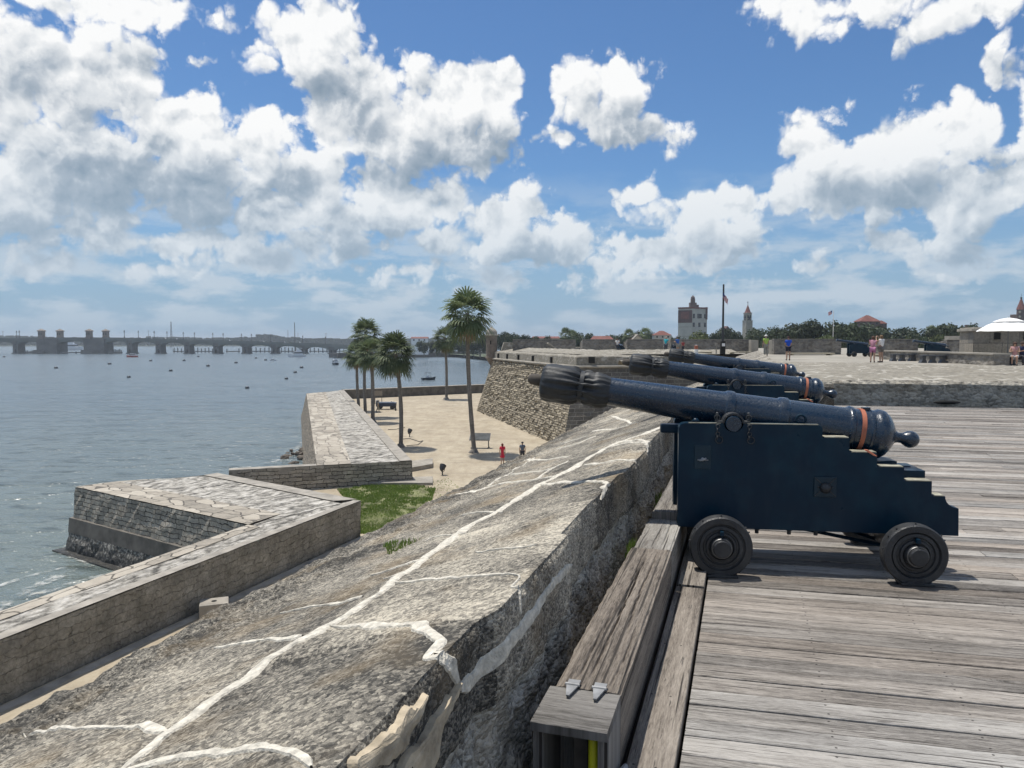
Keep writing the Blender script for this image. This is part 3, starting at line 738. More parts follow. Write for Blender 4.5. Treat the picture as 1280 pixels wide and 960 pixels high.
# the big squared kerb timber, in three lengths
def big_timber(s0, s1, w0, z1, r, label, cracks=()):
    """squared timber as a worn surface: split top, ragged edges; grain UVs"""
    n = max(20, int((s1 - s0) / 0.018)); n = min(n, 150); a0_ = axb(-0.448) - w0
    pv_ = [(0.0, -0.2 - z1)] + [(0.0, -z1 * k) for k in (0.75, 0.5, 0.25, 0.08)] + [(w0 * k, 0.0) for k in np.linspace(0, 1, 54)] + [(w0, -z1 * k) for k in (0.05, 0.15, 0.3, 0.5, 0.75, 1.0)] + [(w0, -z1 - 0.2)]
    V = np.zeros((n + 1, len(pv_), 3)); UV = np.zeros((n + 1, len(pv_), 2)); perim = np.concatenate([[0], np.cumsum([math.hypot(pv_[i + 1][0] - pv_[i][0], pv_[i + 1][1] - pv_[i][1]) for i in range(len(pv_) - 1)])])
    for i in range(n + 1):
        s_ = s0 + (s1 - s0) * i / n
        for j, (v, h) in enumerate(pv_):
            top = h > -1e-6; zz = z1 + h; vv = v
            if top:
                g = mnoise.noise(Vector((s_ * 1.2, v * 55, r * 9))) ; g2 = mnoise.noise(Vector((s_ * 2.5, v * 140, r * 5)))
                zz += 0.0028 * g + 0.0018 * g2 + 0.006 * mnoise.noise(Vector((s_ * 0.9, v * 4, r)))
                for (c0, u0, u1, d) in cracks:
                    vc = w0 * (c0 + 0.10 * mnoise.noise(Vector((s_ * 0.8, c0 * 9, 2))) + 0.02 * mnoise.noise(Vector((s_ * 9, c0 * 9, 2)))); q = (s_ - u0) / (u1 - u0)
                    if 0 < q < 1: zz -= d * math.sin(q * math.pi) ** 0.5 * math.exp(-((v - vc) / 0.0042) ** 2)
            ed = min(v, w0 - v)
            if ed < 0.012 and h > -0.05: zz -= 0.006 + 0.010 * max(0, mnoise.noise(Vector((s_ * 5, v, r * 3)))); 
            if v == 0 and h > -0.12: vv += 0.010 * mnoise.noise(Vector((s_ * 3, 1, r))) + 0.006 * mnoise.noise(Vector((s_ * 14, 1, r))) + 0.004
            p = wp(a0_ + vv, s_, zz); V[i, j] = p; UV[i, j] = (s_ - s0, perim[j])
    me = grid_mesh('kerb_timber', V, UV); import bmesh
    bm = bmesh.new(); bm.from_mesh(me); bm.verts.ensure_lookup_table(); k = len(pv_)
    for base in (0, n * k):
        f = bm.faces.new([bm.verts[base + j] for j in range(k)])
    uvl = bm.loops.layers.uv.active
    for f in bm.faces:
        if len(f.verts) > 4:
            for l in f.loops: l[uvl].uv = (l.vert.co.z * 0.2, l.vert.co.x)
    bmesh.ops.recalc_face_normals(bm, faces=bm.faces); bm.to_mesh(me); bm.free(); set_rnd(me, [r] * len(me.polygons))
    return tag(link('kerb_timber', me, M['beam']), label, 'timber', 'kerb timbers along the parapet')
CR_ = ((0.52, 2.9, 4.7, 0.030), (0.30, 2.85, 3.7, 0.014), (0.68, 3.4, 4.85, 0.018), (0.82, 2.82, 3.5, 0.012), (0.40, 3.8, 4.86, 0.014))
big_timber(2.80, 4.88, 0.262, 0.300, 0.35, 'split grey kerb timber with two steel hinges at its near end', CR_)
big_timber(4.90, 5.74, 0.248, 0.292, 0.62, 'short kerb timber piece between the long split one and the cannon carriage', ((0.45, 4.92, 5.6, 0.015), (0.75, 5.0, 5.7, 0.012)))
big_timber(5.76, 9.9, 0.225, 0.345, 0.18, 'kerb timber running on behind the nearest cannon carriage')
big_timber(9.93, 17.7, 0.225, 0.32, 0.5, 'farthest kerb timber under the second and third cannon')
# hollow box end with lid and yellow hose
bx = thing('timber_box', 'open-ended grey timber box end with hinged lid', 'box', wp(-0.55, 2.6, 0))
bx_inv = bx.matrix_world.copy()
def rel(o, root):
    o.parent = root; o.matrix_parent_inverse = Matrix.Translation(-Vector(root.location)) if root.rotation_euler.z == 0 else root.matrix_basis.inverted(); return o
a0, a1 = axb(-0.448) - 0.275, axb(-0.448)
lid = Boards(); lid.board(wp(a0, 2.50, 0.303), WN, WD, a1 - a0, 0.292, 0.035, 0.4, 0.002, 4); rel(lid.build('lid', M['newwood']), bx)
sdb = Boards(); sdb.board(wp(a1 - 0.038, 2.53, 0.266), WD, WN, 0.265, 0.038, 0.46, 0.7, 0, 2); rel(sdb.build('side_board', M['newwood']), bx)
sdb = Boards(); sdb.board(wp(a0 + 0.002, 2.53, 0.266), WD, WN, 0.265, 0.038, 0.46, 0.15, 0, 2); rel(sdb.build('side_board', M['newwood']), bx)
m = MB(); m.box(wp(a0 + 0.155, 2.66, 0.03), (0.05, 0.05, 0.44), rz=-TH); rel(m.build('inner_post', M['rot']), bx)
for k in (0.30, 0.68):
    m = MB(); a = a0 + (a1 - a0) * k
    P = [wp(a - 0.008, 2.765, 0.3115), wp(a + 0.03, 2.765, 0.3115), wp(a + 0.028, 2.80, 0.3115), wp(a + 0.020, 2.80, 0.3115)]
    P = [wp(a, 2.70, 0.3125), wp(a + 0.012, 2.70, 0.3125), wp(a + 0.028, 2.78, 0.3125), wp(a + 0.030, 2.835, 0.3125), wp(a - 0.018, 2.835, 0.3125), wp(a - 0.016, 2.78, 0.3125)]
    vs = P + [p + Vector((0, 0, 0.006)) for p in P]; n = len(P)
    m.add(vs, [tuple(range(n, 2 * n)), tuple(range(n))[::-1]] + [(i, (i + 1) % n, n + (i + 1) % n, n + i) for i in range(n)])
    m.cyl(wp(a - 0.022, 2.79, 0.318), wp(a + 0.034, 2.79, 0.318), 0.007, n=8)
    rel(m.build('hinge', M['steel'], smooth=True), bx)
m = MB(); m.tube([wp(a0 + 0.208, 2.60, 0.26), wp(a0 + 0.212, 2.58, 0.16), wp(a0 + 0.215, 2.57, 0.02), wp(a0 + 0.21, 2.57, -0.2)], 0.019, 10)
tag(m.build('garden_hose', M['yellow'], smooth=True), 'yellow hose hanging inside the open timber box', 'hose')
m = MB(); m.tube([wp(-0.405, 2.66, 0.03), wp(-0.404, 2.70, 0.05), wp(-0.402, 2.76, 0.045)], [0.012, 0.02, 0.01], 8)
tag(m.build('metal_bracket', M['steel'], smooth=True), 'small steel bracket stuck in the gap beside the edge board', 'bracket')
# ================================================================ cannons (local x towards the muzzle, +y towards the camera side, z up)
def BZ(x): return 1.064 + 0.152 * x
BAX = Vector((1, 0, 0.152)).normalized()
def bt(x): return (x + 0.86) / BAX.x      # axis parameter for local x (0 at x = -0.86)
def make_cannon(label, group, cover=True, simple_=False):
    c = thing('cannon', label, 'cannon', (0, 0, 0), 0, group)
    N = 18 if simple_ else 56
    o = (-0.86, 0, BZ(-0.86))
    pr = [(-0.835, 0.0), (-0.832, 0.022), (-0.82, 0.042), (-0.80, 0.056), (-0.775, 0.062), (-0.75, 0.056), (-0.732, 0.045), (-0.715, 0.036), (-0.69, 0.036), (-0.668, 0.046),
          (-0.66, 0.062), (-0.652, 0.066), (-0.645, 0.09), (-0.625, 0.122), (-0.605, 0.148), (-0.585, 0.163), (-0.575, 0.172), (-0.555, 0.178), (-0.53, 0.178), (-0.515, 0.172),
          (-0.50, 0.165), (-0.49, 0.163), (-0.485, 0.168), (-0.47, 0.170), (-0.465, 0.164), (-0.45, 0.160), (-0.37, 0.158), (-0.362, 0.160), (-0.355, 0.168), (-0.335, 0.170), (-0.325, 0.166), (-0.318, 0.158),
          (-0.30, 0.155), (0.08, 0.146), (0.085, 0.150), (0.095, 0.158), (0.13, 0.158), (0.15, 0.154), (0.158, 0.146), (0.17, 0.143),
          (0.46, 0.134), (0.465, 0.142), (0.49, 0.146), (0.52, 0.142), (0.53, 0.134), (0.55, 0.131), (1.42, 0.102), (1.60, 0.100), (1.66, 0.108), (1.74, 0.122), (1.79, 0.124), (1.80, 0.10)]
    m = MB(); m.lathe([(bt(x), r) for x, r in pr], o, BAX, N)
    for sgn in (1, -1):
        y0, y1 = 0.10, 0.285
        m.lathe([(0, 0.058), (0.18, 0.056), (0.19, 0.052)], (0.49, sgn * 0.10, 1.068), (0, sgn, 0), 28)
    m.box((-0.47, 0, BZ(-0.47) + 0.172), (0.05, 0.05, 0.018))
    m.build('barrel', M['iron'], c, smooth=True, angle=28)
    if not simple_:
        # lead apron strap round the breech
        m = MB(); m.lathe([(bt(-0.428), 0.1585), (bt(-0.428), 0.164), (bt(-0.398), 0.164), (bt(-0.398), 0.1585)], o, BAX, N)
        st = m.build('strap', M['strap'], c, smooth=True, angle=30)
        m = MB(); m.add([(-0.40, 0.295, 0.905), (-0.375, 0.30, 0.905), (-0.435, 0.30, 0.868), (-0.46, 0.295, 0.862), (-0.40, 0.29, 0.908), (-0.375, 0.292, 0.909), (-0.435, 0.292, 0.871), (-0.46, 0.29, 0.866)],
              [(0, 1, 2, 3), (4, 7, 6, 5), (0, 4, 5, 1), (2, 6, 7, 3), (1, 5, 6, 2), (0, 3, 7, 4)])
        m.build('strap_end', M['strap'], st)
    if cover:
        # canvas bag over the muzzle, gathered by a tie
        n = 120; xs = [1.36, 1.40, 1.445, 1.47, 1.49, 1.52, 1.545, 1.56, 1.575, 1.595, 1.615, 1.64, 1.68, 1.73, 1.78, 1.82, 1.85, 1.868, 1.876, 1.88]
        rs = [0.108, 0.120, 0.127, 0.124, 0.118, 0.124, 0.118, 0.109, 0.107, 0.112, 0.122, 0.130, 0.135, 0.137, 0.137, 0.134, 0.126, 0.103, 0.06, 0.02]
        u = Vector((0, 1, 0)); w = BAX.cross(u).normalized(); vs = []
        for x, r in zip(xs, rs):
            for k in range(n):
                a = 2 * math.pi * k / n; d = u * math.cos(a) + w * math.sin(a)
                tie = math.exp(-((x - 1.57) / 0.10) ** 2); hem = math.exp(-((x - 1.42) / 0.05) ** 2)
                q = mnoise.noise(Vector((math.cos(a) * 5.5, math.sin(a) * 5.5, x * 3.0))) ; q2 = mnoise.noise(Vector((math.cos(a) * 2.2, math.sin(a) * 2.2, x * 9)))
                q3 = math.sin(a * 17 + 3 * q2 + x * 6)
                rr = r * (1 + 0.16 * q * (tie * 1.1 + 0.35) + 0.085 * q3 * (tie + 0.5 * hem) * (0.6 + 0.9 * abs(q2)) + 0.07 * q2 * (1 - tie)) 
                rr += 0.012 * max(0, -w.z * 0 - math.sin(a)) * (1 - tie)
                vs.append(Vector((-0.86, 0, BZ(-0.86))) + BAX * bt(x) + d * max(rr, 0.005))
        fs = [(i * n + k, i * n + (k + 1) % n, (i + 1) * n + (k + 1) % n, (i + 1) * n + k) for i in range(len(xs) - 1) for k in range(n)]
        fs.append(tuple((len(xs) - 1) * n + k for k in range(n)))
        m = MB(); m.add(vs, fs)
        cv = m.build('muzzle_cover', M['canvas'], c, smooth=True, angle=60)
        m = MB(); m.lathe([(bt(1.555), 0.112), (bt(1.555), 0.121), (bt(1.585), 0.121), (bt(1.585), 0.112)], o, BAX, 40)
        m.build('tie_band', M['canvas'], cv, smooth=True, angle=40)
        m = MB(); m.lathe([(bt(1.86), 0.045), (bt(1.90), 0.046), (bt(1.95), 0.040), (bt(1.97), 0.026), (bt(1.975), 0.0)], o, BAX, 18)
        m.build('muzzle_plug', M['rot'], c, smooth=True)
    # stepped cheeks
    prof = [(0.865, 0.325), (0.865, 1.035), (0.858, 1.055), (0.84, 1.066), (0.82, 1.07), (0.558, 1.07)]
    for k in range(1, 10):
        a = math.pi * k / 10; prof.append((0.49 + 0.066 * math.cos(a), 1.072 - 0.060 * math.sin(a)))
    prof += [(0.422, 1.07), (-0.085, 1.07), (-0.10, 1.06), (-0.107, 1.045), (-0.108, 0.984), (-0.286, 0.984), (-0.287, 0.886), (-0.468, 0.886), (-0.469, 0.790), (-0.645, 0.790), (-0.646, 0.697), (-0.825, 0.697), (-0.826, 0.598), (-0.912, 0.596)]
    for k in range(1, 7):
        a = math.pi / 2 * k / 7; prof.append((-0.912 - 0.088 * (1 - math.cos(a)), 0.596 - 0.080 * math.sin(a)))
    prof += [(-1.000, 0.515), (-1.005, 0.325)]
    for sgn in (1, -1):
        m = MB(); m.prism([(p[0], p[1]) for p in prof], 'y', sgn * 0.172, sgn * 0.275)
        ch = m.build('cheek', M['carriage'], c, bevel=0.004 if not simple_ else 0)
        if simple_: continue
        # worn light edges on the treads
        for (x0, x1, z) in ((0.80, 0.575, 1.07), (0.40, -0.08, 1.07), (-0.118, -0.282, 0.984), (-0.296, -0.464, 0.886), (-0.478, -0.641, 0.790), (-0.655, -0.821, 0.697), (-0.835, -0.905, 0.598)):
            w_ = 0.100 if z < 1.0 else 0.02
            m = MB(); m.box(((x0 + x1) / 2, sgn * (0.277 - w_ / 2), z + 0.001), (abs(x1 - x0) - 0.006, w_, 0.006)); m.build('worn_tread', M['edge'], ch)
        # plates, bolts and rings
        m = MB(); m.box((-0.131, sgn * 0.279, 0.64), (0.15, 0.012, 0.14)); m.build('bolt_plate', M['plate'], ch, bevel=0.005)
        m = MB(); m.lathe([(0, 0.036), (0.012, 0.038), (0.03, 0.028), (0.04, 0.012), (0.042, 0)], (-0.131, sgn * 0.285, 0.635), (0, sgn, 0), 16)
        for dx in (-0.045, 0.045): m.ball((-0.131 + dx, sgn * 0.286, 0.64), 0.007, 8, 5)
        m.build('bolt_head', M['truck'], ch, smooth=True)
        m = MB()
        for s1 in (1, -1):
            m.tube([(-0.131 - 0.07, sgn * 0.2865, 0.64 + s1 * 0.065), (-0.131 + 0.07, sgn * 0.2865, 0.64 - s1 * 0.065)], 0.003, 6)
        m.build('plate_rib', M['truck'], ch)
        m = MB(); m.box((0.70, sgn * 0.2775, 0.83), (0.115, 0.008, 0.17)); m.build('eye_plate', M['plate'], ch, bevel=0.004)
        m = MB(); m.torus((0.70, sgn * 0.287, 0.815), 0.022, 0.007, (0.3, 0, 1), 14, 8); m.ball((0.70, sgn * 0.29, 0.815), 0.014, 10, 6); m.cyl((0.66, sgn * 0.285, 0.81), (0.735, sgn * 0.285, 0.81), 0.004)
        m.build('eye_bolt', M['steel'], ch, smooth=True)
        # cap square over the trunnion
        vs = []; n = 16
        arc = [(0.49 + 0.075 * math.cos(math.pi * k / n), 1.072 + 0.072 * math.sin(math.pi * k / n)) for k in range(n + 1)]
        pts = [(0.60, 1.072)] + arc + [(0.38, 1.072)]
        arc2 = [(0.49 + 0.062 * math.cos(math.pi * k / n), 1.072 + 0.059 * math.sin(math.pi * k / n)) for k in range(n + 1)]
        m = MB()
        for i in range(n):
            q = [arc[i], arc[i + 1], arc2[i + 1], arc2[i]]
            m.prism(q, 'y', sgn * 0.18, sgn * 0.272)
        m.box((0.40, sgn * 0.226, 1.078), (0.05, 0.092, 0.014)); m.box((0.58, sgn * 0.226, 1.078), (0.05, 0.092, 0.014))
        m.build('cap_square', M['truck'], ch, smooth=True, angle=30)
        for x in (0.598, 0.382):
            m = MB(); m.cyl((x, sgn * 0.235, 1.07), (x, sgn * 0.235, 1.125), 0.008); m.torus((x, sgn * 0.245, 1.108), 0.018, 0.004, (0.2, 1, 0), 14, 6); m.ball((x, sgn * 0.235, 1.135), 0.012, 8, 6); m.build('eye_ring', M['truck'], ch, smooth=True); m = MB()
            for k in range(4): m.torus((x + 0.004 * (k % 2), sgn * 0.284, 1.05 - 0.026 * k), 0.013, 0.0035, (1, 0, 0) if k % 2 else (0, 1, 0), 10, 6)
            m.torus((x - 0.01, sgn * 0.283, 0.955), 0.024, 0.004, (0, 1, 0.1), 14, 6)
            m.build('chain', M['truck'], ch, smooth=True)
        m = MB(); m.ball((0.745, sgn * 0.22, 1.078), 0.024, 12, 6); m.cyl((0.745, sgn * 0.22, 1.06), (0.745, sgn * 0.22, 1.085), 0.028, n=12); m.build('stud', M['carriage'], ch, smooth=True)
        m = MB(); m.torus((0.02, sgn * 0.20, 1.10), 0.030, 0.009, (0.2, 1, 0), 16, 8); m.cyl((0.02, sgn * 0.20, 1.06), (0.02, sgn * 0.20, 1.085), 0.014); m.build('lifting_ring', M['carriage'], ch, smooth=True)
    # transom, bed, axles
    m = MB(); m.box((0.72, 0, 0.72), (0.12, 0.344, 0.5)); m.build('transom', M['carriage'], c)
    m = MB(); m.box((0.90, 0.0, 1.00), (0.16, 0.10, 0.065), rz=0.0); m.build('transom_hook', M['carriage'], c, bevel=0.015)
    m = MB(); m.box((-0.30, 0, 0.62), (0.95, 0.30, 0.07)); m.box((-0.72, 0, 0.70), (0.20, 0.34, 0.10)); m.build('stool_bed', M['carriage'], c, bevel=0.004)
    m = MB(); m.prism([(-0.15, 0.66), (-0.66, 0.66), (-0.66, 0.80), (-0.62, 0.805), (-0.15, 0.75)], 'y', -0.09, 0.09); m.cyl((-0.66, 0, 0.74), (-0.78, 0, 0.735), 0.018, 0.022); m.build('quoin', M['carriage'], c)
    for x, r in ((0.614, 0.213), (-0.66, 0.207)):
        m = MB(); m.box((x, 0, r + 0.045), (0.17, 0.54, 0.165)); m.cyl((x, -0.57, r), (x, 0.57, r), 0.062, n=20); m.build('axle', M['carriage'], c, smooth=True)
        for sgn in (1, -1):
            R0 = 0.213 if x > 0 else 0.207; R0 *= 1.0
            pr = [(-0.05, 0.06), (-0.05, R0 - 0.012), (-0.042, R0), (0.04, R0), (0.05, R0 - 0.008), (0.05, R0 - 0.048), (0.036, R0 - 0.055), (0.034, 0.150), (0.042, 0.146), (0.044, 0.125), (0.034, 0.118), (0.034, 0.108), (0.048, 0.102), (0.050, 0.088), (0.036, 0.084), (0.036, 0.05)]
            m = MB(); m.lathe(pr, (x, sgn * 0.508, r), (0, sgn, 0), 14 if simple_ else 56)
            wl = m.build('wheel', M['truck'], c, smooth=True, angle=25)
            if simple_: continue
            m = MB(); m.lathe([(0, 0.080), (0.035, 0.076), (0.048, 0.070), (0.052, 0.063), (0.074, 0.060), (0.080, 0.054), (0.081, 0.0)], (x, sgn * 0.535, r), (0, sgn, 0), 32); m.build('hub', M['truck'], wl, smooth=True, angle=30)
            m = MB(); m.torus((x, sgn * 0.588, r), 0.066, 0.005, (0, 1, 0), 28, 6); m.build('hub_ring', M['steel2'], wl, smooth=True)
            m = MB(); m.box((x, sgn * 0.57, r + 0.105), (0.022, 0.05, 0.03)); m.build('linch_pin', M['carriage'], wl, bevel=0.003)
            for a in (0, 35, 55, -50, 80, 190, 240, 300): m = MB(); m.cyl((x + (R0 - 0.004) * math.sin(R(a)), sgn * 0.53, r + (R0 - 0.004) * math.cos(R(a))), (x + (R0 + 0.010) * math.sin(R(a)), sgn * 0.53, r + (R0 + 0.010) * math.cos(R(a))), 0.006, n=8); m.build('rim_bolt', M['truck'], wl)
            m = MB(); m.box((x - 0.01, sgn * 0.508, 0.012), (0.21, 0.13, 0.018)); m.box((x, sgn * 0.508, 0.018), (0.12, 0.12, 0.022)); m.build('wheel_pad', M['truck'], c, bevel=0.003)
    if not simple_:
        m = MB(); m.tube([(0.16, 0.06, 0.325), (-0.58, 0.06, 0.19)], 0.013, 8); m.build('tie_rod', M['carriage'], c)
        m = MB(); m.tube([(-0.18, -0.06, 0.325), (-0.58, -0.06, 0.20)], 0.013, 8); m.build('tie_rod', M['carriage'], c)
        for x in (0.31, 0.09, -0.09):
            m = MB(); m.cyl((x, 0.22, 0.335), (x, 0.22, 0.285), 0.014, n=10); m.cyl((x, 0.22, 0.325), (x, 0.22, 0.315), 0.028, n=6); m.build('bottom_bolt', M['truck'], c)
        m = MB(); m.box((0.0, 0, 0.34), (1.5, 0.30, 0.05)); m.build('bottom_plank', M['carriage'], c)
    # the body sits well inside the wide-set wheels
    for ch in c.children:
        if ch.name.split('.')[0] in ('wheel', 'wheel_pad', 'axle'): continue
        ch.scale = (1.031,) * 3; ch.location = (0, 0, EYE * (1 - 1.031))
    return c
M['steel2'] = simple('dull_steel', (0.16, 0.16, 0.16), 0.45, 0.7, 0.2, 30)
M['edge'] = simple('worn_edge', (0.30, 0.285, 0.22), 0.7, 0, 0.45, 14)
CG = 'black cannons on stepped carriages along the deck'
can1 = make_cannon('nearest black cannon with orange strap and full stepped carriage in view on the deck', CG)
RZ = math.pi - 0.14
can1.location = (2.142, 5.622, 0); can1.rotation_euler = (0, 0, RZ)
can2 = copy_tree(can1); can2['label'] = 'second black cannon in the row, carriage half hidden behind the nearest cannon'
can2.location = (3.570, 10.32, 0)
can3 = copy_tree(can1); can3['label'] = 'farthest of the three deck cannons, only its covered barrel showing above the second one'
can3.location = (5.26, 15.78, 0.02)
# ================================================================ water, shore, sea walls
ZW, ZG, ZT = -10.8, -8.6, -7.05
def water_mat():
    m, t, b = newmat('sea_water'); co = worldco(t)
    n1 = noise(t, vmt(t, 'MULTIPLY', co, (0.45, 1.0, 1)), 0.75, 4, 0.6); n2 = noise(t, vmt(t, 'MULTIPLY', co, (0.5, 1, 1)), 0.16, 4, 0.55); n3 = noise(t, vmt(t, 'MULTIPLY', co, (0.25, 1.0, 1)), 0.012, 4, 0.55)
    b.inputs['Roughness'].default_value = 0.22; b.inputs['IOR'].default_value = 1.33
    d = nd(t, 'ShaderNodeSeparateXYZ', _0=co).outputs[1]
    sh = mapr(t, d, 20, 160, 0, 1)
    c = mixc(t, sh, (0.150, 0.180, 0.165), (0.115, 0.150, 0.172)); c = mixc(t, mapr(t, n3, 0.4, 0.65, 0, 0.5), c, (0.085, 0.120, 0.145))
    c = mixc(t, mapr(t, n1, 0.53, 0.66, 0, 0.75), c, (0.035, 0.05, 0.05))  # dark ripple facets painted into the colour in place of varying reflection
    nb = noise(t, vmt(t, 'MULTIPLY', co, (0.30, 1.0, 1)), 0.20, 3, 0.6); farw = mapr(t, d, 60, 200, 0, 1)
    c = mixc(t, mth(t, 'MULTIPLY', mapr(t, nb, 0.52, 0.66, 0, 0.6), mapr(t, d, 40, 110, 0.3, 1)), c, (0.05, 0.07, 0.08))  # broader far ripples, likewise darkened in the colour
    setc(t, b, 'Base Color', c)
    h = mth(t, 'ADD', mth(t, 'ADD', mth(t, 'MULTIPLY', n1, 0.60), mth(t, 'MULTIPLY', n2, 0.9)), mth(t, 'MULTIPLY', nb, 1.2))
    bump(t, b, h, 1.0, 1.1)
    return m
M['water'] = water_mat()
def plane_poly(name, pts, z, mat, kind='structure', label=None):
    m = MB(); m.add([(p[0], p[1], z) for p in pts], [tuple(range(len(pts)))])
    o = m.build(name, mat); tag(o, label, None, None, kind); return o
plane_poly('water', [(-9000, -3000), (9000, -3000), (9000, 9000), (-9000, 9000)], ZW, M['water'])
# sand and land sheet
m, t, b = newmat('sand'); co = worldco(t)
n = noise(t, co, 0.25, 6, 0.6); n2 = noise(t, vmt(t, 'MULTIPLY', co, (1, 0.35, 1)), 1.2, 6, 0.7); n3 = noise(t, co, 8, 5, 0.7); n4 = noise(t, vmt(t, 'MULTIPLY', co, (0.35, 1.4, 1)), 0.7, 5, 0.65)
c = mixc(t, mapr(t, n, 0.35, 0.65), (0.34, 0.285, 0.205), (0.44, 0.38, 0.28)); c = mixc(t, mapr(t, n2, 0.42, 0.70, 0, 0.75), c, (0.25, 0.20, 0.135)); c = mixc(t, mapr(t, n4, 0.52, 0.70, 0, 0.65), c, (0.19, 0.16, 0.12)); c = mixc(t, mapr(t, n3, 0.4, 0.8, 0, 0.3), c, (0.5, 0.45, 0.36))
far = mapr(t, nd(t, 'ShaderNodeSeparateXYZ', _0=co).outputs[1], 190, 260); c = mixc(t, far, c, (0.07, 0.085, 0.045))
setc(t, b, 'Base Color', c); b.inputs['Roughness'].default_value = 0.95; bump(t, b, mth(t, 'ADD', n2, mth(t, 'MULTIPLY', n3, 0.4)), 0.5, 0.06); M['sand'] = m
P3 = onz(451, 626, ZT); Q0 = onz(0, 800, ZT); dA = (Q0 - P3).normalized(); P4 = P3 + dA * 75
R5 = onz(0, 765, ZT); P6 = onz(310, 656, ZT); dB = (R5 - P6).normalized(); P5 = P6 + dB * 75
P1 = onz(94, 609, ZT); P2 = onz(272, 592, ZT)
T1 = onz(383, 492, ZT); T2 = onz(430, 488, ZT); T3 = onz(515, 576, ZT); T5 = onz(396, 582, ZT); T0 = onz(286, 588, ZT)
C1 = onz(612, 481, ZT)
land = [(P4.x, P4.y), (P3.x - 1, P3.y), (P2.x + 0.5, P2.y), (-18, 50.8), (T5.x - 0.3, T5.y + 0.6), (T1.x + 1, T1.y), (T2.x, T2.y + 0.2), (C1.x, C1.y + 0.3), (0, 152), (26, 175), (30, 260), (-6, 430), (-40, 560), (-78, 612), (-104, 700), (-118, 800), (300, 1500), (900, 3500), (7000, 7000), (7000, -800), (-10, -800)]
def zgr(Y): return ZG - 0.42 * min(1.0, max(0.0, (54.0 - Y) / 10.0))
rows = []
for i in range(90):
    Y = -60 + 114.2 * i / 89
    if Y < P3.y: q = (Y - P4.y) / (P3.y - P4.y); xl = P4.x + (P3.x - P4.x) * q - 0.45
    else: xl = float(np.interp(Y, [P3.y, P2.y, 54.3], [P3.x - 1.2, -18.6, -12.0]))
    rows.append([(xl + (8 - xl) * j / 40, Y, zgr(Y) + 0.03 * mnoise.noise(Vector((Y * .8, j * .6, 0)))) for j in range(41)])
me = grid_mesh('sand_ground', np.array(rows)); me.materials.append(M['sand']); tag(link('sand_ground', me), kind='structure')
land2 = [(-12, 54.2), (T5.x - 0.3, 54.3), (T1.x + 1, T1.y)] + land[6:15] + [(7000, 54.2)]
plane_poly('sand_ground', land2, ZG, M['sand'])
island = [(-6000, 1900), (-1500, 1750), (-900, 1650), (-420, 1750), (-100, 2000), (1200, 3600), (9000, 8000), (-6000, 8000)]
plane_poly('far_shore_ground', island, ZW + 0.6, simple('marsh', (0.06, 0.08, 0.045), 0.9, 0, 0.3, 0.01))

def tabby(name):
    """whitish shell rubble laid in rough rows"""
    m, t, b = newmat(name); uv = nd(t, 'ShaderNodeUVMap').outputs[0]; co = worldco(t)
    wob = vmt(t, 'SUBTRACT', noise(t, co, 0.8, 4, out='Color'), (0.5, 0.5, 0.5))
    p = vmt(t, 'MULTIPLY_ADD', wob, (0.5, 0.5, 0), uv)
    v = nd(t, 'ShaderNodeTexVoronoi', {'feature': 'F1'}, Vector=vmt(t, 'MULTIPLY', p, (1.2, 2.6, 1)), Scale=1.5)
    n = noise(t, co, 3.2, 6, 0.7); n2 = noise(t, co, 12, 5, 0.7); row = noise(t, vmt(t, 'MULTIPLY', p, (0.3, 2.2, 1)), 1.0, 3, 0.6)
    f = mth(t, 'ADD', mth(t, 'MULTIPLY', n, 0.6), mth(t, 'MULTIPLY', n2, 0.4)); f = mth(t, 'SUBTRACT', f, mth(t, 'MULTIPLY', mapr(t, v.outputs['Distance'], 0.25, 0.75), 0.22))
    f = mth(t, 'ADD', f, mapr(t, row, 0.3, 0.7, -0.14, 0.12))
    c = ramp(t, f, [(0.19, (0.08, 0.075, 0.066)), (0.32, (0.26, 0.243, 0.21)), (0.46, (0.45, 0.423, 0.375)), (0.62, (0.62, 0.59, 0.535))])
    setc(t, b, 'Base Color', c); b.inputs['Roughness'].default_value = 0.9; bump(t, b, f, 1.0, 0.12); return m
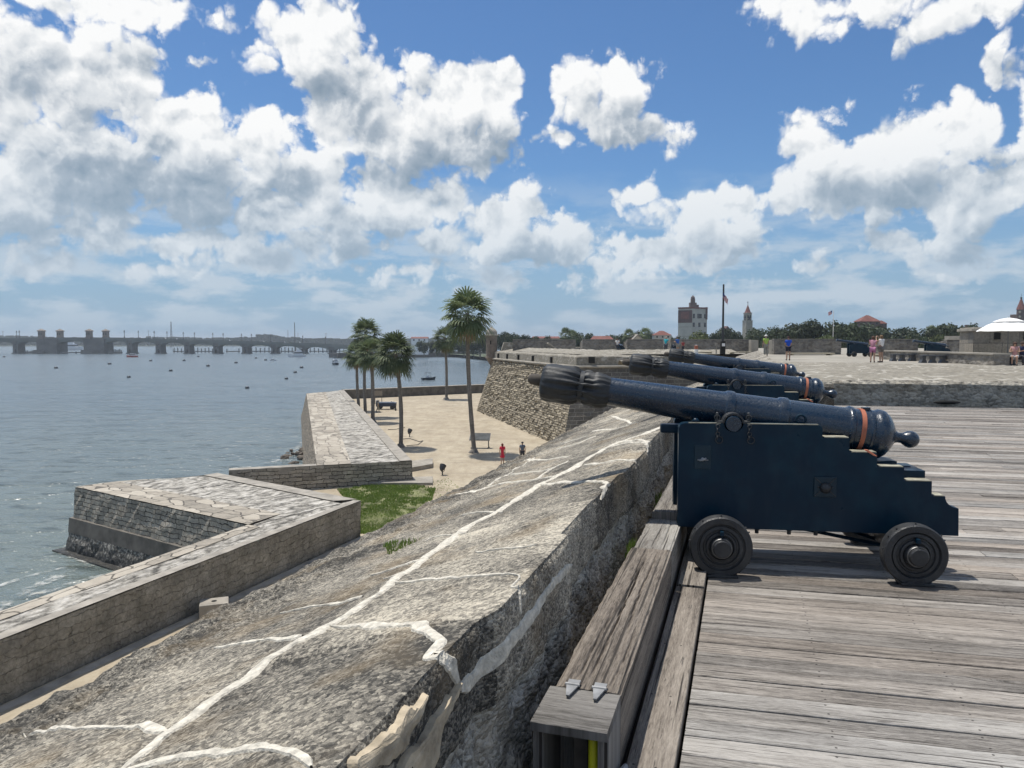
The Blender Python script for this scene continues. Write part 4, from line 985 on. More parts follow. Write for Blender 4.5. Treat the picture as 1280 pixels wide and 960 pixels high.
def flags(name, bw=1.3, bh=0.8):
    m, t, b = newmat(name); uv = nd(t, 'ShaderNodeUVMap').outputs[0]; co = worldco(t); wob = vmt(t, 'SUBTRACT', noise(t, co, 1.1, 3, out='Color'), (0.5, 0.5, 0.5)); p = vmt(t, 'MULTIPLY_ADD', wob, (0.35, 0.35, 0), vmt(t, 'MULTIPLY', uv, (0.8, 1.25, 0)))
    v = nd(t, 'ShaderNodeTexVoronoi', {'feature': 'F1', 'distance': 'CHEBYCHEV', 'voronoi_dimensions': '2D'}, Vector=p, Scale=0.95, Randomness=0.85); v2 = nd(t, 'ShaderNodeTexVoronoi', {'feature': 'F2', 'distance': 'CHEBYCHEV', 'voronoi_dimensions': '2D'}, Vector=p, Scale=0.95, Randomness=0.85)
    gap = mapr(t, mth(t, 'SUBTRACT', v2.outputs['Distance'], v.outputs['Distance']), 0.02, 0.06, 1, 0); tone = nd(t, 'ShaderNodeSeparateXYZ', _0=v.outputs['Color']).outputs[0]; n = noise(t, co, 5, 6, 0.7); n2 = noise(t, co, 0.5, 4)
    f = mth(t, 'ADD', mth(t, 'MULTIPLY', tone, 0.45), mth(t, 'MULTIPLY', n, 0.6)); f = mth(t, 'ADD', f, mapr(t, n2, 0.3, 0.7, -0.12, 0.12)); c = ramp(t, f, [(0.2, (0.20, 0.18, 0.15)), (0.5, (0.36, 0.32, 0.26)), (0.85, (0.50, 0.455, 0.38))]); c = mixc(t, mth(t, 'MULTIPLY', gap, 0.8), c, (0.07, 0.062, 0.052))
    setc(t, b, 'Base Color', c); b.inputs['Roughness'].default_value = 0.92; bump(t, b, mth(t, 'SUBTRACT', mth(t, 'ADD', mth(t, 'MULTIPLY', n, 0.6), mth(t, 'MULTIPLY', tone, 0.5)), gap), 0.9, 0.06); return m
M['tabby'] = tabby('tabby_rubble'); M['flags'] = flags('flagstones')
M['seaface'] = masonry('sea_wall_stone', (0.48, 0.435, 0.36), (0.30, 0.272, 0.225), (0.05, 0.047, 0.04), 0.95, 0.26, 0.020, 0.14, 0.40, 1.0)
M['inface'] = masonry('inner_wall_stone', (0.35, 0.335, 0.295), (0.295, 0.283, 0.25), (0.215, 0.205, 0.18), 0.7, 0.30, 0.012, 0.20, 0.6, 0.9)
M['seaside'] = masonry('sea_side_stone', (0.42, 0.36, 0.28), (0.31, 0.27, 0.22), (0.10, 0.09, 0.08), 0.9, 0.32, 0.03, 0.07, 0.35, 1.0)
M['wet'] = simple('wet_concrete', (0.115, 0.104, 0.088), 0.8, 0, 0.45, 1.2, 0.6, 6)
M['coping'] = simple('coping_cement', (0.30, 0.275, 0.235), 0.9, 0, 0.3, 1.6, 0.5, 9)
m, t, b = newmat('barnacles'); co = worldco(t); n = noise(t, co, 5, 6, 0.75); sx = nd(t, 'ShaderNodeSeparateXYZ', _0=co).outputs[2]
f = mth(t, 'ADD', n, mapr(t, sx, -10.8, -9.3, -0.12, 0.06)); c = ramp(t, f, [(0.38, (0.02, 0.02, 0.017)), (0.49, (0.09, 0.083, 0.07)), (0.60, (0.42, 0.40, 0.35))]); setc(t, b, 'Base Color', c); bump(t, b, n, 1.0, 0.15); M['barn'] = m

def wall_strip(mb_uv, pts, z0, z1, batter=0.0, side=1, res=0.5, rough=0.04, u0=0.0):
    """vertical (or battered) face along a polyline, as displaced grid; returns V, UV"""
    P = [Vector((p[0], p[1], 0)) for p in pts]; cols = []; us_ = []; u = u0
    for a, b in zip(P[:-1], P[1:]):
        L = (b - a).length; n = max(1, int(L / res))
        for i in range(n + (1 if b is P[-1] else 0)):
            cols.append((a + (b - a) * (i / n), (b - a).normalized())); us_.append(u + L * i / n)
        u += L
    nz = max(2, int(abs(z1 - z0) / res) + 1); V = np.zeros((len(cols), nz, 3)); UV = np.zeros((len(cols), nz, 2))
    for i, (c, d) in enumerate(cols):
        nrm = Vector((d.y, -d.x, 0)) * side
        for j in range(nz):
            z = z0 + (z1 - z0) * j / (nz - 1); q = 1 - (z - z0) / (z1 - z0)
            p = c + nrm * (batter * q); V[i, j] = (p.x, p.y, z); UV[i, j] = (us_[i], z)
    if rough:
        k = fbm(V, 1.7, 4, 0.6, 9); nrm = np.array([[(d.y * side, -d.x * side, 0)] for c, d in cols]); V = V + nrm * (k * rough)[..., None]
    return V, UV
def poly_sheet(name, poly, z, mat, parent, axis, rough=0.05, res=0.45, rise=None):
    """top surface as triangulated grid clipped roughly to a polygon, with UVs along axis"""
    import bmesh
    m = MB(); m.add([(p.x, p.y, z) for p in poly], [tuple(range(len(poly)))]); me = m.mesh(name)
    bm = bmesh.new(); bm.from_mesh(me)
    bmesh.ops.triangulate(bm, faces=bm.faces)
    for _ in range(7):
        es = [e for e in bm.edges if e.calc_length() > res * 1.6]
        if not es: break
        bmesh.ops.subdivide_edges(bm, edges=es, cuts=1); bmesh.ops.triangulate(bm, faces=bm.faces)
    co = np.array([v.co for v in bm.verts]); k = fbm(co, 1.3, 4, 0.6, 4); inner = np.array([0.0 if v.is_boundary else 1.0 for v in bm.verts])
    for v, kk, ii in zip(bm.verts, k, inner): v.co.z += kk * rough * ii + (0.02 * kk if not ii else 0)
    bm.normal_update()
    for f in bm.faces:
        if f.normal.z < 0: f.normal_flip()
    uvl = bm.loops.layers.uv.new('UVMap'); ax = Vector(axis).normalized(); ay = Vector((-ax.y, ax.x, 0))
    for f in bm.faces:
        for l in f.loops: l[uvl].uv = (l.vert.co.dot(ax), l.vert.co.dot(ay))
    bm.to_mesh(me); bm.free(); return link(name, me, mat, parent)
def face_part(name, pts, z0, z1, mat, parent, **kw):
    V, UV = wall_strip(None, pts, z0, z1, **kw); me = grid_mesh(name, V, UV); return link(name, me, mat, parent)
def toward(a, b, d): return a + (b - a).normalized() * d

# --- battery in front with its long wall
sw = thing('sea_wall', 'long stone sea wall with wedge-shaped battery jutting into the water in front of the bastion', 'sea wall')
nA = Vector((-dA.y, dA.x, 0)); 
inA = (P6 - P3); inA = (inA - dA * inA.dot(dA)).normalized()     # towards the water, across the long wall
face_part('inner_face', [P4, P3], -9.6, ZT - 0.02, M['inface'], sw, side=-1, batter=0.12, rough=0.07, res=0.4)
face_part('back_face', [P3, P2], -10.2, ZT - 0.02, M['inface'], sw, side=-1, batter=0.1)
face_part('back_face', [P2, P1], -11.6, ZT - 0.02, M['seaside'], sw, side=-1, batter=0.3)
# outer face: dressed stone above, cement band, barnacled foot
def outer(pts, name_suffix=''):
    face_part('stone_face', pts, -8.75, ZT - 0.02, M['seaface'], sw, side=-1, batter=0.12, rough=0.10, res=0.3)
    def offs(d):
        r = []
        for i, p in enumerate(pts):
            a = pts[max(i - 1, 0)]; b = pts[min(i + 1, len(pts) - 1)]; t = (b - a).normalized(); r.append(p + Vector((-t.y, t.x, 0)) * -1 * -d)
        return r
    return offs
ctr = (P1 + P3) / 2
tq = (P6 - P1).normalized(); oq = Vector((tq.y, -tq.x, 0)); oq = oq if oq.dot(P1 - ctr) > 0 else -oq
sgn_ = 1 if Vector((tq.y, -tq.x, 0)).dot(oq) > 0 else -1
E6 = P6 + tq * 0.5
face_part('stone_face', [P1, E6], -8.85, ZT - 0.02, M['seaface'], sw, side=sgn_, batter=0.15, rough=0.12, res=0.3)
bnd = [P1 + oq * 0.28 - tq * 0.25, E6 + oq * 0.28]
m = MB(); m.add([(*(P1 - tq * 0.1).xy, -8.8), (*E6.xy, -8.8), (*bnd[1].xy, -8.86), (*bnd[0].xy, -8.86)], [(0, 1, 2, 3)]); m.build('ledge', M['wet'], sw)
face_part('cement_band', bnd, -9.7, -8.86, M['wet'], sw, side=sgn_, batter=0.1, rough=0.03)
face_part('barnacle_foot', [bnd[0] + oq * 0.1, bnd[1] + oq * 0.1], -11.3, -9.68, M['barn'], sw, side=sgn_, batter=0.30, rough=0.16, res=0.25)
m = MB(); m.prism([(oq * 0.2 + P1 - tq * 0.8).xy, (oq * 1.05 + P1 - tq * 0.8).xy, (oq * 1.05 + E6).xy, (oq * 0.2 + E6).xy], 'z', -11.3, -10.72); m.build('foot_ledge', M['barn'], sw)
tB = dB; oB = Vector((tB.y, -tB.x, 0)); oB = oB if oB.dot(-inA) < 0 else -oB
face_part('outer_face', [P5, P6], -11.6, ZT - 0.02, M['seaface'], sw, side=1 if Vector((-dB.y, dB.x, 0)).dot(oB) > 0 else -1, batter=0.3, rough=0.1)
# tops: coping, rubble, flags
cw = 0.45
pj = P6 + inA * -0.0
K3 = P3 + inA * cw; K4 = P4 + inA * cw
poly_sheet('coping', [P4, P3, K3, K4], ZT + 0.02, M['coping'], sw, dA, 0.02)
b2 = (P2 - P3).normalized(); K2 = P2 + Vector((0, 0, 0)); nb = Vector((-b2.y, b2.x, 0)); nb = nb if nb.dot(P1 - P2) > 0 else -nb
KP2 = P2 + nb * 1.0; 
poly_sheet('coping', [K3, P3 + (P2 - P3) * 0.02, P2, KP2, K3 + nb * 0.9 + b2 * 0.6], ZT + 0.05, M['flags2'] if 'flags2' in M else M['coping'], sw, b2, 0.02)
fB = 0.24
F5 = P5 - oB * fB; F6 = P6 - oB * fB + tq * 0.6
poly_sheet('rubble_fill', [K4, K3, P6 - oB * 0.3, F6, F5], ZT - 0.005, M['tabby'], sw, dA, 0.10, 0.4)
poly_sheet('flagstone', [F5, F6, P6, P5], ZT + 0.02, M['flags'], sw, dB, 0.04)
iq = -oq; G1 = P1 + iq * 2.3 + tq * 0.3; G6 = P6 + iq * 2.3 - tq * 0.5
poly_sheet('rubble_fill', [KP2, K3 + nb * 0.9, K3, P6 + inA * -0.2, G6, G1, P1 + (P2 - P1) * 0.55], ZT - 0.005, M['tabby'], sw, b2.cross(Vector((0, 0, 1))), 0.14, 0.4)
poly_sheet('flagstone', [P1, P6, G6, G1], ZT + 0.025, M['flags'], sw, tq, 0.05)
poly_sheet('flagstone', [P1, G1, P1 + (P2 - P1) * 0.6, P2 * 0.4 + P1 * 0.6], ZT + 0.03, M['flags'], sw, tq, 0.05)
# --- second wall block beyond
s2 = thing('sea_wall', 'second sea wall block beyond the gap, pale rubble top narrowing towards the palms', 'sea wall')
face_part('near_face', [T0, T5, T3], -9.2, ZT - 0.02, M['seaface'], s2, side=1, batter=0.1, rough=0.08)
face_part('palm_side_face', [T3, T2], -8.8, ZT - 0.02, M['inface'], s2, side=1, batter=0.05)
face_part('sea_face', [T1, T5], -11.3, ZT - 0.02, M['seaside'], s2, side=1, batter=1.0, rough=0.12)
face_part('sea_face', [T2, T1], -11.3, ZT - 0.02, M['seaside'], s2, side=1, batter=0.5)
m = MB(); tn = (T5 - T0).normalized(); nn_ = Vector((-tn.y, tn.x, 0)); m.prism([T0.xy, T5.xy, (T5 + nn_ * 0.8).xy, (T0 + nn_ * 0.8).xy], 'z', -11.3, ZT + 0.01); m.build('thin_wall', M['coping'], s2)
d2 = (T2 - T3).normalized(); n2_ = Vector((-d2.y, d2.x, 0)); n2_ = n2_ if n2_.dot(T5 - T3) > 0 else -n2_
poly_sheet('coping', [T3, T2, T2 + n2_ * 0.9, T3 + n2_ * 0.9], ZT + 0.04, M['coping'], s2, d2, 0.02)
poly_sheet('rubble_fill', [T5 + (T3 - T5) * 0.35, T3 + n2_ * 0.9, T2 + n2_ * 0.9, T2 + (T1 - T2) * 0.5], ZT - 0.005, M['tabby'], s2, n2_, 0.14, 0.5)
poly_sheet('flagstone', [T5, T5 + (T3 - T5) * 0.35, T2 + (T1 - T2) * 0.5, T1], ZT + 0.02, M['flags'], s2, d2, 0.06, 0.6)
# --- thin far sea wall closing the plaza
s3 = thing('sea_wall', 'low dark sea wall closing the sandy plaza behind the palms', 'sea wall')
m = MB(); d3 = (C1 - T2).normalized(); n3 = Vector((-d3.y, d3.x, 0)); Ce = C1 + d3 * 12
m.prism([T2.xy, Ce.xy, (Ce + n3 * 1.1).xy, (T2 + n3 * 1.1).xy], 'z', -11.3, ZT); m.build('wall_body', M['wet'], s3)
m = MB(); m.prism([(T2 - n3 * 0.1).xy, (Ce - n3 * 0.1).xy, (Ce + n3 * 1.2).xy, (T2 + n3 * 1.2).xy], 'z', ZT + 0.003, ZT + 0.12); m.build('coping', M['coping'], s3)

# --- loose things on the ground below
def slab(pts, z0, z1, label):
    m = MB(); m.prism([onz(x, y, z0).xy for x, y in pts], 'z', z0 - 0.4, z1); return tag(m.build('stone_slab', M['coping'], bevel=0.03), label, 'slab')
slab([(513, 590), (541, 585), (541, 578), (513, 581)], ZG, ZG + 0.35, 'grey stone slab step at the corner of the far sea wall block')
slab([(450, 606), (541, 606), (541, 598), (450, 600)], ZG, ZG + 0.16, 'long low stone slab at the foot of the dark wall by the grass')
vb = thing('utility_block', 'square concrete block with hole on top by the inner foot of the sea wall', 'block', onz(268, 769, ZG - 0.42))
m = MB(); m.box((0, 0, 0.25), (1.05, 0.85, 0.62), rz=0.35); m.build('block_body', M['coping'], vb, bevel=0.03)
m = MB(); m.lathe([(0, 0.10), (0.012, 0.10), (0.012, 0.07)], (0, 0, 0.558), (0, 0, 1), 16); m.build('hole_disc', M['dark'], vb)  # flat dark disc, its colour stands for the shade inside the hole
# path ledge at the inner foot of the long wall
m = MB(); L0, L1 = P4 - inA * 0.1, P3 - inA * 0.1
vs = []
for i in range(121):
    p = L0 + (L1 - L0) * (i / 120); w_ = 0.7 + 0.35 * mnoise.noise(Vector((i * 0.7, 0, 0)))
    vs += [(p.x, p.y, zgr(p.y) + 0.06), (p.x - inA.x * w_, p.y - inA.y * w_, zgr(p.y) - 0.10 + 0.02 * mnoise.noise(Vector((i, 3, 0))))]
m.add(vs, [(2 * i, 2 * i + 1, 2 * i + 3, 2 * i + 2) for i in range(120)]); tag(m.build('stone_path', M['coping']), kind='structure')
# grass patch: one tufted sheet
def grass_patch(name, pxs, z, n, h, seed, mat):
    rr = random.Random(seed); poly = [onz(x, y, z - 0.15).xy for x, y in pxs]; xs = [p.x for p in poly]; ys = [p.y for p in poly]; m = MB(); k = 0
    def inside(x, y):
        c = False
        for i in range(len(poly)):
            a, b = poly[i], poly[i - 1]
            if (a.y > y) != (b.y > y) and x < (b.x - a.x) * (y - a.y) / (b.y - a.y) + a.x: c = not c
        return c
    while k < n:
        x = rr.uniform(min(xs), max(xs)); y = rr.uniform(min(ys), max(ys))
        if not inside(x, y): continue
        k += 1
        if mnoise.noise(Vector((x * 0.55, y * 0.45, seed))) + 0.5 * mnoise.noise(Vector((x * 2.3, y * 2.1, seed))) + rr.uniform(-.2, .2) < -0.22: continue
        z = zgr(y) + 0.005; a = rr.uniform(0, 6.3); hh = h * rr.uniform(0.4, 1.1); w_ = h * 0.22; dx, dy = math.cos(a) * w_, math.sin(a) * w_; lx, ly = rr.uniform(-0.5, 0.5) * hh, rr.uniform(-0.5, 0.5) * hh
        m.add([(x - dx, y - dy, z), (x + dx, y + dy, z), (x + lx, y + ly, z + hh)], [(0, 1, 2)])
    me = bpy.data.meshes.new(name); me.from_pydata(m.v, [], m.f); return tag(link(name, me, mat), None, None, None, 'stuff')
M['grass'] = foliage('grass', (0.14, 0.235, 0.035), (0.24, 0.30, 0.085), 1.6)
M['dirt'] = simple('grass_soil', (0.16, 0.165, 0.075), 0.95, 0, 0.5, 0.9)
GP = [(420, 612), (500, 606), (545, 612), (538, 628), (500, 648), (470, 664), (440, 660), (448, 640)]
gb_ = MB(); pp_ = [onz(x, y, ZG - 0.2).xy for x, y in GP]; cc_ = sum((Vector(p) for p in pp_), Vector((0, 0))) / len(pp_); pp_ = [cc_ + (p - cc_) * 0.93 for p in pp_]
gb_.add([(cc_.x, cc_.y, zgr(cc_.y) + 0.035)] + [(p.x, p.y, zgr(p.y) + 0.02) for p in pp_], [(0, 1 + i, 1 + (i + 1) % len(pp_)) for i in range(len(pp_))]); tag(gb_.build('grass_base', M['dirt']), kind='stuff')
grass_patch('grass', GP, ZG, 24000, 0.15, 5, M['grass'])
tag(grass_patch('grass', [(498, 618), (560, 600), (575, 612), (540, 640)], ZG, 900, 0.10, 8, M['grass']), kind='stuff')
# tufts rooted in the parapet's outer edge
rr = random.Random(4)
def weed(pts, label, grp):
    m = MB()
    for p, h in pts:
        b_ = rr.uniform(0, 6.3); m.add([p + Vector((math.cos(b_) * 0.006, math.sin(b_) * 0.006, -0.01)), p - Vector((math.cos(b_) * 0.006, math.sin(b_) * 0.006, 0.01)), p + Vector((rr.uniform(-.5, .5) * h, rr.uniform(-.5, .5) * h, h))], [(0, 1, 2)])
    me = bpy.data.meshes.new('weed_tuft'); me.from_pydata([tuple(v) for v in m.v], [], m.f); tag(link('weed_tuft', me, M['grass']), label, 'weed', grp)
for (px, py, n, rad, lab) in ((507, 682, 260, 0.12, 'green weed tuft on the outer edge of the parapet, bigger of two'), (489, 680, 130, 0.05, 'green weed tuft on the outer edge of the parapet, smaller of two')):
    s_, u_ = su_top(px, py); c = Vector(par_point(s_, min(u_, 2.02))); L_ = []
    for i in range(n):
        a = rr.uniform(0, 6.3); r = rad * math.sqrt(rr.random()); L_.append((c + WD * (r * math.cos(a) * 1.6) + WN * (r * math.sin(a)), rr.uniform(0.008, 0.03)))
    weed(L_, lab, None)
for (s_, n, rad, lab) in ((5.2, 220, 0.12, 'dark weeds in the trench beside the kerb timber, nearer clump'), (7.0, 120, 0.12, 'dark weeds in the trench behind the nearest cannon')):
    weed([(wp(-0.76, s_ + rr.uniform(-rad, rad), 0.12 + rr.uniform(-.12, .1)) + WN * rr.uniform(0, .05), rr.uniform(.02, .07)) for i in range(n)], lab, None)
# shore rocks
M['rock'] = simple('shore_rock', (0.12, 0.10, 0.08), 0.85, 0, 0.5, 1.5, 0.8, 4)
rr = random.Random(9)
def rock(p, r, label, grp):
    m = MB(); m.ball((0, 0, 0), r, 9, 6, sc=(rr.uniform(.9, 1.5), rr.uniform(.8, 1.2), rr.uniform(.45, .8)))
    m.v = [tuple(Vector(v) * (1 + 0.32 * mnoise.noise(Vector(v) * (1.6 / r) + Vector((p.x, p.y, 0))))) for v in m.v]
    o = m.build('shore_rock', M['rock']); o.location = p; o.rotation_euler = (rr.uniform(-.4, .4), rr.uniform(-.4, .4), rr.uniform(0, 6)); tag(o, label, 'rock', grp)
for i in range(34):
    q = rr.random(); p = T5 * (1 - q) + T1 * q * 1.0; q2 = q * 0.45; p = T5 + (T1 - T5) * q2; p = p + Vector((-1.2 - rr.random() * 3.6 * (1 - q2 * 1.4), rr.uniform(-1.5, 1.5), 0)); p.z = ZW + rr.uniform(-0.05, 0.22)
    rock(p, rr.uniform(0.22, 0.6), 'brown shore rock at the foot of the second sea wall block', 'shore rocks by the second wall block')
for i in range(12):
    p = C1 + Vector((rr.uniform(-5.0, 2.5), rr.uniform(1.5, 9), 0)); p.z = ZW + rr.uniform(0.1, 0.6) + 0.3
    rock(p, rr.uniform(0.5, 1.1), 'dark boulder in the water beyond the plaza sea wall', 'boulders beyond the plaza wall')
# surf along the near sea wall
m, t, b = newmat('surf_foam'); co = worldco(t); n = noise(t, vmt(t, 'MULTIPLY', co, (1, 1, 1)), 1.3, 7, 0.72); n2 = noise(t, vmt(t, 'MULTIPLY', co, (0.35, 1.1, 1)), 0.35, 3)
uvn = nd(t, 'ShaderNodeUVMap').outputs[0]; vv = nd(t, 'ShaderNodeSeparateXYZ', _0=uvn).outputs[1]
edge = mapr(t, mth(t, 'ABSOLUTE', mth(t, 'SUBTRACT', vv, 0.5)), 0.12, 0.5, 0.17, -0.16)
a_ = mapr(t, mth(t, 'ADD', mth(t, 'ADD', mth(t, 'MULTIPLY', n, 0.75), mth(t, 'MULTIPLY', n2, 0.35)), edge), 0.68, 0.82, 0, 0.6)
setc(t, b, 'Base Color', (0.62, 0.62, 0.58)); b.inputs['Roughness'].default_value = 0.6; t.links.new(a_, b.inputs['Alpha']); M['foam'] = m
def foam(path, w_):
    V = []; UV = []
    pts = [onz(x, y, ZW + 0.05) for x, y in path]
    for i, p in enumerate(pts):
        tdir = (pts[min(i + 1, len(pts) - 1)] - pts[max(i - 1, 0)]).normalized(); nr = Vector((-tdir.y, tdir.x, 0)); ww = w_ if not isinstance(w_, list) else w_[i]
        V.append([tuple(p + nr * ww * k) for k in (-1, -0.5, 0, 0.5, 1)]); UV.append([(i, k) for k in (0, .25, .5, .75, 1)])
    me = grid_mesh('surf_foam', np.array(V), np.array(UV, float)); tag(link('surf_foam', me, M['foam']), kind='stuff')
foam([(78, 690), (108, 700), (140, 712), (175, 705)], 0.9)
foam([(-30, 775), (0, 757), (40, 735), (85, 715), (125, 703)], 1.0)
foam([(-30, 742), (10, 728), (50, 716), (95, 706)], 0.5)
foam([(30, 748), (75, 733), (120, 722), (150, 712)], 0.9)
foam([(340, 578), (362, 570), (385, 545), (380, 520)], [1.2, 1.0, 0.9, 0.8])
# ================================================================ the rest of the fort roof
M['floor'] = simple('fort_floor', (0.29, 0.268, 0.225), 0.95, 0, 0.22, 0.25, 0.3, 3)
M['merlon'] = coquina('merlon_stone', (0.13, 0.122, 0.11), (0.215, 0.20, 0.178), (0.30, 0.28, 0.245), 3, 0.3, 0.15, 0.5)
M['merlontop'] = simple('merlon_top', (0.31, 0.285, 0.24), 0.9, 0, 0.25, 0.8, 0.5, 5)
ZF = 0.30
# low wall at the end of the deck and the pale rubble bank behind it
lw = thing('low_stone_wall', 'low dark shell-stone wall across the end of the timber deck', 'wall', (0, 0, 0))
xs = np.linspace(6.6, 40, 340); prof = [(20.02, -0.25), (20.0, 0.1), (20.03, 0.35), (20.0, 0.54), (20.05, 0.60), (20.2, 0.63), (20.55, 0.62), (20.6, 0.40)]
V = np.array([[(x, y + 0.0, z - (0.02 + 0.055 * min(1, max(0, (x - 7.9) / 6.0))) * (z > 0.3)) for (y, z) in prof] for x in xs]); k = fbm(V, 3.0, 4, 0.6, 2)
V[..., 1] += 0.07 * k; V[..., 2] += 0.02 * fbm(V, 2.0, 3, 0.5, 7)
me = grid_mesh('wall_body', V[:, ::-1]); me.materials.append(M['lowface']); me.materials.append(M['rubble'])
mi = np.zeros((len(xs) - 1, 7), np.int32); mi[:, :3] = 1; me.polygons.foreach_set('material_index', mi.reshape(-1)); o = bpy.data.objects.new('wall_body', me); COL.objects.link(o); o.parent = lw
m = MB(); m.ball((11.55, 19.9, 0.02), 0.5, 12, 6, sc=(0.75, 0.12, 0.10)); m.build('drain_hole', M['dark'], lw)
bank = []
nx, ny = 150, 70
for j in range(ny):
    q = j / (ny - 1); row = []
    for i in range(nx):
        x = 6.2 + 34 * i / (nx - 1); yend = 44 - 8.5 * min(1, max(0, (x - 13) / 7)); y = 20.45 + (yend - 20.45) * q
        zb = 0.60 + (0.10 * math.sin(q * 3.14)) * (1 if x < 20 else 1) - 0.12 * q
        zb -= 0.16 * math.exp(-((q - 0.03) / 0.05) ** 2)
        row.append((x, y, zb))
    bank.append(row)
V = np.array(bank); k = fbm(V * np.array([1, 0.6, 1]), 1.4, 5, 0.6, 3); k2 = fbm(V * np.array([1, 0.5, 1]), 5.0, 3, 0.6, 5); V[..., 2] += 0.08 * k + 0.045 * k2
V[-1, :, 2] = ZF - 0.05
me = grid_mesh('stone_bank', V)
def bank_mat():
    m, t, b = newmat('stone_bank'); co = worldco(t)
    wob = vmt(t, 'SUBTRACT', noise(t, co, 0.9, 3, out='Color'), (0.5, 0.5, 0.5)); p = vmt(t, 'MULTIPLY_ADD', wob, (0.9, 0.9, 0), co)
    v = nd(t, 'ShaderNodeTexVoronoi', {'feature': 'DISTANCE_TO_EDGE'}, Vector=vmt(t, 'MULTIPLY', p, (1.0, 0.8, 1)), Scale=1.35)
    e = mapr(t, v.outputs['Distance'], 0.02, 0.07, 0.8, 0); n = noise(t, co, 4.5, 6, 0.7); n2 = noise(t, co, 0.6, 4)
    br = mapr(t, noise(t, vmt(t, 'MULTIPLY', co, (1, 1.6, 1)), 0.9, 3), 0.48, 0.6, 0, 1)
    c = ramp(t, mth(t, 'ADD', mth(t, 'MULTIPLY', n, 0.75), mth(t, 'MULTIPLY', n2, 0.25)), [(0.22, (0.07, 0.065, 0.055)), (0.47, (0.225, 0.205, 0.165)), (0.72, (0.36, 0.335, 0.28))])
    c = mixc(t, mth(t, 'MULTIPLY', e, br), c, (0.50, 0.47, 0.41)); setc(t, b, 'Base Color', c); b.inputs['Roughness'].default_value = 0.92; bump(t, b, n, 1.0, 0.08); return m
M['bank'] = bank_mat()
tag(link('stone_bank', me, M['bank']), 'pale uneven bank of shell stone and mortar behind the low dark wall', 'stone bank', kind='structure')
# floor of the far roof
far_in = lambda Y: 0.3085 * Y + 1.4
pts = [(far_in(38) , 36), (60, 36), (75, 140), (10, 140), (-1.5, 108), (6.6, 76), (far_in(77), 77)]
plane_poly('fort_floor', pts, ZF, M['floor'])
# south-east bastion: rough battered faces, cordon, sloped parapet
def far_mat():
    return masonry('rough_coursed_stone', (0.47, 0.405, 0.30), (0.31, 0.27, 0.20), (0.055, 0.048, 0.04), 0.62, 0.24, 0.035, 0.12, 0.25, 1.0)
M['rough'] = far_mat(); M['shade_rough'] = masonry('shaded_dressed_stone', (0.17, 0.16, 0.14), (0.12, 0.112, 0.10), (0.32, 0.30, 0.26), 0.95, 0.38, 0.03, 0.05, 0.45, 0.6)  # the flank's shade is put into this darker copy of the stone
ba = thing('bastion', 'far bastion with rough sunlit coursed stone face, cordon and sloping parapet', 'bastion')
BL, BR_ = Vector((-2.75, 108.5, 0)), Vector((6.35, 74.2, 0)); BF = Vector((24.5, 78.5, 0)); BB = Vector((34, 128, 0))
ZC = -0.8
def off_corner(p, pa, pb, d):
    """foot of a battered corner: p moved out of both faces by d (outside on the right of pa->p->pb)"""
    d1 = (p - pa).normalized(); d2 = (pb - p).normalized(); n1 = Vector((d1.y, -d1.x, 0)); n2 = Vector((d2.y, -d2.x, 0)); s_ = n1 + n2
    return p + s_ * (d / max(0.3, s_.dot(n1)))
BPTS = [BB, BL, BR_, BF]; FOOT = [BB, off_corner(BL, BB, BR_, 2.3), off_corner(BR_, BL, BF, 2.3), BF + Vector((0.6, -2.3, 0))]
def bface(name, i, mat, rough, res):
    a, b = BPTS[i], BPTS[i + 1]; fa, fb = FOOT[i], FOOT[i + 1]; L = (b - a).length; nu = max(2, int(L / res)); nz = max(2, int(8.6 / res))
    U, Z = np.meshgrid(np.linspace(0, 1, nu + 1), np.linspace(0, 1, nz + 1), indexing='ij')
    A = lambda v: np.array(v)[None, None, :]
    top = A(a) + (A(b) - A(a)) * U[..., None]; ft = A(fa) + (A(fb) - A(fa)) * U[..., None]; V = ft + (top - ft) * Z[..., None]; V[..., 2] = -9.4 + (ZC + 9.4) * Z
    UV = np.stack([U * L, V[..., 2]], -1); row = np.floor((UV[..., 1] + 20) / 0.24); st = np.floor(UV[..., 0] / 0.62 + (row % 2) * 0.43)
    h = np.sin(row * 12.9898 + st * 78.233) * 43758.5453; h = h - np.floor(h); d = (b - a).normalized(); nr = np.array((d.y, -d.x, 0))
    k = fbm(V, 0.9, 4, 0.6, 21); edge = np.clip(np.minimum(U, 1 - U) * 30, 0, 1); V = V + nr * (((h - 0.5) * rough + k * rough * 1.2) * edge)[..., None]
    return link(name, grid_mesh(name, V, UV), mat, ba)
bface('sea_face', 0, M['rough'], 0.15, 0.6); bface('lit_face', 1, M['rough'], 0.19, 0.16); bface('flank_face', 2, M['shade_rough'], 0.05, 0.4)
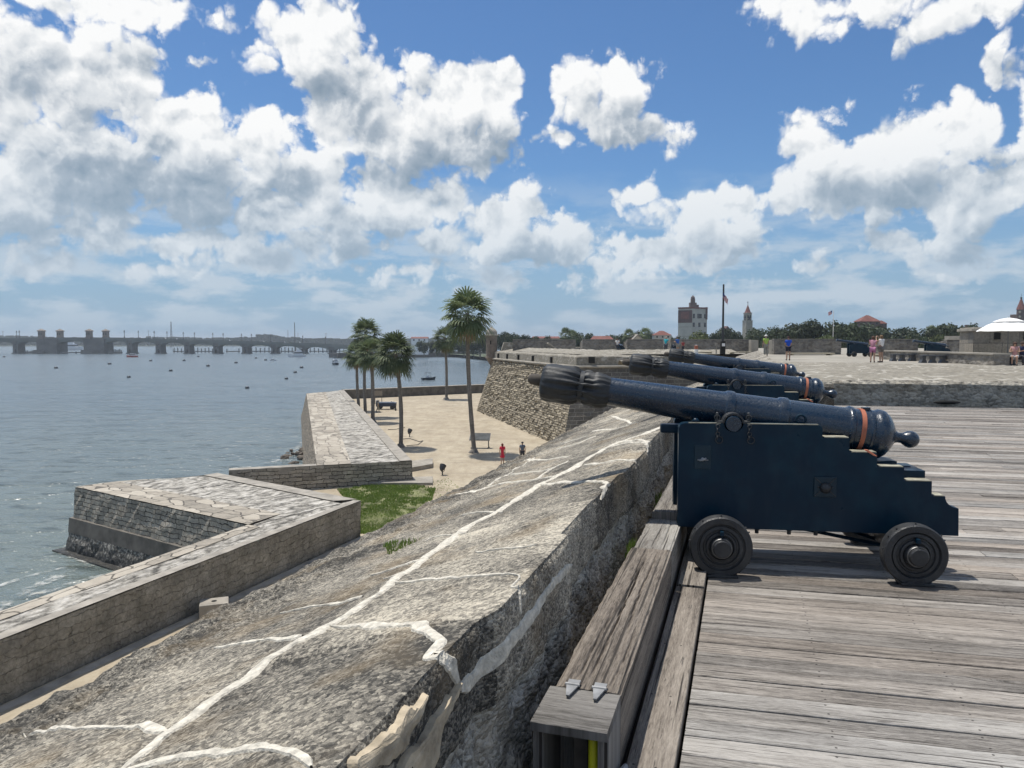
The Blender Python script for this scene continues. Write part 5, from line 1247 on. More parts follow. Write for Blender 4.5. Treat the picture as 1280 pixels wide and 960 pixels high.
def ring(profile, pts, closed, name, mat, nseg=40, jit=0.03):
    """sweep a (outward, z) profile round a polyline whose outside is on its right"""
    P = [Vector((p.x, p.y, 0)) for p in pts]; n = len(P); dirs = [(P[(i + 1) % n] - P[i]).normalized() for i in range(n)]
    rows = []
    for i in range(n - 1 if not closed else n):
        a, b = P[i], P[(i + 1) % n]
        for k in range(nseg + (1 if (not closed and i == n - 2) else 0)):
            q = k / nseg; c = a + (b - a) * q
            def mit(j):
                d1 = dirs[j - 1] if (closed or j > 0) else dirs[j]; d2 = dirs[j] if (closed or j < n - 1) else dirs[j - 1]
                n1 = Vector((d1.y, -d1.x, 0)); n2 = Vector((d2.y, -d2.x, 0)); s_ = (n1 + n2); return s_ / max(0.35, s_.dot(n1))
            nr = mit(i) * (1 - q) + mit((i + 1) % n) * q
            rows.append([tuple(c + nr * o_ + Vector((0, 0, z + jit * mnoise.noise(Vector((c.x, c.y, z * 3)))))) for o_, z in profile])
    V = np.array(rows)
    if closed: V = np.concatenate([V, V[:1]])
    return link(name, grid_mesh(name, V), mat, ba)
BP = [BB, BL, BR_, BF]
ring([(0.0, ZC - 0.28), (0.26, ZC - 0.22), (0.30, ZC - 0.10), (0.24, ZC), (0.0, ZC + 0.02)], BP, False, 'cordon', M['merlontop'], 30, 0.01)
ring([(0.02, ZC), (-0.04, 0.02), (-0.10, 0.10), (-3.2, 0.72), (-3.3, 0.65), (-3.3, 0.2)], BP, False, 'sloped_parapet', M['bank'], 60, 0.08)
# low drains/notches in the parapet face
for q in (0.10, 0.24, 0.40, 0.58, 0.78):
    c = BL + (BR_ - BL) * q; m = MB(); m.box((c.x - 0.05, c.y, -0.42), (0.30, 0.30, 0.62), rz=0.3); m.build('drain_slot', M['dark'], ba)
c = BR_ + (BF - BR_) * 0.085; m = MB(); m.box((c.x, c.y, -0.25), (0.62, 0.2, 0.62)); m.build('drain_slot', M['dark'], ba)
# sentry turret on the bastion's corner
tu = thing('sentry_turret', 'small domed stone sentry turret on the corner of the far bastion', 'turret', (-2.95, 108.6, 0))
m = MB(); m.lathe([(-2.1, 0.12), (-1.75, 0.28), (-1.2, 0.62), (-0.9, 0.80), (-0.85, 0.92), (-0.68, 0.92), (-0.64, 0.80), (2.35, 0.78)], n=24); m.build('turret_body', M['rough2'] if 'rough2' in M else simple('turret_stone', (0.20, 0.165, 0.135), 0.9, 0, 0.3, 1.5, 0.5, 8), tu, smooth=True, angle=30)
m = MB(); m.lathe([(2.34, 0.80), (2.36, 1.0), (2.50, 1.02), (2.54, 0.84), (2.75, 0.83)], n=24); m.build('cornice', M['merlontop'], tu, smooth=True, angle=30)
m = MB(); m.lathe([(2.75, 0.83), (2.95, 0.80), (3.2, 0.66), (3.4, 0.42), (3.5, 0.18), (3.62, 0.12), (3.70, 0.0)], n=24); m.build('dome', M['merlontop'], tu, smooth=True, angle=50)
m = MB(); m.box((-0.1, -0.78, 1.4), (0.18, 0.12, 0.55)); m.build('slit_window', M['dark'], tu)
# merlons: thick parapet blocks between gun openings
def merlon(x0, x1, Y, z1, label, depth=3.0, z0=ZF - 0.05, lean=0.0, rz=0.0):
    X0 = (x0 - CX) / F * Y; X1 = (x1 - CX) / F * Y; w_ = X1 - X0; o = thing('merlon', label, 'merlon', ((X0 + X1) / 2, Y + depth / 2, 0), rz, 'merlons of the far parapet')
    nx_ = max(4, int(w_ / 0.35)); prof = [(-depth / 2, z0), (-depth / 2 - 0.02, z1 - 0.1), (-depth / 2 + 0.08, z1), (depth / 2, z1 - 0.35), (depth / 2 + 0.1, z0 - 1)]
    V = np.array([[(-w_ / 2 + w_ * i / nx_, y, z + 0.03 * mnoise.noise(Vector((X0 + i, y, z)))) for y, z in prof] for i in range(nx_ + 1)])
    m = MB(); k = len(prof); vs = [tuple(p) for r in V for p in r]; fs = [(i * k + j, i * k + j + 1, (i + 1) * k + j + 1, (i + 1) * k + j) for i in range(nx_) for j in range(k - 1)]
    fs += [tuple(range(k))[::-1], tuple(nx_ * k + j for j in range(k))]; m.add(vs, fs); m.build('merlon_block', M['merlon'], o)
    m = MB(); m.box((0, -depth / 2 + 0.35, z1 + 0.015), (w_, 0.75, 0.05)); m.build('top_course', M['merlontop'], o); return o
YF = 86.0
merlon(641, 719.5, YF + 16, 1.80, 'long dark merlon nearest the sentry turret')
merlon(728, 775, YF + 4, 1.80, 'short dark merlon left of the small gun in the gap')
merlon(784, 829, YF + 2, 1.80, 'dark merlon between the gap gun and the couple at the next gun')
merlon(838, 938, YF - 2, 1.78, 'long dark merlon behind the flagpole')
merlon(967, 1051, YF - 12, 1.80, 'dark merlon behind the person in blue')
merlon(1104, 1147, YF - 14, 1.78, 'short dark merlon between the two distant cannons')
merlon(1183, 1224, YF - 18, 1.72, 'dark merlon left of the stone guardhouse')
for (x0, x1, Y, lab) in ((937, 946, YF - 3, 'pale upright stone jamb left of the person in the green shirt'), (962.5, 968, YF - 11, 'pale upright stone jamb right of the person in the green shirt')):
    X0 = (x0 - CX) / F * Y; X1 = (x1 - CX) / F * Y; m = MB(); m.box(((X0 + X1) / 2, Y, 0.98), (X1 - X0, 0.9, 1.5)); tag(m.build('stone_jamb', M['merlontop'], bevel=0.03), lab, 'jamb')
# sloping merlon on the bastion's corner
m = MB(); m.prism([(-0.9, 0.0), (-0.45, 1.42), (1.7, 1.35), (2.6, 0.55), (2.6, 0.0)], 'y', -1.3, 1.3); o = m.build('corner_merlon', M['bank'], bevel=0.06); o.location = (-0.75, 107.5, 0); o.rotation_euler = (0, 0, 0.05); tag(o, 'sunlit sloping stone block beside the sentry turret', 'merlon')
# leaning slab by it
m = MB(); m.box((0, 0, 0), (1.5, 0.8, 0.12)); o = m.build('tilted_slab', M['merlontop']); o.location = (5.0, 93, 0.95); o.rotation_euler = (0, 0.62, 0.2); tag(o, 'thin tilted pale slab on the far bastion parapet', 'slab')
# timber gun platforms: pale strips at the merlons' feet
M['ply'] = simple('pale_platform', (0.50, 0.44, 0.32), 0.8, 0, 0.15, 0.6)
for (x0, x1, Y, lab) in ((731, 762, 84, 'pale timber platform left of the gap gun'), (794, 832, 82, 'pale timber platform under the couple in blue'), (868, 890, 79, 'short pale platform left of the flagpole'), (913, 940, 77, 'pale platform right of the flagpole'), (987, 1043, 70, 'long pale platform behind the person in blue'), (1098, 1118, 64, 'pale platform behind the standing couple')):
    X0 = (x0 - CX) / F * Y; X1 = (x1 - CX) / F * Y; m = MB(); m.box(((X0 + X1) / 2, Y + 0.5, ZF + 0.17), (X1 - X0, 1.2, 0.09)); 
    for xx in (X0 + 0.3, X1 - 0.3): m.box((xx, Y + 0.5, ZF + 0.07), (0.15, 1.1, 0.14))
    tag(m.build('gun_platform', M['ply']), lab, 'platform', 'gun platforms on the far roof')
# more guns on the far roof
def far_gun(x, Y, rz, label, sc=1.0):
    c = make_cannon(label, 'distant cannons on the far parapet', cover=False, simple_=True); c.location = ((x - CX) / F * Y, Y, ZF); c.rotation_euler = (0, 0, rz); c.scale = (sc, sc, sc); return c
far_gun(1074, 64, math.pi - 0.05, 'left of two distant black cannons, beside the standing couple', 1.05)
far_gun(1171, 60, math.pi - 0.1, 'right of two distant black cannons, by the guardhouse wall', 1.0)
far_gun(776, 87, math.pi / 2 + 0.25, 'small distant cannon standing in a gap of the far parapet', 0.8)
far_gun(842, 84, math.pi / 2 - 0.2, 'distant gun with two visitors leaning over it', 0.8)
# courtyard edge wall on the right
cw_ = thing('courtyard_wall', 'low pale-topped wall running behind the benches', 'wall')
W0, W1 = Vector((27.0, 55, 0)), Vector((26.3, 41, 0))
m = MB(); dw = (W1 - W0).normalized(); nw = Vector((-dw.y, dw.x, 0)); m.prism([W0.xy, W1.xy, (W1 + nw * 0.8).xy, (W0 + nw * 0.8).xy], 'z', ZF - 0.1, 0.88); m.build('wall_body', M['rubble2'] if 'rubble2' in M else M['merlon'], cw_)
m = MB(); m.prism([(W0 - nw * 0.08).xy, (W1 - nw * 0.08).xy, (W1 + nw * 0.88).xy, (W0 + nw * 0.88).xy], 'z', 0.882, 0.97); m.build('coping', M['merlontop'], cw_)
# guardhouse of big squared stones
gh = thing('guardhouse', 'square stone guardhouse with flat moulded roof behind the white parasol', 'building', (32.2, 48.8, 0), -TH)
M['gh'] = masonry('guardhouse_stone', (0.36, 0.32, 0.26), (0.20, 0.19, 0.17), (0.12, 0.11, 0.10), 1.6, 0.75, 0.02, 0.02, 0.3, 0.4)
V, UV = wall_strip(None, [Vector((-2.6, -2.2, 0)), Vector((8, -2.2, 0)), Vector((8, 1.0, 0)), Vector((-2.6, 1.0, 0)), Vector((-2.6, -2.2, 0))], 0.2, 2.25, side=1, res=0.8, rough=0.02)
link('wall', grid_mesh('wall', V, UV), M['gh'], gh)
m = MB(); m.box((2.7, -0.6, 2.33), (10.9, 3.5, 0.16)); m.box((2.7, -0.6, 2.45), (10.6, 3.2, 0.10)); m.build('roof', M['merlontop'], gh, bevel=0.03)
for x in (-1.3, 0.3): m = MB(); m.box((x, -2.23, 1.95), (0.34, 0.1, 0.42)); m.build('window_slot', M['dark'], gh)
m = MB(); m.box((2.6, -2.24, 1.15), (1.6, 0.1, 1.7)); m.build('doorway', M['dark'], gh)
# big white parasol
pa = thing('parasol', 'big white vented parasol shading a bench by the guardhouse', 'parasol', ((1259 - CX) / F * 44.5, 44.5, ZF))
m = MB(); n = 8; vs = []
R1 = 1.68
for (r, z) in ((R1, 1.90), (R1 * 0.85, 2.10), (R1 * 0.66, 2.30), (R1 * 0.42, 2.47)):
    for k in range(48):
        a = 2 * math.pi * k / 48; sag = 1 - 0.05 * abs(math.sin(a * n / 2)) ; vs.append((r * sag * math.cos(a), r * sag * math.sin(a), z - 0.0 + (0.03 * (1 - abs(math.sin(a * n / 2))) if r == R1 else 0)))
m.add(vs, [(i * 48 + k, i * 48 + (k + 1) % 48, (i + 1) * 48 + (k + 1) % 48, (i + 1) * 48 + k) for i in range(3) for k in range(48)])
M['white_cloth'] = simple('white_canvas', (0.80, 0.80, 0.78), 0.8, 0, 0.04, 3); M['white_cloth'].node_tree.nodes['Principled BSDF'].inputs['Transmission Weight'].default_value = 0.0
cn = m.build('canopy', M['white_cloth'], pa, smooth=True)
m = MB(); vs = [(R1 * 0.50 * math.cos(2 * math.pi * k / 24), R1 * 0.5 * math.sin(2 * math.pi * k / 24), 2.475) for k in range(24)] + [(R1 * 0.25 * math.cos(2 * math.pi * k / 24), R1 * 0.25 * math.sin(2 * math.pi * k / 24), 2.64) for k in range(24)] + [(0, 0, 2.72)]
m.add(vs, [(k, (k + 1) % 24, 24 + (k + 1) % 24, 24 + k) for k in range(24)] + [(24 + k, 24 + (k + 1) % 24, 48) for k in range(24)]); m.build('vent_cap', M['white_cloth'], cn, smooth=True)
m = MB(); m.cyl((0, 0, 0), (0, 0, 2.75), 0.028, n=10); m.build('pole', M['steel2'], pa)
for k in range(8):
    a = 2 * math.pi * (k + 0.0) / 8; m = MB(); m.cyl((0.03 * math.cos(a), 0.03 * math.sin(a), 2.70), (R1 * 0.97 * math.cos(a), R1 * 0.97 * math.sin(a), 1.91), 0.012, n=6); m.build('rib', M['steel2'], pa)
m = MB(); m.lathe([(0, 0.35), (0.06, 0.34), (0.09, 0.1), (0.2, 0.05)], n=16); m.build('base', M['truck'], pa)
# benches
M['benchtop'] = simple('bench_grey', (0.055, 0.06, 0.068), 0.5, 0, 0.2, 2); 
def bench(x0, x1, Y, label):
    X0 = (x0 - CX) / F * Y; X1 = (x1 - CX) / F * Y; L = X1 - X0; b_ = thing('bench', label, 'bench', ((X0 + X1) / 2, Y, ZF), 0, 'backless benches on the fort roof')
    m = MB(); m.box((0, 0, 0.44), (L, 0.42, 0.06)); m.build('seat', M['benchtop'], b_, bevel=0.01)
    for q in (-0.42, -0.02, 0.40):
        m = MB(); m.prism([(q * L - 0.12, 0.41), (q * L + 0.12, 0.41), (q * L + 0.09, 0.2), (q * L + 0.2, 0.0), (q * L - 0.2, 0.0), (q * L - 0.09, 0.2)], 'y', -0.17, 0.17); m.build('leg', M['benchtop'], b_)
    return b_
bench(1114, 1142, 50, 'left one of two grey benches in front of the pale-topped wall')
bench(1151, 1181, 46, 'right one of two grey benches in front of the pale-topped wall')
bench(1239.5, 1290, 41.5, 'grey bench under the white parasol')
# flagpole with limp flag
def flag_mat():
    m, t, b = newmat('flag_cloth'); uv = nd(t, 'ShaderNodeUVMap').outputs[0]; s = nd(t, 'ShaderNodeSeparateXYZ', _0=uv)
    st = mth(t, 'MODULO', mth(t, 'FLOOR', mth(t, 'MULTIPLY', s.outputs[1], 13.0)), 2.0); c = mixc(t, st, (0.45, 0.02, 0.03), (0.75, 0.75, 0.75))
    cant = mth(t, 'MULTIPLY', mth(t, 'LESS_THAN', s.outputs[0], 0.4), mth(t, 'GREATER_THAN', s.outputs[1], 6.0 / 13)); c = mixc(t, cant, c, (0.02, 0.04, 0.18))
    setc(t, b, 'Base Color', c); b.inputs['Roughness'].default_value = 0.8; return m
M['flag'] = flag_mat()
def flag(px, py, Y, w_, h, label, droop=0.8, mast=None):
    V = []; UV = []
    for i in range(13):
        q = i / 12; r = []; u_ = []
        for j in range(9):
            v = j / 8; x = w_ * q * (1 - droop * 0.75); z = h * v - droop * w_ * q * 0.9; y = 0.10 * math.sin(q * 14 + v * 2) * q ** 0.3; r.append((x, y, z)); u_.append((q, v))
        V.append(r); UV.append(u_)
    o = link('flag', grid_mesh('flag', np.array(V), np.array(UV, float), True), M['flag']); p = atY(px, py, Y); o.location = p; return tag(o, label, 'flag')
fp = thing('flagpole', 'tall dark flagpole rising above the far parapet', 'flagpole', ((903 - CX) / F * 76, 76, ZF))
m = MB(); m.cyl((0, 0, 0), (0, 0, 6.9), 0.125, 0.085, 12); m.build('mast', M['truck'], fp)
m = MB(); m.box((0, 0, 0.65), (0.45, 0.45, 1.3)); m.build('mast_base', M['dark'], fp); m = MB(); m.box((0, -0.30, 0.95), (0.28, 0.1, 0.3)); m.build('notice_plate', M['white_cloth'], fp)
m = MB(); m.ball((0, 0, 6.95), 0.09, 10, 6); m.build('finial', M['truck'], fp, smooth=True)
flag(903.6, 373, 75.9, 1.1, 0.62, 'small limp striped flag hanging on the tall flagpole', 0.7)
# small post boxes beside the pole
m = MB(); m.box(((895 - CX) / F * 76, 76, ZF + 0.4), (0.1, 0.1, 0.9)); m.box(((895 - CX) / F * 76, 76, ZF + 1.0), (0.26, 0.14, 0.3)); tag(m.build('sign_post', M['coping']), 'little pale notice on a post left of the flagpole', 'sign')
m = MB(); m.lathe([(0, 0.2), (0.9, 0.17), (0.92, 0.05)], ((870 - CX) / F * 77, 77, ZF), n=12); m.lathe([(0.5, 0.19), (0.9, 0.175)], ((870 - CX) / F * 77, 76.98, ZF + 0.001), n=12, mi=1)
tag(m.build('marker_post', [M['white_cloth'], M['strap']]), 'small orange and white marker post in front of the long merlon', 'post')
# ================================================================ people
SK = {}
def skin_body(name, pts, edges, mat, parent, sub=1, root=0):
    me = bpy.data.meshes.new(name); me.from_pydata([p[0] for p in pts], edges, [])
    o = bpy.data.objects.new(name, me); COL.objects.link(o)
    bpy.context.view_layer.objects.active = o
    md = o.modifiers.new('skin', 'SKIN')
    if not me.skin_vertices:
        with bpy.context.temp_override(object=o, active_object=o): 
            o.modifiers.remove(md); bpy.ops.object.modifier_add(type='SKIN')
    sv = me.skin_vertices[0].data
    for i, p in enumerate(pts):
        r = p[1]; sv[i].radius = (r, r) if not isinstance(r, tuple) else r; sv[i].use_root = (i == root)
    ss_ = o.modifiers.new('sub', 'SUBSURF'); ss_.levels = sub; ss_.render_levels = sub
    dg = bpy.context.evaluated_depsgraph_get(); dg.update()
    me2 = bpy.data.meshes.new_from_object(o.evaluated_get(dg)); me2.name = name
    COL.objects.unlink(o); bpy.data.objects.remove(o)
    me2.polygons.foreach_set('use_smooth', [True] * len(me2.polygons)); me2.materials.clear()
    return link(name, me2, mat, parent)
cloth_cache = {}
def cloth(col):
    if col not in cloth_cache: cloth_cache[col] = simple('cloth', col, 0.85, 0, 0.15, 6)
    return cloth_cache[col]
M['skin'] = simple('skin', (0.42, 0.25, 0.17), 0.55, 0, 0.06, 4); M['skin_dark'] = simple('skin_tan', (0.30, 0.17, 0.11), 0.55, 0, 0.06, 4)
def person(label, loc, rz, shirt=(0.1, 0.1, 0.4), legs=(0.05, 0.05, 0.06), legkind='shorts', hair=(0.05, 0.03, 0.02), hat=None, pose='stand', arms='down', h=1.7, hairlen=0.0, dress=False, skin='skin', group=None, sleeve=0.6, bag=None, lean=0.0):
    k = h / 1.7; root = thing('person', label, 'person', loc, rz, group); sk = M[skin]
    J = {}
    sit = pose == 'sit'; pz = 0.50 if sit else 0.94
    def P(x, y, z): return (x * k, y * k, z * k)
    lean_ = lambda z: lean * max(0, z - pz)
    J['pelvis'] = (P(0, 0, pz), .125); J['belly'] = (P(0, 0.01 + lean_(pz + .2), pz + .2), .115); J['chest'] = (P(0, lean_(pz + .40), pz + .40), .135)
    J['neckb'] = (P(0, lean_(pz + .53), pz + .53), .065); J['neck'] = (P(0, .01 + lean_(pz + .58), pz + .58), .052); J['head'] = (P(0, .02 + lean_(pz + .65), pz + .65), .085); J['crown'] = (P(0, .01 + lean_(pz + .73), pz + .73), .075)
    J['nose'] = (P(0, .115 + lean_(pz + .66), pz + .655), .016)
    E_ = [('pelvis', 'belly'), ('belly', 'chest'), ('chest', 'neckb'), ('neckb', 'neck'), ('neck', 'head'), ('head', 'crown'), ('head', 'nose')]
    for s, n in ((-1, 'L'), (1, 'R')):
        ly = lean_(pz + .47)
        J['sh' + n] = (P(.175 * s, ly, pz + .47), .062)
        a = arms if isinstance(arms, str) else arms[0 if s < 0 else 1]
        if a == 'down': el, wr, ha = (.215 * s, ly - .01, pz + .20), (.235 * s, ly + .05, pz - .05), (.238 * s, ly + .07, pz - .13)
        elif a == 'up': el, wr, ha = (.23 * s, ly + .17, pz + .38), (.12 * s, ly + .30, pz + .60), (.08 * s, ly + .32, pz + .68)
        elif a == 'front': el, wr, ha = (.22 * s, ly + .10, pz + .24), (.13 * s, ly + .33, pz + .28), (.10 * s, ly + .40, pz + .30)
        else: el, wr, ha = (.22 * s, ly + .05, pz + .22), (.15 * s, ly + .22, pz + .06), (.12 * s, ly + .28, pz + .02)
        J['el' + n] = (P(*el), .043); J['wr' + n] = (P(*wr), .029); J['ha' + n] = (P(*ha), .033)
        E_ += [('chest', 'sh' + n), ('sh' + n, 'el' + n), ('el' + n, 'wr' + n), ('wr' + n, 'ha' + n)]
        hv = Vector(J['ha' + n][0]); wv = Vector(J['wr' + n][0]); d = (hv - wv).normalized(); sd_ = d.cross(Vector((s, 0, 0.01))).normalized()
        for f in range(4):
            off = sd_ * (0.022 * (f - 1.5)); L = (0.075, 0.088, 0.082, 0.062)[f] * k
            J[f'f{n}{f}a'] = (tuple(hv + d * 0.035 * k + off), .011); J[f'f{n}{f}b'] = (tuple(hv + d * (0.035 * k + L * 0.6) + off - Vector((s, 0, 0)) * 0.012), .009)
            E_ += [('ha' + n, f'f{n}{f}a'), (f'f{n}{f}a', f'f{n}{f}b')]
        J['th' + n] = (tuple(hv + sd_ * 0.05 + d * 0.02), .011); E_.append(('ha' + n, 'th' + n))
        J['hip' + n] = (P(.095 * s, 0, pz - .04), .098)
        st = 0.0
        if pose == 'walk': st = 0.20 * s
        if sit: kn, an, to = (.11 * s, .44, .50), (.11 * s, .42, .09), (.12 * s, .56, .035)
        else: kn, an, to = (.10 * s, .02 + st * .6, .50), (.10 * s, -.03 + st, .085), (.115 * s, .12 + st, .035)
        J['kn' + n] = (P(*kn), .062); J['ca' + n] = (P(kn[0], (kn[1] * .6 + an[1] * .4) - .02, kn[2] * .62 + an[2] * .38), .058); J['an' + n] = (P(*an), .040); J['to' + n] = (P(*to), .036)
        E_ += [('pelvis', 'hip' + n), ('hip' + n, 'kn' + n), ('kn' + n, 'ca' + n), ('ca' + n, 'an' + n), ('an' + n, 'to' + n)]
    names = list(J); ix = {n: i for i, n in enumerate(names)}
    def sc(r, g=1.0): return r * k * g
    skin_body('body', [(J[n][0], sc(J[n][1])) for n in names], [(ix[a], ix[b]) for a, b in E_], sk, root, 1, ix['pelvis'])
    def garment(name, verts, edges, col, rootn):
        nn = [v[0] for v in verts]; ii = {v[0]: i for i, v in enumerate(verts)}
        pts = [(J[v[0]][0] if len(v) < 3 else v[2], sc(v[1])) for v in verts]
        return skin_body(name, pts, [(ii[a], ii[b]) for a, b in edges], cloth(col), root, 1, ii[rootn])
    def lerp(a, b, t): return tuple(Vector(J[a][0]).lerp(Vector(J[b][0]), t))
    sv = [('pelvis', .15), ('belly', .145), ('chest', .165), ('neckb', .085), ('shL', .085), ('shR', .085), ('eL', .062, lerp('shL', 'elL', sleeve)), ('eR', .062, lerp('shR', 'elR', sleeve))]
    se = [('pelvis', 'belly'), ('belly', 'chest'), ('chest', 'neckb'), ('chest', 'shL'), ('chest', 'shR'), ('shL', 'eL'), ('shR', 'eR')]
    if sleeve < 0.05: sv = sv[:6]; se = se[:5]
    if dress:
        sv += [('skirt1', .225, P(0, 0, .70)), ('skirt2', .26, P(0, 0, .50))]; se += [('pelvis', 'skirt1'), ('skirt1', 'skirt2')]
    garment('dress' if dress else 'shirt', sv, se, shirt, 'pelvis')
    if not dress:
        t_ = 0.75 if legkind == 'shorts' else 1.0
        lv = [('pelvis', .146), ('hipL', .116), ('hipR', .116), ('kL', .085, lerp('hipL', 'knL', t_)), ('kR', .085, lerp('hipR', 'knR', t_))]; le = [('pelvis', 'hipL'), ('pelvis', 'hipR'), ('hipL', 'kL'), ('hipR', 'kR')]
        if legkind == 'long':
            lv += [('caL', .074), ('caR', .074), ('anL', .058), ('anR', .058)]; le += [('kL', 'caL'), ('kR', 'caR'), ('caL', 'anL'), ('caR', 'anR')]
        garment('trousers' if legkind == 'long' else 'shorts', lv, le, legs, 'pelvis')
    for n in 'LR':
        m = MB(); a = Vector(J['an' + n][0]); t2 = Vector(J['to' + n][0]); mid = (a + t2) / 2
        m.ball((mid.x, mid.y, 0.045 * k + (0 if not sit else 0)), 0.5, 10, 6, sc=(0.10 * k, 0.27 * k, 0.10 * k)); m.build('shoe', cloth((0.03, 0.03, 0.032)), root, smooth=True)
    hc = Vector(J['head'][0]) + Vector((0, -.012 * k, .035 * k)); m = MB(); m.ball(tuple(hc), 0.112 * k, 14, 8, sc=(0.95, 1.08, 1.0), z0=-0.15)
    if hairlen: m.ball((hc.x, hc.y - .05 * k, hc.z - hairlen * k / 2), 0.1 * k, 12, 8, sc=(0.95, 0.55, 0.6 + hairlen * 5))
    m.build('hair', cloth(hair), root, smooth=True)
    if hat:
        m = MB(); m.lathe([(0.0, 0.20), (0.012, 0.20), (0.02, 0.115), (0.10, 0.105), (0.125, 0.06), (0.128, 0)], tuple(hc + Vector((0, 0, .015 * k))), (0, 0.05, 1), 18); m.build('hat', cloth(hat), root, smooth=True)
    return root
def at_px(px, Y, z=ZF): return ((px - CX) / F * Y, Y, z)
person('person in lime green shirt and white sun hat seen from behind in a parapet gap', at_px(957, 64), 0.05, (0.36, 0.52, 0.10), (0.26, 0.25, 0.22), 'long', hat=(0.75, 0.73, 0.68), h=1.80, group=None)
person('person in bright blue shirt and dark shorts seen from behind beyond the rubble bank', at_px(985, 52), -0.1, (0.015, 0.08, 0.48), (0.012, 0.014, 0.03), 'shorts', hair=(0.05, 0.02, 0.02), h=1.62, arms='hip')
person('person bending in pink top and shorts, raising a phone', at_px(1090.5, 47), -0.5, (0.42, 0.20, 0.26), (0.40, 0.16, 0.28), 'shorts', hair=(0.10, 0.05, 0.03), arms='front', h=1.62, lean=0.25, hairlen=0.12, sleeve=0.35)
person('person in white top and dark shorts with both hands raised to the head', at_px(1101, 47.2), 0.4, (0.72, 0.70, 0.68), (0.16, 0.15, 0.14), 'shorts', hair=(0.16, 0.10, 0.05), arms='up', h=1.68, hairlen=0.1, sleeve=0.2)
person('person in teal shirt standing left of a distant gun', at_px(832, 81), -0.6, (0.02, 0.36, 0.42), (0.05, 0.06, 0.08), 'long', arms='front', h=1.75, hair=(0.35, 0.3, 0.25), lean=0.15)
person('person in plain blue shirt leaning on a distant gun', at_px(847, 81), 0.5, (0.03, 0.12, 0.40), (0.30, 0.28, 0.25), 'shorts', arms='front', h=1.75, lean=0.12)
person('small distant person in dark clothes half hidden behind the blue-shirted one', at_px(853.5, 82), 0.2, (0.30, 0.05, 0.05), (0.04, 0.04, 0.05), 'long', h=1.35)
person('person in pale clothes sitting in a gap of the far parapet', at_px(771.5, 86, ZF + 0.35), -0.3, (0.62, 0.60, 0.58), (0.04, 0.04, 0.05), 'long', pose='sit', arms='front', h=1.7)
person('person in pink top and white shorts sitting on the bench under the parasol', at_px(1268, 41.3, ZF), math.pi - 0.6, (0.45, 0.25, 0.24), (0.62, 0.62, 0.62), 'shorts', pose='sit', arms='front', h=1.7, hairlen=0.12, sleeve=0.1, hair=(0.06, 0.03, 0.02))
person('person in dark blue shirt sitting beside the one in white shorts', at_px(1277, 41.5, ZF), math.pi - 0.2, (0.02, 0.03, 0.08), (0.05, 0.05, 0.06), 'long', pose='sit', arms='front', h=1.72, skin='skin_dark')
person('person in red dress walking away across the sand', tuple(onz(628, 580, ZG)), 0.05, (0.55, 0.02, 0.05), dress=True, hair=(0.12, 0.03, 0.02), hairlen=0.1, pose='walk', h=1.70, sleeve=0.7)
person('person in grey shirt walking beside the rough bastion wall', tuple(onz(653, 578.5, ZG)), -0.1, (0.10, 0.125, 0.16), (0.03, 0.03, 0.035), 'long', hair=(0.03, 0.03, 0.03), pose='walk', h=1.76, sleeve=0.6)
person('person in khaki clothes walking past the palm trunks', tuple(onz(472.5, 515.5, ZG)), -1.4, (0.36, 0.34, 0.26), (0.40, 0.37, 0.28), 'long', pose='walk', h=1.72, hat=(0.5, 0.46, 0.36), skin='skin_dark')
# ================================================================ palms
M['palmleaf'] = foliage('palm_leaf', (0.095, 0.145, 0.065), (0.23, 0.26, 0.135), 1.2)
M['palmdry'] = simple('dry_frond', (0.30, 0.22, 0.12), 0.8, 0, 0.3, 2)
def bark_mat():
    m, t, b = newmat('palm_bark'); co = objco(t); n = noise(t, vmt(t, 'MULTIPLY', co, (1, 1, 6)), 2.2, 5, 0.6); n2 = noise(t, vmt(t, 'MULTIPLY', co, (6, 6, 0.7)), 2.0, 4)
    c = ramp(t, mth(t, 'ADD', mth(t, 'MULTIPLY', n, 0.6), mth(t, 'MULTIPLY', n2, 0.4)), [(0.3, (0.075, 0.067, 0.056)), (0.55, (0.20, 0.18, 0.155)), (0.75, (0.34, 0.31, 0.265))]); setc(t, b, 'Base Color', c); b.inputs['Roughness'].default_value = 0.9; bump(t, b, n, 0.8, 0.05); return m
M['bark'] = bark_mat()
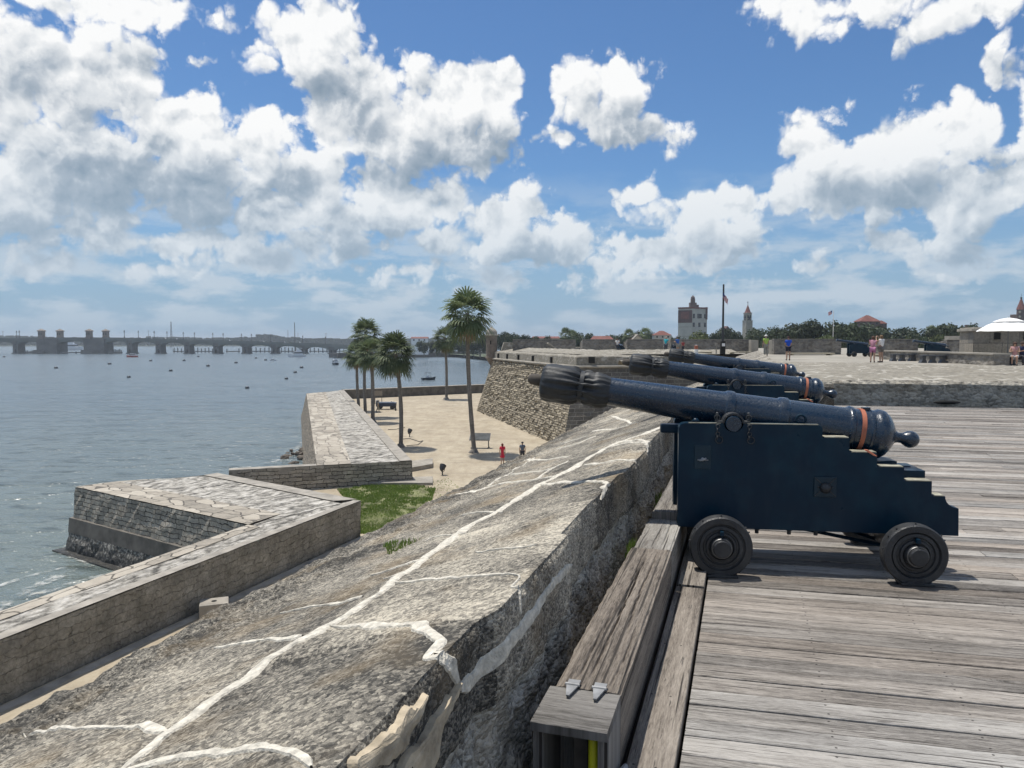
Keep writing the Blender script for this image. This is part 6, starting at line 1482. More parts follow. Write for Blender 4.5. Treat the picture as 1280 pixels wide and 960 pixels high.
def fan_leaf(m, base, d, up, L, rr, droop):
    """a costapalmate fan: petiole, then blades spreading from its end"""
    d = d.normalized(); side = d.cross(up).normalized(); nrm = side.cross(d).normalized()
    pet = L * 0.42; tip = base + d * pet - Vector((0, 0, droop * pet * 0.25))
    m.tube([base, (base + tip) / 2 + Vector((0, 0, 0.03)), tip], [0.022, 0.018, 0.014], 4)
    nb = 17; bl = L * 0.62; d2 = (d - Vector((0, 0, droop * 0.55))).normalized(); side = d2.cross(up).normalized() if abs(d2.dot(up)) < 0.97 else side; nrm = side.cross(d2).normalized()
    for i in range(nb):
        a = (i / (nb - 1) - 0.5) * 2 * R(98); l = bl * (0.70 + 0.30 * math.cos(a * 0.75)) * rr.uniform(0.9, 1.05)
        dd = d2 * math.cos(a) + side * math.sin(a); w_ = 0.050 * L / 1.6; perp = dd.cross(nrm).normalized()
        fold = nrm * (0.035 if i % 2 else -0.035) + nrm * (-0.10 * abs(math.sin(a)))
        p1 = tip + dd * (l * 0.5) + fold * 1.0; p2 = tip + dd * (l * 0.82) + fold - Vector((0, 0, 0.12 * l * (1 + droop))); p3 = tip + dd * l * 0.98 + fold - Vector((0, 0, 0.34 * l * (0.6 + droop)))
        m.add([tip, p1 + perp * w_, p1 - perp * w_, p2 + perp * w_ * .75, p2 - perp * w_ * .75, p3], [(0, 1, 2), (1, 3, 4, 2), (3, 5, 4)])
def palm(base, top, label, seed, crown_r, nleaf=44, grp='tall palms on the sandy plaza', tr=0.21):
    rr = random.Random(seed); p = thing('palm_tree', label, 'palm', tuple(base), 0, grp); h = top - base
    path = []; n = 26; bend = Vector((rr.uniform(-.2, .2), rr.uniform(-.2, .2), 0))
    for i in range(n + 1):
        q = i / n; path.append(h * q + bend * math.sin(q * math.pi) * 1.2 + Vector((0.0, 0, 0)))
    rs = [tr * (1.45 - 0.45 * min(1, q / 0.04) if q < .04 else 1.0 - 0.12 * q + 0.05 * math.sin(q * 30 + seed)) for q in [i / n for i in range(n + 1)]]
    m = MB(); m.tube([Vector((0, 0, -0.3))] + path, [rs[0] * 1.15] + rs, 14); m.build('trunk', M['bark'], p, smooth=True)
    m = MB(); m.lathe([(-0.05, tr * 2.6), (0.12, tr * 2.1), (0.35, tr * 1.2)], n=14); m.v = [(v[0] * (1 + .3 * mnoise.noise(Vector(v) * 3)), v[1] * (1 + .3 * mnoise.noise(Vector(v) * 3 + Vector((9, 0, 0)))), v[2]) for v in m.v]; m.build('root_flare', M['bark'], p, smooth=True)
    m = MB(); c = h + bend * 0
    for i in range(nleaf):
        q = (i + 0.5) / nleaf; el = R(84 - 128 * q ** 0.9); az = i * 2.39996 + rr.uniform(-.3, .3)
        d = Vector((math.cos(az) * math.cos(el), math.sin(az) * math.cos(el), math.sin(el)))
        droop = max(0, 0.05 + 0.55 * q + rr.uniform(-.15, .2)); fan_leaf(m, c + d * 0.10 + Vector((0, 0, -0.5 * q)), d, Vector((0, 0, 1)), crown_r * rr.uniform(0.88, 1.12) * (1.0 if q < .8 else 0.9), rr, droop)
    me = bpy.data.meshes.new('crown'); me.from_pydata([tuple(v) for v in m.v], [], m.f); link('crown', me, M['palmleaf'], p)
    m = MB()
    for i in range(6):
        az = i * 2.1 + rr.random(); el = R(rr.uniform(-75, -45)); d = Vector((math.cos(az) * math.cos(el), math.sin(az) * math.cos(el), math.sin(el))); fan_leaf(m, c + Vector((0, 0, -0.55)), d, Vector((0, 0, 1)), crown_r * 0.62, rr, 1.1)
    me = bpy.data.meshes.new('dry_fronds'); me.from_pydata([tuple(v) for v in m.v], [], m.f); link('dry_fronds', me, M['palmdry'], p)
    return p
def palm_px(bx_, by, tx, ty, label, seed, rpx, **kw):
    b_ = onz(bx_, by, ZG); t_ = atY(tx, ty, b_.y); palm(b_, t_, label, seed, rpx * b_.y / F, **kw)
palm_px(593, 566, 584, 391, 'tallest palm with round crown standing alone by the sign on the sand', 1, 36)
palm_px(501, 559, 494, 441, 'wide-crowned palm right of the clump at the wall, with slightly bent trunk', 2, 30, nleaf=52)
palm_px(449, 514, 446, 442, 'left trunk of the palm clump behind the sea wall, small low crown', 3, 19, tr=0.22)
palm_px(457, 521, 457, 417, 'middle palm of the clump behind the sea wall, highest crown', 4, 23, tr=0.22)
palm_px(466, 528, 464, 440, 'right trunk of the palm clump behind the sea wall', 5, 22, tr=0.24)
palm_px(558, 499, 556, 422, 'far palm by the plaza wall with thin yellowish crown', 6, 19, nleaf=34, tr=0.24)

# things between the palms
M['navy'] = simple('navy_panel', (0.035, 0.05, 0.085), 0.4, 0, 0.1, 2)
cart = thing('utility_cart', 'dark blue flat utility cart parked beyond the palm trunks', 'cart', tuple(onz(483, 511.5, ZG)), 0.02)
m = MB(); m.box((0, 0, 0.72), (2.9, 1.5, 0.55)); m.build('cart_body', M['navy'], cart, bevel=0.04)
m = MB(); m.box((-0.2, 0.1, 1.03), (2.6, 1.4, 0.08)); m.box((-1.3, 0, 1.2), (0.3, 1.2, 0.3)); m.build('cart_cover', simple('grey_cover', (0.12, 0.14, 0.17), 0.5, 0, 0.1, 2), cart, bevel=0.02)
for x in (-0.95, 0.95):
    for y in (-0.72, 0.72): m = MB(); m.lathe([(-0.1, 0.1), (-0.1, 0.30), (0.1, 0.30), (0.1, 0.1)], (x, y, 0.30), (0, 1, 0), 20); m.build('wheel', M['truck'], cart, smooth=True, angle=30)
for (x, y, lab) in ((489.5, 508.5, 'short dark bollard behind the utility cart'), (494.5, 511, 'short dark bollard at the right end of the utility cart')):
    q = onz(x, y + 2.5, ZG); m = MB(); m.lathe([(0, 0.11), (1.0, 0.10), (1.05, 0.12), (1.12, 0.09), (1.15, 0)], tuple(q), n=12); tag(m.build('bollard', M['truck'], smooth=True, angle=40), lab, 'bollard')
q = onz(473, 505, ZG); sgn = thing('notice_board', 'tan notice board standing in front of the plaza wall behind the palms', 'sign', tuple(q))
m = MB(); m.box((0, 0, 1.75), (1.3, 0.08, 0.8)); m.build('panel', M['flags'] if False else simple('tan_panel', (0.25, 0.21, 0.16), 0.7), sgn)
for x in (-0.55, 0.55): m = MB(); m.box((x, 0.06, 0.95), (0.09, 0.09, 1.9)); m.build('leg', M['bark'], sgn)
# interpretive sign by the tall palm
q = onz(600, 560, ZG); sg = thing('reading_sign', 'low tilted reading sign on two legs beside the tallest palm', 'sign', tuple(q), -0.1)
m = MB(); m.box((0, 0, 0), (1.9, 0.95, 0.06)); pn = m.build('panel', simple('sign_face', (0.10, 0.105, 0.105), 0.85, 0, 0.25, 2, spec=0.1), sg); pn.location = (0, 0, 1.10); pn.rotation_euler = (0.62, 0, 0)
m = MB(); m.box((0, 0, 0), (2.0, 1.05, 0.04)); fr = m.build('frame', M['truck'], sg); fr.location = (0, 0.01, 1.075); fr.rotation_euler = (0.62, 0, 0)
for x in (-0.8, 0.8): m = MB(); m.box((x, 0.25, 0.52), (0.08, 0.12, 1.04)); m.box((x, 0.1, 0.03), (0.12, 1.0, 0.06)); m.build('leg', M['truck'], sg)
def floodlight(px, py, label):
    q = onz(px, py, ZG); f = thing('floodlight', label, 'floodlight', tuple(q), 0.5)
    m = MB(); m.cyl((0, 0, 0), (0, 0, 0.35), 0.05, n=8); m.build('stake', M['truck'], f)
    m = MB(); m.lathe([(-0.25, 0.10), (-0.1, 0.20), (0.22, 0.26), (0.24, 0.22), (0.2, 0.0)], (0, 0, 0.58), (0.5, 0.4, 0.75), 16); m.build('lamp_head', M['truck'], f, smooth=True, angle=40)
    m = MB(); m.torus((0, 0, 0.5), 0.26, 0.02, (0.7, 0.2, 0), 16, 6); m.build('bracket', M['truck'], f); return f
floodlight(512, 546, 'small black floodlight right of the bent palm trunk')
floodlight(553, 594, 'small black floodlight on the sand near the dark wall corner')
m = MB(); m.tube([onz(x, y, ZG + 0.03) for x, y in ((500, 549), (512, 548), (524, 552), (529, 551), (522, 556), (508, 557))], 0.035, 6); tag(m.build('ground_cable', M['truck'], smooth=True), 'dark cable looping on the sand around the bent palm', 'cable')
m = MB(); m.tube([onz(x, y, ZG + 0.03) for x, y in ((485, 537), (495, 536.5), (506, 534.5))], 0.04, 6); tag(m.build('ground_cable', M['truck'], smooth=True), 'short straight cable on the sand left of the bent palm', 'cable')

# ================================================================ town trees
M['leafA'] = foliage('oak_leaf', (0.030, 0.048, 0.024), (0.07, 0.092, 0.042), 0.25)
M['leafB'] = foliage('bright_leaf', (0.07, 0.10, 0.035), (0.13, 0.15, 0.06), 0.25)
def crown_mesh(seed, n, leaf, lobes=7, squash=0.7):
    rr = random.Random(seed); vs = []; fs = []; L = []
    for i in range(lobes):
        a = rr.uniform(0, 6.28); r = rr.uniform(0.15, 0.68); L.append((Vector((r * math.cos(a), r * math.sin(a), rr.uniform(-0.2, 0.75) * squash)), rr.uniform(0.26, 0.50)))
    for i in range(n):
        c, r = rr.choice(L); d = Vector((rr.gauss(0, 1), rr.gauss(0, 1), rr.gauss(0.1, 0.9))).normalized(); p = c + d * r * (0.55 + 0.5 * rr.random()); 
        nr = (d + Vector((rr.uniform(-.8, .8), rr.uniform(-.8, .8), rr.uniform(-.4, .9)))).normalized(); u = nr.orthogonal().normalized(); w_ = nr.cross(u); s = leaf * rr.uniform(0.6, 1.35); a = rr.uniform(0, 6.28); u, w_ = u * math.cos(a) + w_ * math.sin(a), w_ * math.cos(a) - u * math.sin(a)
        b = len(vs); vs += [tuple(p - u * s), tuple(p + w_ * s * .6), tuple(p + u * s), tuple(p - w_ * s * .6)]; fs.append((b, b + 1, b + 2, b + 3))
    me = bpy.data.meshes.new('crown'); me.from_pydata(vs, [], fs); return me
CR = [crown_mesh(20 + i, 1500, 0.085, 7 + i) for i in range(5)]
def trunk_mesh():
    m = MB(); m.tube([(0, 0, 0), (0.02, 0, 0.5), (0.0, 0.03, 1.0)], [0.06, 0.045, 0.03], 7)
    for a in (0.3, 2.4, 4.4): m.tube([(0, 0, 0.55), (0.3 * math.cos(a), 0.3 * math.sin(a), 0.95)], [0.035, 0.012], 5)
    return m.mesh('trunk', smooth=True)
TM = trunk_mesh()
rt = random.Random(77)
def tree(px, ytop, Y, wpx, label, grp, zb=ZG, mat='leafA', var=None):
    X = (px - CX) / F * Y; zt = atY(px, ytop, Y).z; H = zt - zb; Wd = wpx / F * Y / 2
    t_ = thing('tree', label, 'tree', (X, Y, zb), rt.uniform(0, 6.28), grp)
    cr = link('crown', CR[rt.randrange(5) if var is None else var], None, t_)
    if not cr.data.materials: cr.data.materials.append(M['leafA'])
    cr.material_slots[0].link = 'OBJECT'; cr.material_slots[0].material = M[mat]
    ch = min(H * 0.62, max(Wd * 1.1, H * 0.4)); cr.scale = (Wd * 0.98, Wd * 0.98, ch * 0.92); cr.location = (0, 0, H - ch * 0.88)
    tk = link('trunk', TM, None, t_); 
    if not TM.materials: TM.materials.append(M['bark'])
    tk.scale = (H * 0.55, H * 0.55, max(0.5, H - ch * 0.9)); return t_
GT = 'trees along the town skyline'
kind_l = ['broad dark oak in the tall dense row right of the bell tower']
def skyline(lst, Yr, grp, zb=ZG, labs=kind_l, mats=('leafA',)):
    for (px, yt, w_) in lst:
        if grp == GT: yt -= 3.0; w_ *= 1.3
        tree(px, yt, rt.uniform(*Yr), w_, rt.choice(labs), grp, zb, rt.choice(mats))
# right-hand oaks behind the far parapet, following the photograph's profile
skyline([(948, 411, 26), (965, 409, 30), (985, 408, 30), (1000, 404, 34), (1018, 401, 38), (1040, 402, 36), (1058, 404, 34), (1075, 406, 32), (1092, 406, 34), (1110, 407, 36), (1128, 410, 30), (1143, 413, 26), (1160, 411, 30), (1178, 405, 30), (1190, 405, 26), (1204, 407, 24), (1218, 406, 26), (1235, 410, 26), (1260, 409, 30), (1290, 408, 34), (1325, 406, 40)], (190, 260), GT)
skyline([(1150, 418, 26), (1135, 420, 22), (1100, 415, 24), (1068, 414, 26), (1030, 412, 30), (1172, 416, 24)], (140, 170), 'nearer trees behind the distant cannons', labs=['mid green tree close behind the far parapet'], mats=('leafB', 'leafA'))
skyline([(888, 411, 24), (905, 408, 26), (922, 412, 24), (940, 414, 24)], (210, 260), 'trees between the tower block and the bell tower', labs=['dark round tree between the white tower block and the bell tower'])
tree(873, 412, 175, 34, 'pale yellow-green feathery tree in front of the white tower block', None, mat='leafB')
skyline([(640, 418, 24), (655, 417, 22), (668, 419, 22), (685, 419, 24), (720, 414, 24), (735, 415, 20), (765, 417, 22), (775, 413, 28), (790, 415, 22), (800, 412, 20), (812, 413, 16), (818, 416, 14), (838, 418, 20), (850, 419, 16), (700, 421, 18), (745, 421, 24), (628, 413, 22), (642, 415, 24)], (240, 320), 'trees along the skyline left of the tower block', labs=['dark low tree in the thin skyline left of the white tower block'])
skyline([(600, 416, 34), (580, 420, 30), (615, 414, 32), (560, 424, 28), (545, 425, 26), (530, 425, 22), (592, 425, 28), (610, 424, 26)], (400, 520), 'trees behind the far harbour wall', labs=['dark tree behind the far harbour wall'])
def town_palm(px, yt, Y, label, r=2.4):
    X = (px - CX) / F * Y; zt = atY(px, yt, Y).z; palm(Vector((X, Y, ZG)), Vector((X, Y, zt - r * 0.6)), label, int(px), r, nleaf=26, grp='far palms in the town skyline')
town_palm(707, 412, 210, 'solitary far palm above the long merlon'); town_palm(715, 414, 215, 'shorter far palm beside the solitary one', 2.0); town_palm(786, 413, 230, 'far palm among the trees left of the red-roofed house'); town_palm(806, 411, 230, 'far palm right beside the red-roofed house')
town_palm(1046, 408, 200, 'far palm among the oaks right of the person in blue', 2.2); town_palm(1163, 408, 205, 'far palm above the right distant cannon', 2.0)
# far wooded shores: one mass
def shore_wood(name, x0, x1, Y, hfun, n, leaf, zb, seed, mat):
    rr = random.Random(seed); vs = []; fs = []
    for i in range(n):
        px = rr.uniform(x0, x1); h = hfun(px) * Y / F; z = zb + h * (rr.random() ** 0.7); X = (px - CX) / F * Y; y = Y + rr.uniform(-20, 40); a = rr.uniform(0, 3.14); s = leaf * rr.uniform(.6, 1.3); b = len(vs)
        vs += [(X - s * math.cos(a), y - s * math.sin(a), z - s * .4), (X + s * math.cos(a), y + s * math.sin(a), z - s * .4), (X + s * .8 * math.cos(a), y + s * .8 * math.sin(a), z + s * .45), (X - s * .8 * math.cos(a), y - s * .8 * math.sin(a), z + s * .45)]; fs.append((b, b + 1, b + 2, b + 3))
    me = bpy.data.meshes.new(name); me.from_pydata(vs, [], fs); return tag(link(name, me, mat), kind='stuff')
def hf(px): return 9.0 + 3.2 * mnoise.noise(Vector((px * 0.012, 1.3, 0))) + 1.8 * mnoise.noise(Vector((px * 0.05, 5, 0))) + (3 if 320 < px < 350 else 0)
shore_wood('far_woods', -260, 620, 1880, hf, 9000, 5.5, ZW + 0.5, 3, M['leafA'])
shore_wood('far_woods', 560, 1400, 900, lambda px: 13 + 3 * mnoise.noise(Vector((px * 0.02, 3, 0))), 6000, 3.2, ZG, 5, M['leafA'])

# ================================================================ town buildings
def at2(px, py, Y): return atY(px, py, Y)
M['stucco'] = simple('white_stucco', (0.46, 0.45, 0.41), 0.8, 0, 0.12, 0.3); M['cream'] = simple('cream_stucco', (0.50, 0.45, 0.36), 0.8, 0, 0.12, 0.3)
M['redtile'] = simple('red_tile', (0.17, 0.062, 0.05), 0.8, 0, 0.25, 0.6); M['brickred'] = simple('red_brick_band', (0.10, 0.05, 0.048), 0.85, 0, 0.2, 0.4)
M['glass'] = simple('dark_window', (0.03, 0.035, 0.04), 0.2); M['greystone'] = simple('grey_stone', (0.30, 0.28, 0.24), 0.85, 0, 0.2, 0.4); M['browntower'] = simple('brown_stone', (0.12, 0.085, 0.075), 0.85, 0, 0.2, 0.4)
# white tower block with red upper band and belvedere
Yh = 520; th_ = thing('tower_block', 'white seven-storey tower block with red-brown upper band and small roof tower', 'building', ((864.5 - CX) / F * Yh, Yh, ZG), 0)
s = Yh / F; H_ = at2(0, 384, Yh).z - ZG; wl, wr = 15.5 * s, 21.5 * s
ang_l, ang_r = R(150), R(28)
cl = Vector((math.cos(ang_l), math.sin(ang_l), 0)) * (wl / abs(math.cos(ang_l))); cr_ = Vector((math.cos(ang_r), math.sin(ang_r), 0)) * (wr / abs(math.cos(ang_r)))
m = MB(); m.prism([(0, 0), cr_.xy, (cl + cr_).xy, cl.xy], 'z', 0, H_); m.build('wall', M['stucco'], th_)
def onface(d, q, z, w_, h, off, mat, name, parent):
    dn = d.normalized(); nr = Vector((dn.y, -dn.x, 0)); nr = nr if nr.y < 0 else -nr
    c = d * q + nr * off; m = MB(); m.box((0, 0, 0), (w_, 0.3, h)); o = m.build(name, mat, parent); o.location = (c.x, c.y, z); o.rotation_euler = (0, 0, math.atan2(dn.y, dn.x)); return o
onface(cl, 0.5, H_ - 6.3, cl.length * 1.0, 8.6, 0.18, M['brickred'], 'red_band', th_)
onface(cl, 0.5, H_ - 0.4, cl.length * 1.02, 1.0, 0.3, M['redtile'], 'cornice', th_); onface(cr_, 0.5, H_ - 0.4, cr_.length * 1.02, 1.0, 0.3, M['redtile'], 'cornice', th_)
onface(cl, 0.5, H_ - 5.5, cl.length * 0.6, 5.0, 0.36, M['redtile'], 'sign_panel', th_)
for z in (H_ - 6, H_ - 12, H_ - 18.5, H_ - 25, H_ - 31):
    for q in (0.10, 0.40, 0.48, 0.56, 0.86):
        if q in (0.40, 0.56) and abs(z - (H_ - 12)) < 0.1: continue
        onface(cr_, q, z, 1.7, 3.0, 0.08, M['glass'], 'window', th_)
for z in (H_ - 13.5, H_ - 20, H_ - 26): onface(cl, 0.5, z, cl.length * 0.85, 0.25, 0.1, M['greystone'], 'string_course', th_)
onface(cr_, 0.95, H_ - 4, 1.6, 8.5, 0.2, M['brickred'], 'corner_band', th_)
bc = (cl + cr_) * 0.42; m = MB(); m.box((bc.x, bc.y, H_ + 1.6), (4.4, 4.4, 3.4)); m.box((bc.x, bc.y, H_ + 4.6), (2.6, 2.6, 3.0)); m.lathe([(H_ + 6.0, 1.5), (H_ + 7.2, 1.3), (H_ + 8.0, 0.6), (H_ + 8.6, 0)], (bc.x, bc.y, 0), n=10); m.build('roof_tower', M['browntower'], th_)
m = MB(); c2 = cr_ * 0.62 + cl * 0.3; m.box((c2.x, c2.y, H_ + 0.9), (1.6, 1.6, 2.0)); m.build('chimney', M['brickred'], th_)
# cathedral bell tower
Yc = 480; ct = thing('bell_tower', 'pale stone bell tower with red pointed roof right of the flagpole', 'tower', ((933.5 - CX) / F * Yc, Yc, ZG), 0.25)
z1 = at2(0, 391, Yc).z - ZG; zt_ = at2(0, 380.5, Yc).z - ZG; zm = at2(0, 401, Yc).z - ZG; w_ = 9.0 * Yc / F * 0.78
m = MB(); m.box((0, 0, zm / 2), (w_ * 1.25, w_ * 1.25, zm)); m.box((0, 0, (zm + z1) / 2), (w_, w_, z1 - zm)); m.box((0, 0, zm), (w_ * 1.32, w_ * 1.32, 0.4)); m.box((0, 0, z1 - 0.2), (w_ * 1.12, w_ * 1.12, 0.5)); m.build('shaft', M['greystone'], ct)
m = MB(); m.lathe([(z1, w_ * 0.62), (z1 + 0.6, w_ * 0.50), (zt_ - 0.3, 0.15), (zt_, 0)], n=4 * 2); m.build('spire', M['redtile'], ct)
m = MB(); m.box((0, 0, zt_ + 0.9), (0.22, 0.22, 2.0)); m.box((0, 0, zt_ + 1.3), (1.0, 0.2, 0.2)); m.build('cross', M['truck'], ct)
for (x, z, a_) in ((-1, z1 - 2.6, .9), (1, z1 - 2.6, .9), (0, zm + 1.6, 1.0), (-1, z1 - 5.2, .8), (1, z1 - 5.2, .8)):
    for q in (0, 1):
        m = MB(); 
        if q == 0: m.box((x * w_ * .22, -w_ / 2 - 0.02, z), (a_, 0.2, 2.0))
        else: m.box((-w_ / 2 - 0.02, x * w_ * .22, z), (0.2, a_, 2.0))
        m.build('belfry_opening', M['glass'], ct)
m = MB(); m.prism([(-5, 0), (5, 0), (5, 22.5), (4, 24), (2.4, 25), (1.6, 27.5), (0, 29.5), (-1.6, 27.5), (-2.4, 25), (-4, 24), (-5, 22.5)], 'y', -1, 12); o = m.build('church_gable', M['brickred']); o.location = ((908.5 - CX) / F * 500, 500, ZG - 9.5); tag(o, 'curved red-brown church gable just right of the flagpole', 'building')
# brown tower with conical roof far right
Yb = 470; bt_ = thing('round_tower', 'dark brown tower with pointed roof rising behind the white parasol', 'tower', ((1273.5 - CX) / F * Yb, Yb, ZG))
z1 = at2(0, 387, Yb).z - ZG; zt_ = at2(0, 373, Yb).z - ZG; w_ = 10 * Yb / F
m = MB(); m.box((0, 0, (z1 - 3) / 2), (w_ * 1.7, w_ * 1.4, z1 - 3)); m.lathe([(0, w_ * .45), (z1, w_ * .45), (z1 + 0.2, w_ * .5)], n=12); m.build('shaft', M['browntower'], bt_)
m = MB(); m.lathe([(z1, w_ * 0.52), (zt_ - 0.6, 0.5), (zt_, 0.25)], n=12); m.build('cone_roof', M['redtile'], bt_)
m = MB(); m.ball((0, 0, zt_ + 0.3), 0.6, 8, 6); m.cyl((0, 0, zt_), (0, 0, zt_ + 3.0), 0.08, n=6); m.build('finial', M['truck'], bt_)
for x in (-.5, .5):
    for z in (z1 - 4.5, z1 - 1.6, z1 - 8): m = MB(); m.lathe([(0, 0.75), (0.2, 0.75)], (x * w_ * 1.2, -w_ * 0.7 - 0.05, z), (0, -1, 0), 10); m.build('round_window', M['cream'], bt_)
# red-roofed houses
def hip_house(x0, x1, yr, ye, yb, Y, label, wall='stucco', ridge=0.35, zb=ZG, name='house'):
    X0 = (x0 - CX) / F * Y; X1 = (x1 - CX) / F * Y; w_ = X1 - X0; ze = at2(0, ye, Y).z - zb; zr = at2(0, yr, Y).z - zb; d = w_ * 0.7
    h = thing(name, label, 'house', ((X0 + X1) / 2, Y, zb)); m = MB(); m.box((0, 0, ze / 2), (w_ * .9, d * .9, ze)); m.build('wall', M[wall], h)
    m = MB(); a, b = w_ / 2, d / 2; r = w_ * ridge / 2; m.add([(-a, -b, ze), (a, -b, ze), (a, b, ze), (-a, b, ze), (-r, 0, zr), (r, 0, zr)], [(0, 1, 5, 4), (1, 2, 5), (2, 3, 4, 5), (3, 0, 4), (0, 3, 2, 1)]); m.build('roof', M['redtile'], h)
    for q in (-.3, 0, .3): m = MB(); m.box((q * w_, -d * .45 - .02, ze - w_ * 0.09), (w_ * .08, .1, w_ * .09)); m.build('window', M['glass'], h)
    return h
hip_house(815, 838, 413.5, 419, 428, 235, 'white house with red hipped roof left of the tower block', ridge=0.2)
hip_house(1069, 1096, 394, 402, 410, 330, 'big red hipped roof rising above the oaks', 'browntower', ridge=0.12); hip_house(1094, 1106, 400.5, 404.5, 410, 332, 'smaller red hipped roof beside the big one above the oaks', 'browntower', ridge=0.1)
hip_house(738, 766, 420, 424.5, 430, 230, 'long low red roof between palms in the skyline', 'cream', ridge=0.75)
hip_house(664, 700, 420.5, 423, 428, 260, 'long flat cream building low in the skyline', 'cream', ridge=0.9)
Yg = 225; h = thing('house', 'grey gabled house left of the red-roofed house', 'house', ((797 - CX) / F * Yg, Yg, ZG)); sg_ = Yg / F; ze = at2(0, 425, Yg).z - ZG; zr = at2(0, 419, Yg).z - ZG
m = MB(); m.prism([(-6 * sg_, 0), (6 * sg_, 0), (6 * sg_, ze), (0, zr), (-6 * sg_, ze)], 'y', 0, 8); m.build('wall', M['cream'], h)
m = MB()
for sx in (1, -1): m.prism([(0, zr + 0.05), (sx * 7.2 * sg_, ze - 0.25), (sx * 7.2 * sg_, ze + 0.05), (0, zr + 0.35)], 'y', -0.4, 8.4)
m.build('roof', M['coping'], h); m = MB(); m.box((0, -0.05, ze * .93), (1.2, .1, .9)); m.build('window', M['glass'], h)
hip_house(785, 792, 423, 426, 432, 228, 'narrow red house front under the gabled house', 'brickred', ridge=0.5)
for px, yy in ((1192.5, 406.5), (1207, 406)): m = MB(); m.box(((px - CX) / F * 300, 300, (at2(0, yy, 300).z + ZG) / 2), (1.2, 1.2, at2(0, yy, 300).z - ZG)); tag(m.build('chimney_stack', M['browntower']), 'dark square chimney stack above the oaks, ' + ('left one' if px < 1200 else 'right one') + ' of two', 'chimney')
fp2 = thing('flagpole', 'thin distant flagpole with striped flag above the oaks', 'flagpole', ((1040.5 - CX) / F * 180, 180, ZG)); m = MB(); m.cyl((0, 0, 0), (0, 0, at2(0, 387.5, 180).z - ZG), 0.09, 0.06, 8); m.build('mast', M['white_cloth'], fp2)
o = flag(1040, 392.5, 180, 1.5, 0.85, 'small striped flag flying on the thin distant flagpole', 0.35); o.rotation_euler = (0, 0, math.pi + 0.3)
# long low building with pale flat roof right
m = MB(); X0 = (1192 - CX) / F * 130; X1 = (1226 - CX) / F * 130; m.box(((X0 + X1) / 2, 130, (at2(0, 420, 130).z + ZG) / 2), (X1 - X0, 6, at2(0, 420, 130).z - ZG)); tag(m.build('flat_roof_block', M['merlontop']), 'low pale flat-roofed block left of the guardhouse roof', 'building')

# harbour wall and road on the far bank
hw = thing('harbour_wall', 'long dark harbour wall on the far bank behind the palms', 'sea wall'); q0, q1 = onz(520, 446.5, ZW), onz(612, 445.5, ZW)
m = MB(); dq = (q1 - q0).normalized(); q0 = q0 - dq * 60; q1 = q1 + dq * 40; nq = Vector((-dq.y, dq.x, 0)); m.prism([q0.xy, q1.xy, (q1 + nq * 3).xy, (q0 + nq * 3).xy], 'z', ZW - 1, ZW + 3.4); m.build('wall_body', M['wet'], hw)
m = MB(); m.prism([(q0 - nq * .3).xy, (q1 - nq * .3).xy, (q1 + nq * 3.3).xy, (q0 + nq * 3.3).xy], 'z', ZW + 3.403, ZW + 3.9); m.build('coping', M['coping'], hw)
rr = random.Random(31)
def car_mesh(nm='body'):
    m = MB(); m.prism([(-2.2, .35), (2.2, .35), (2.2, .8), (1.4, .95), (.8, 1.45), (-1.2, 1.5), (-1.9, 1.0), (-2.2, .9)], 'y', -.85, .85); return m.mesh('body', bevel=0.06)
carm = car_mesh(); cols = [(0.7, 0.7, 0.7), (0.6, 0.6, 0.62), (0.05, 0.05, 0.06), (0.35, 0.02, 0.02), (0.1, 0.15, 0.3)]; wm = MB().lathe([(-.1, .1), (-.1, .33), (.1, .33), (.1, .1)], ax=(0, 1, 0), n=12).mesh('wheel', smooth=True)
lbl = {0: 'white car on the far bank road behind the harbour wall', 1: 'silver car on the far bank road behind the harbour wall', 2: 'black car on the far bank road behind the harbour wall', 3: 'red car on the far bank road behind the harbour wall', 4: 'blue car on the far bank road behind the harbour wall'}
def car(p, rz, ci, label, grp):
    c = thing('parked_car', label, 'car', p, rz, grp); b = link('body', carm, None, c)
    if not carm.materials: carm.materials.append(None)
    b.material_slots[0].link = 'OBJECT'; b.material_slots[0].material = simple('car_paint', cols[ci], 0.25, 0, 0.02)
    for x in (-1.35, 1.35):
        for y in (-.85, .85):
            w_ = link('wheel', wm, None, c); w_.location = (x, y, .33)
            if not wm.materials: wm.materials.append(M['truck'])
    m = MB(); m.prism([(.75, 1.38), (1.3, .97), (-1.75, 1.02), (-1.15, 1.42)], 'y', -.865, .865); m.build('window', M['glass'], c); return c
for i in range(9):
    q = q0 + dq * (45 + i * 9.5 + rr.uniform(-2, 2)) + nq * (7 + rr.uniform(0, 3)); ci = rr.choice((0, 0, 1, 2, 3, 4)); car((q.x, q.y, ZW + 3.3), math.atan2(dq.y, dq.x), ci, lbl[ci], 'cars on the far bank road')
m = MB(); a_ = q0 + nq * 3.2; b_ = q1 + nq * 3.2; m.prism([a_.xy, b_.xy, (b_ + nq * 22).xy, (a_ + nq * 22).xy], 'z', ZW, ZW + 3.3); tag(m.build('bank_road', simple('asphalt', (0.06, 0.06, 0.06), 0.9)), kind='structure')
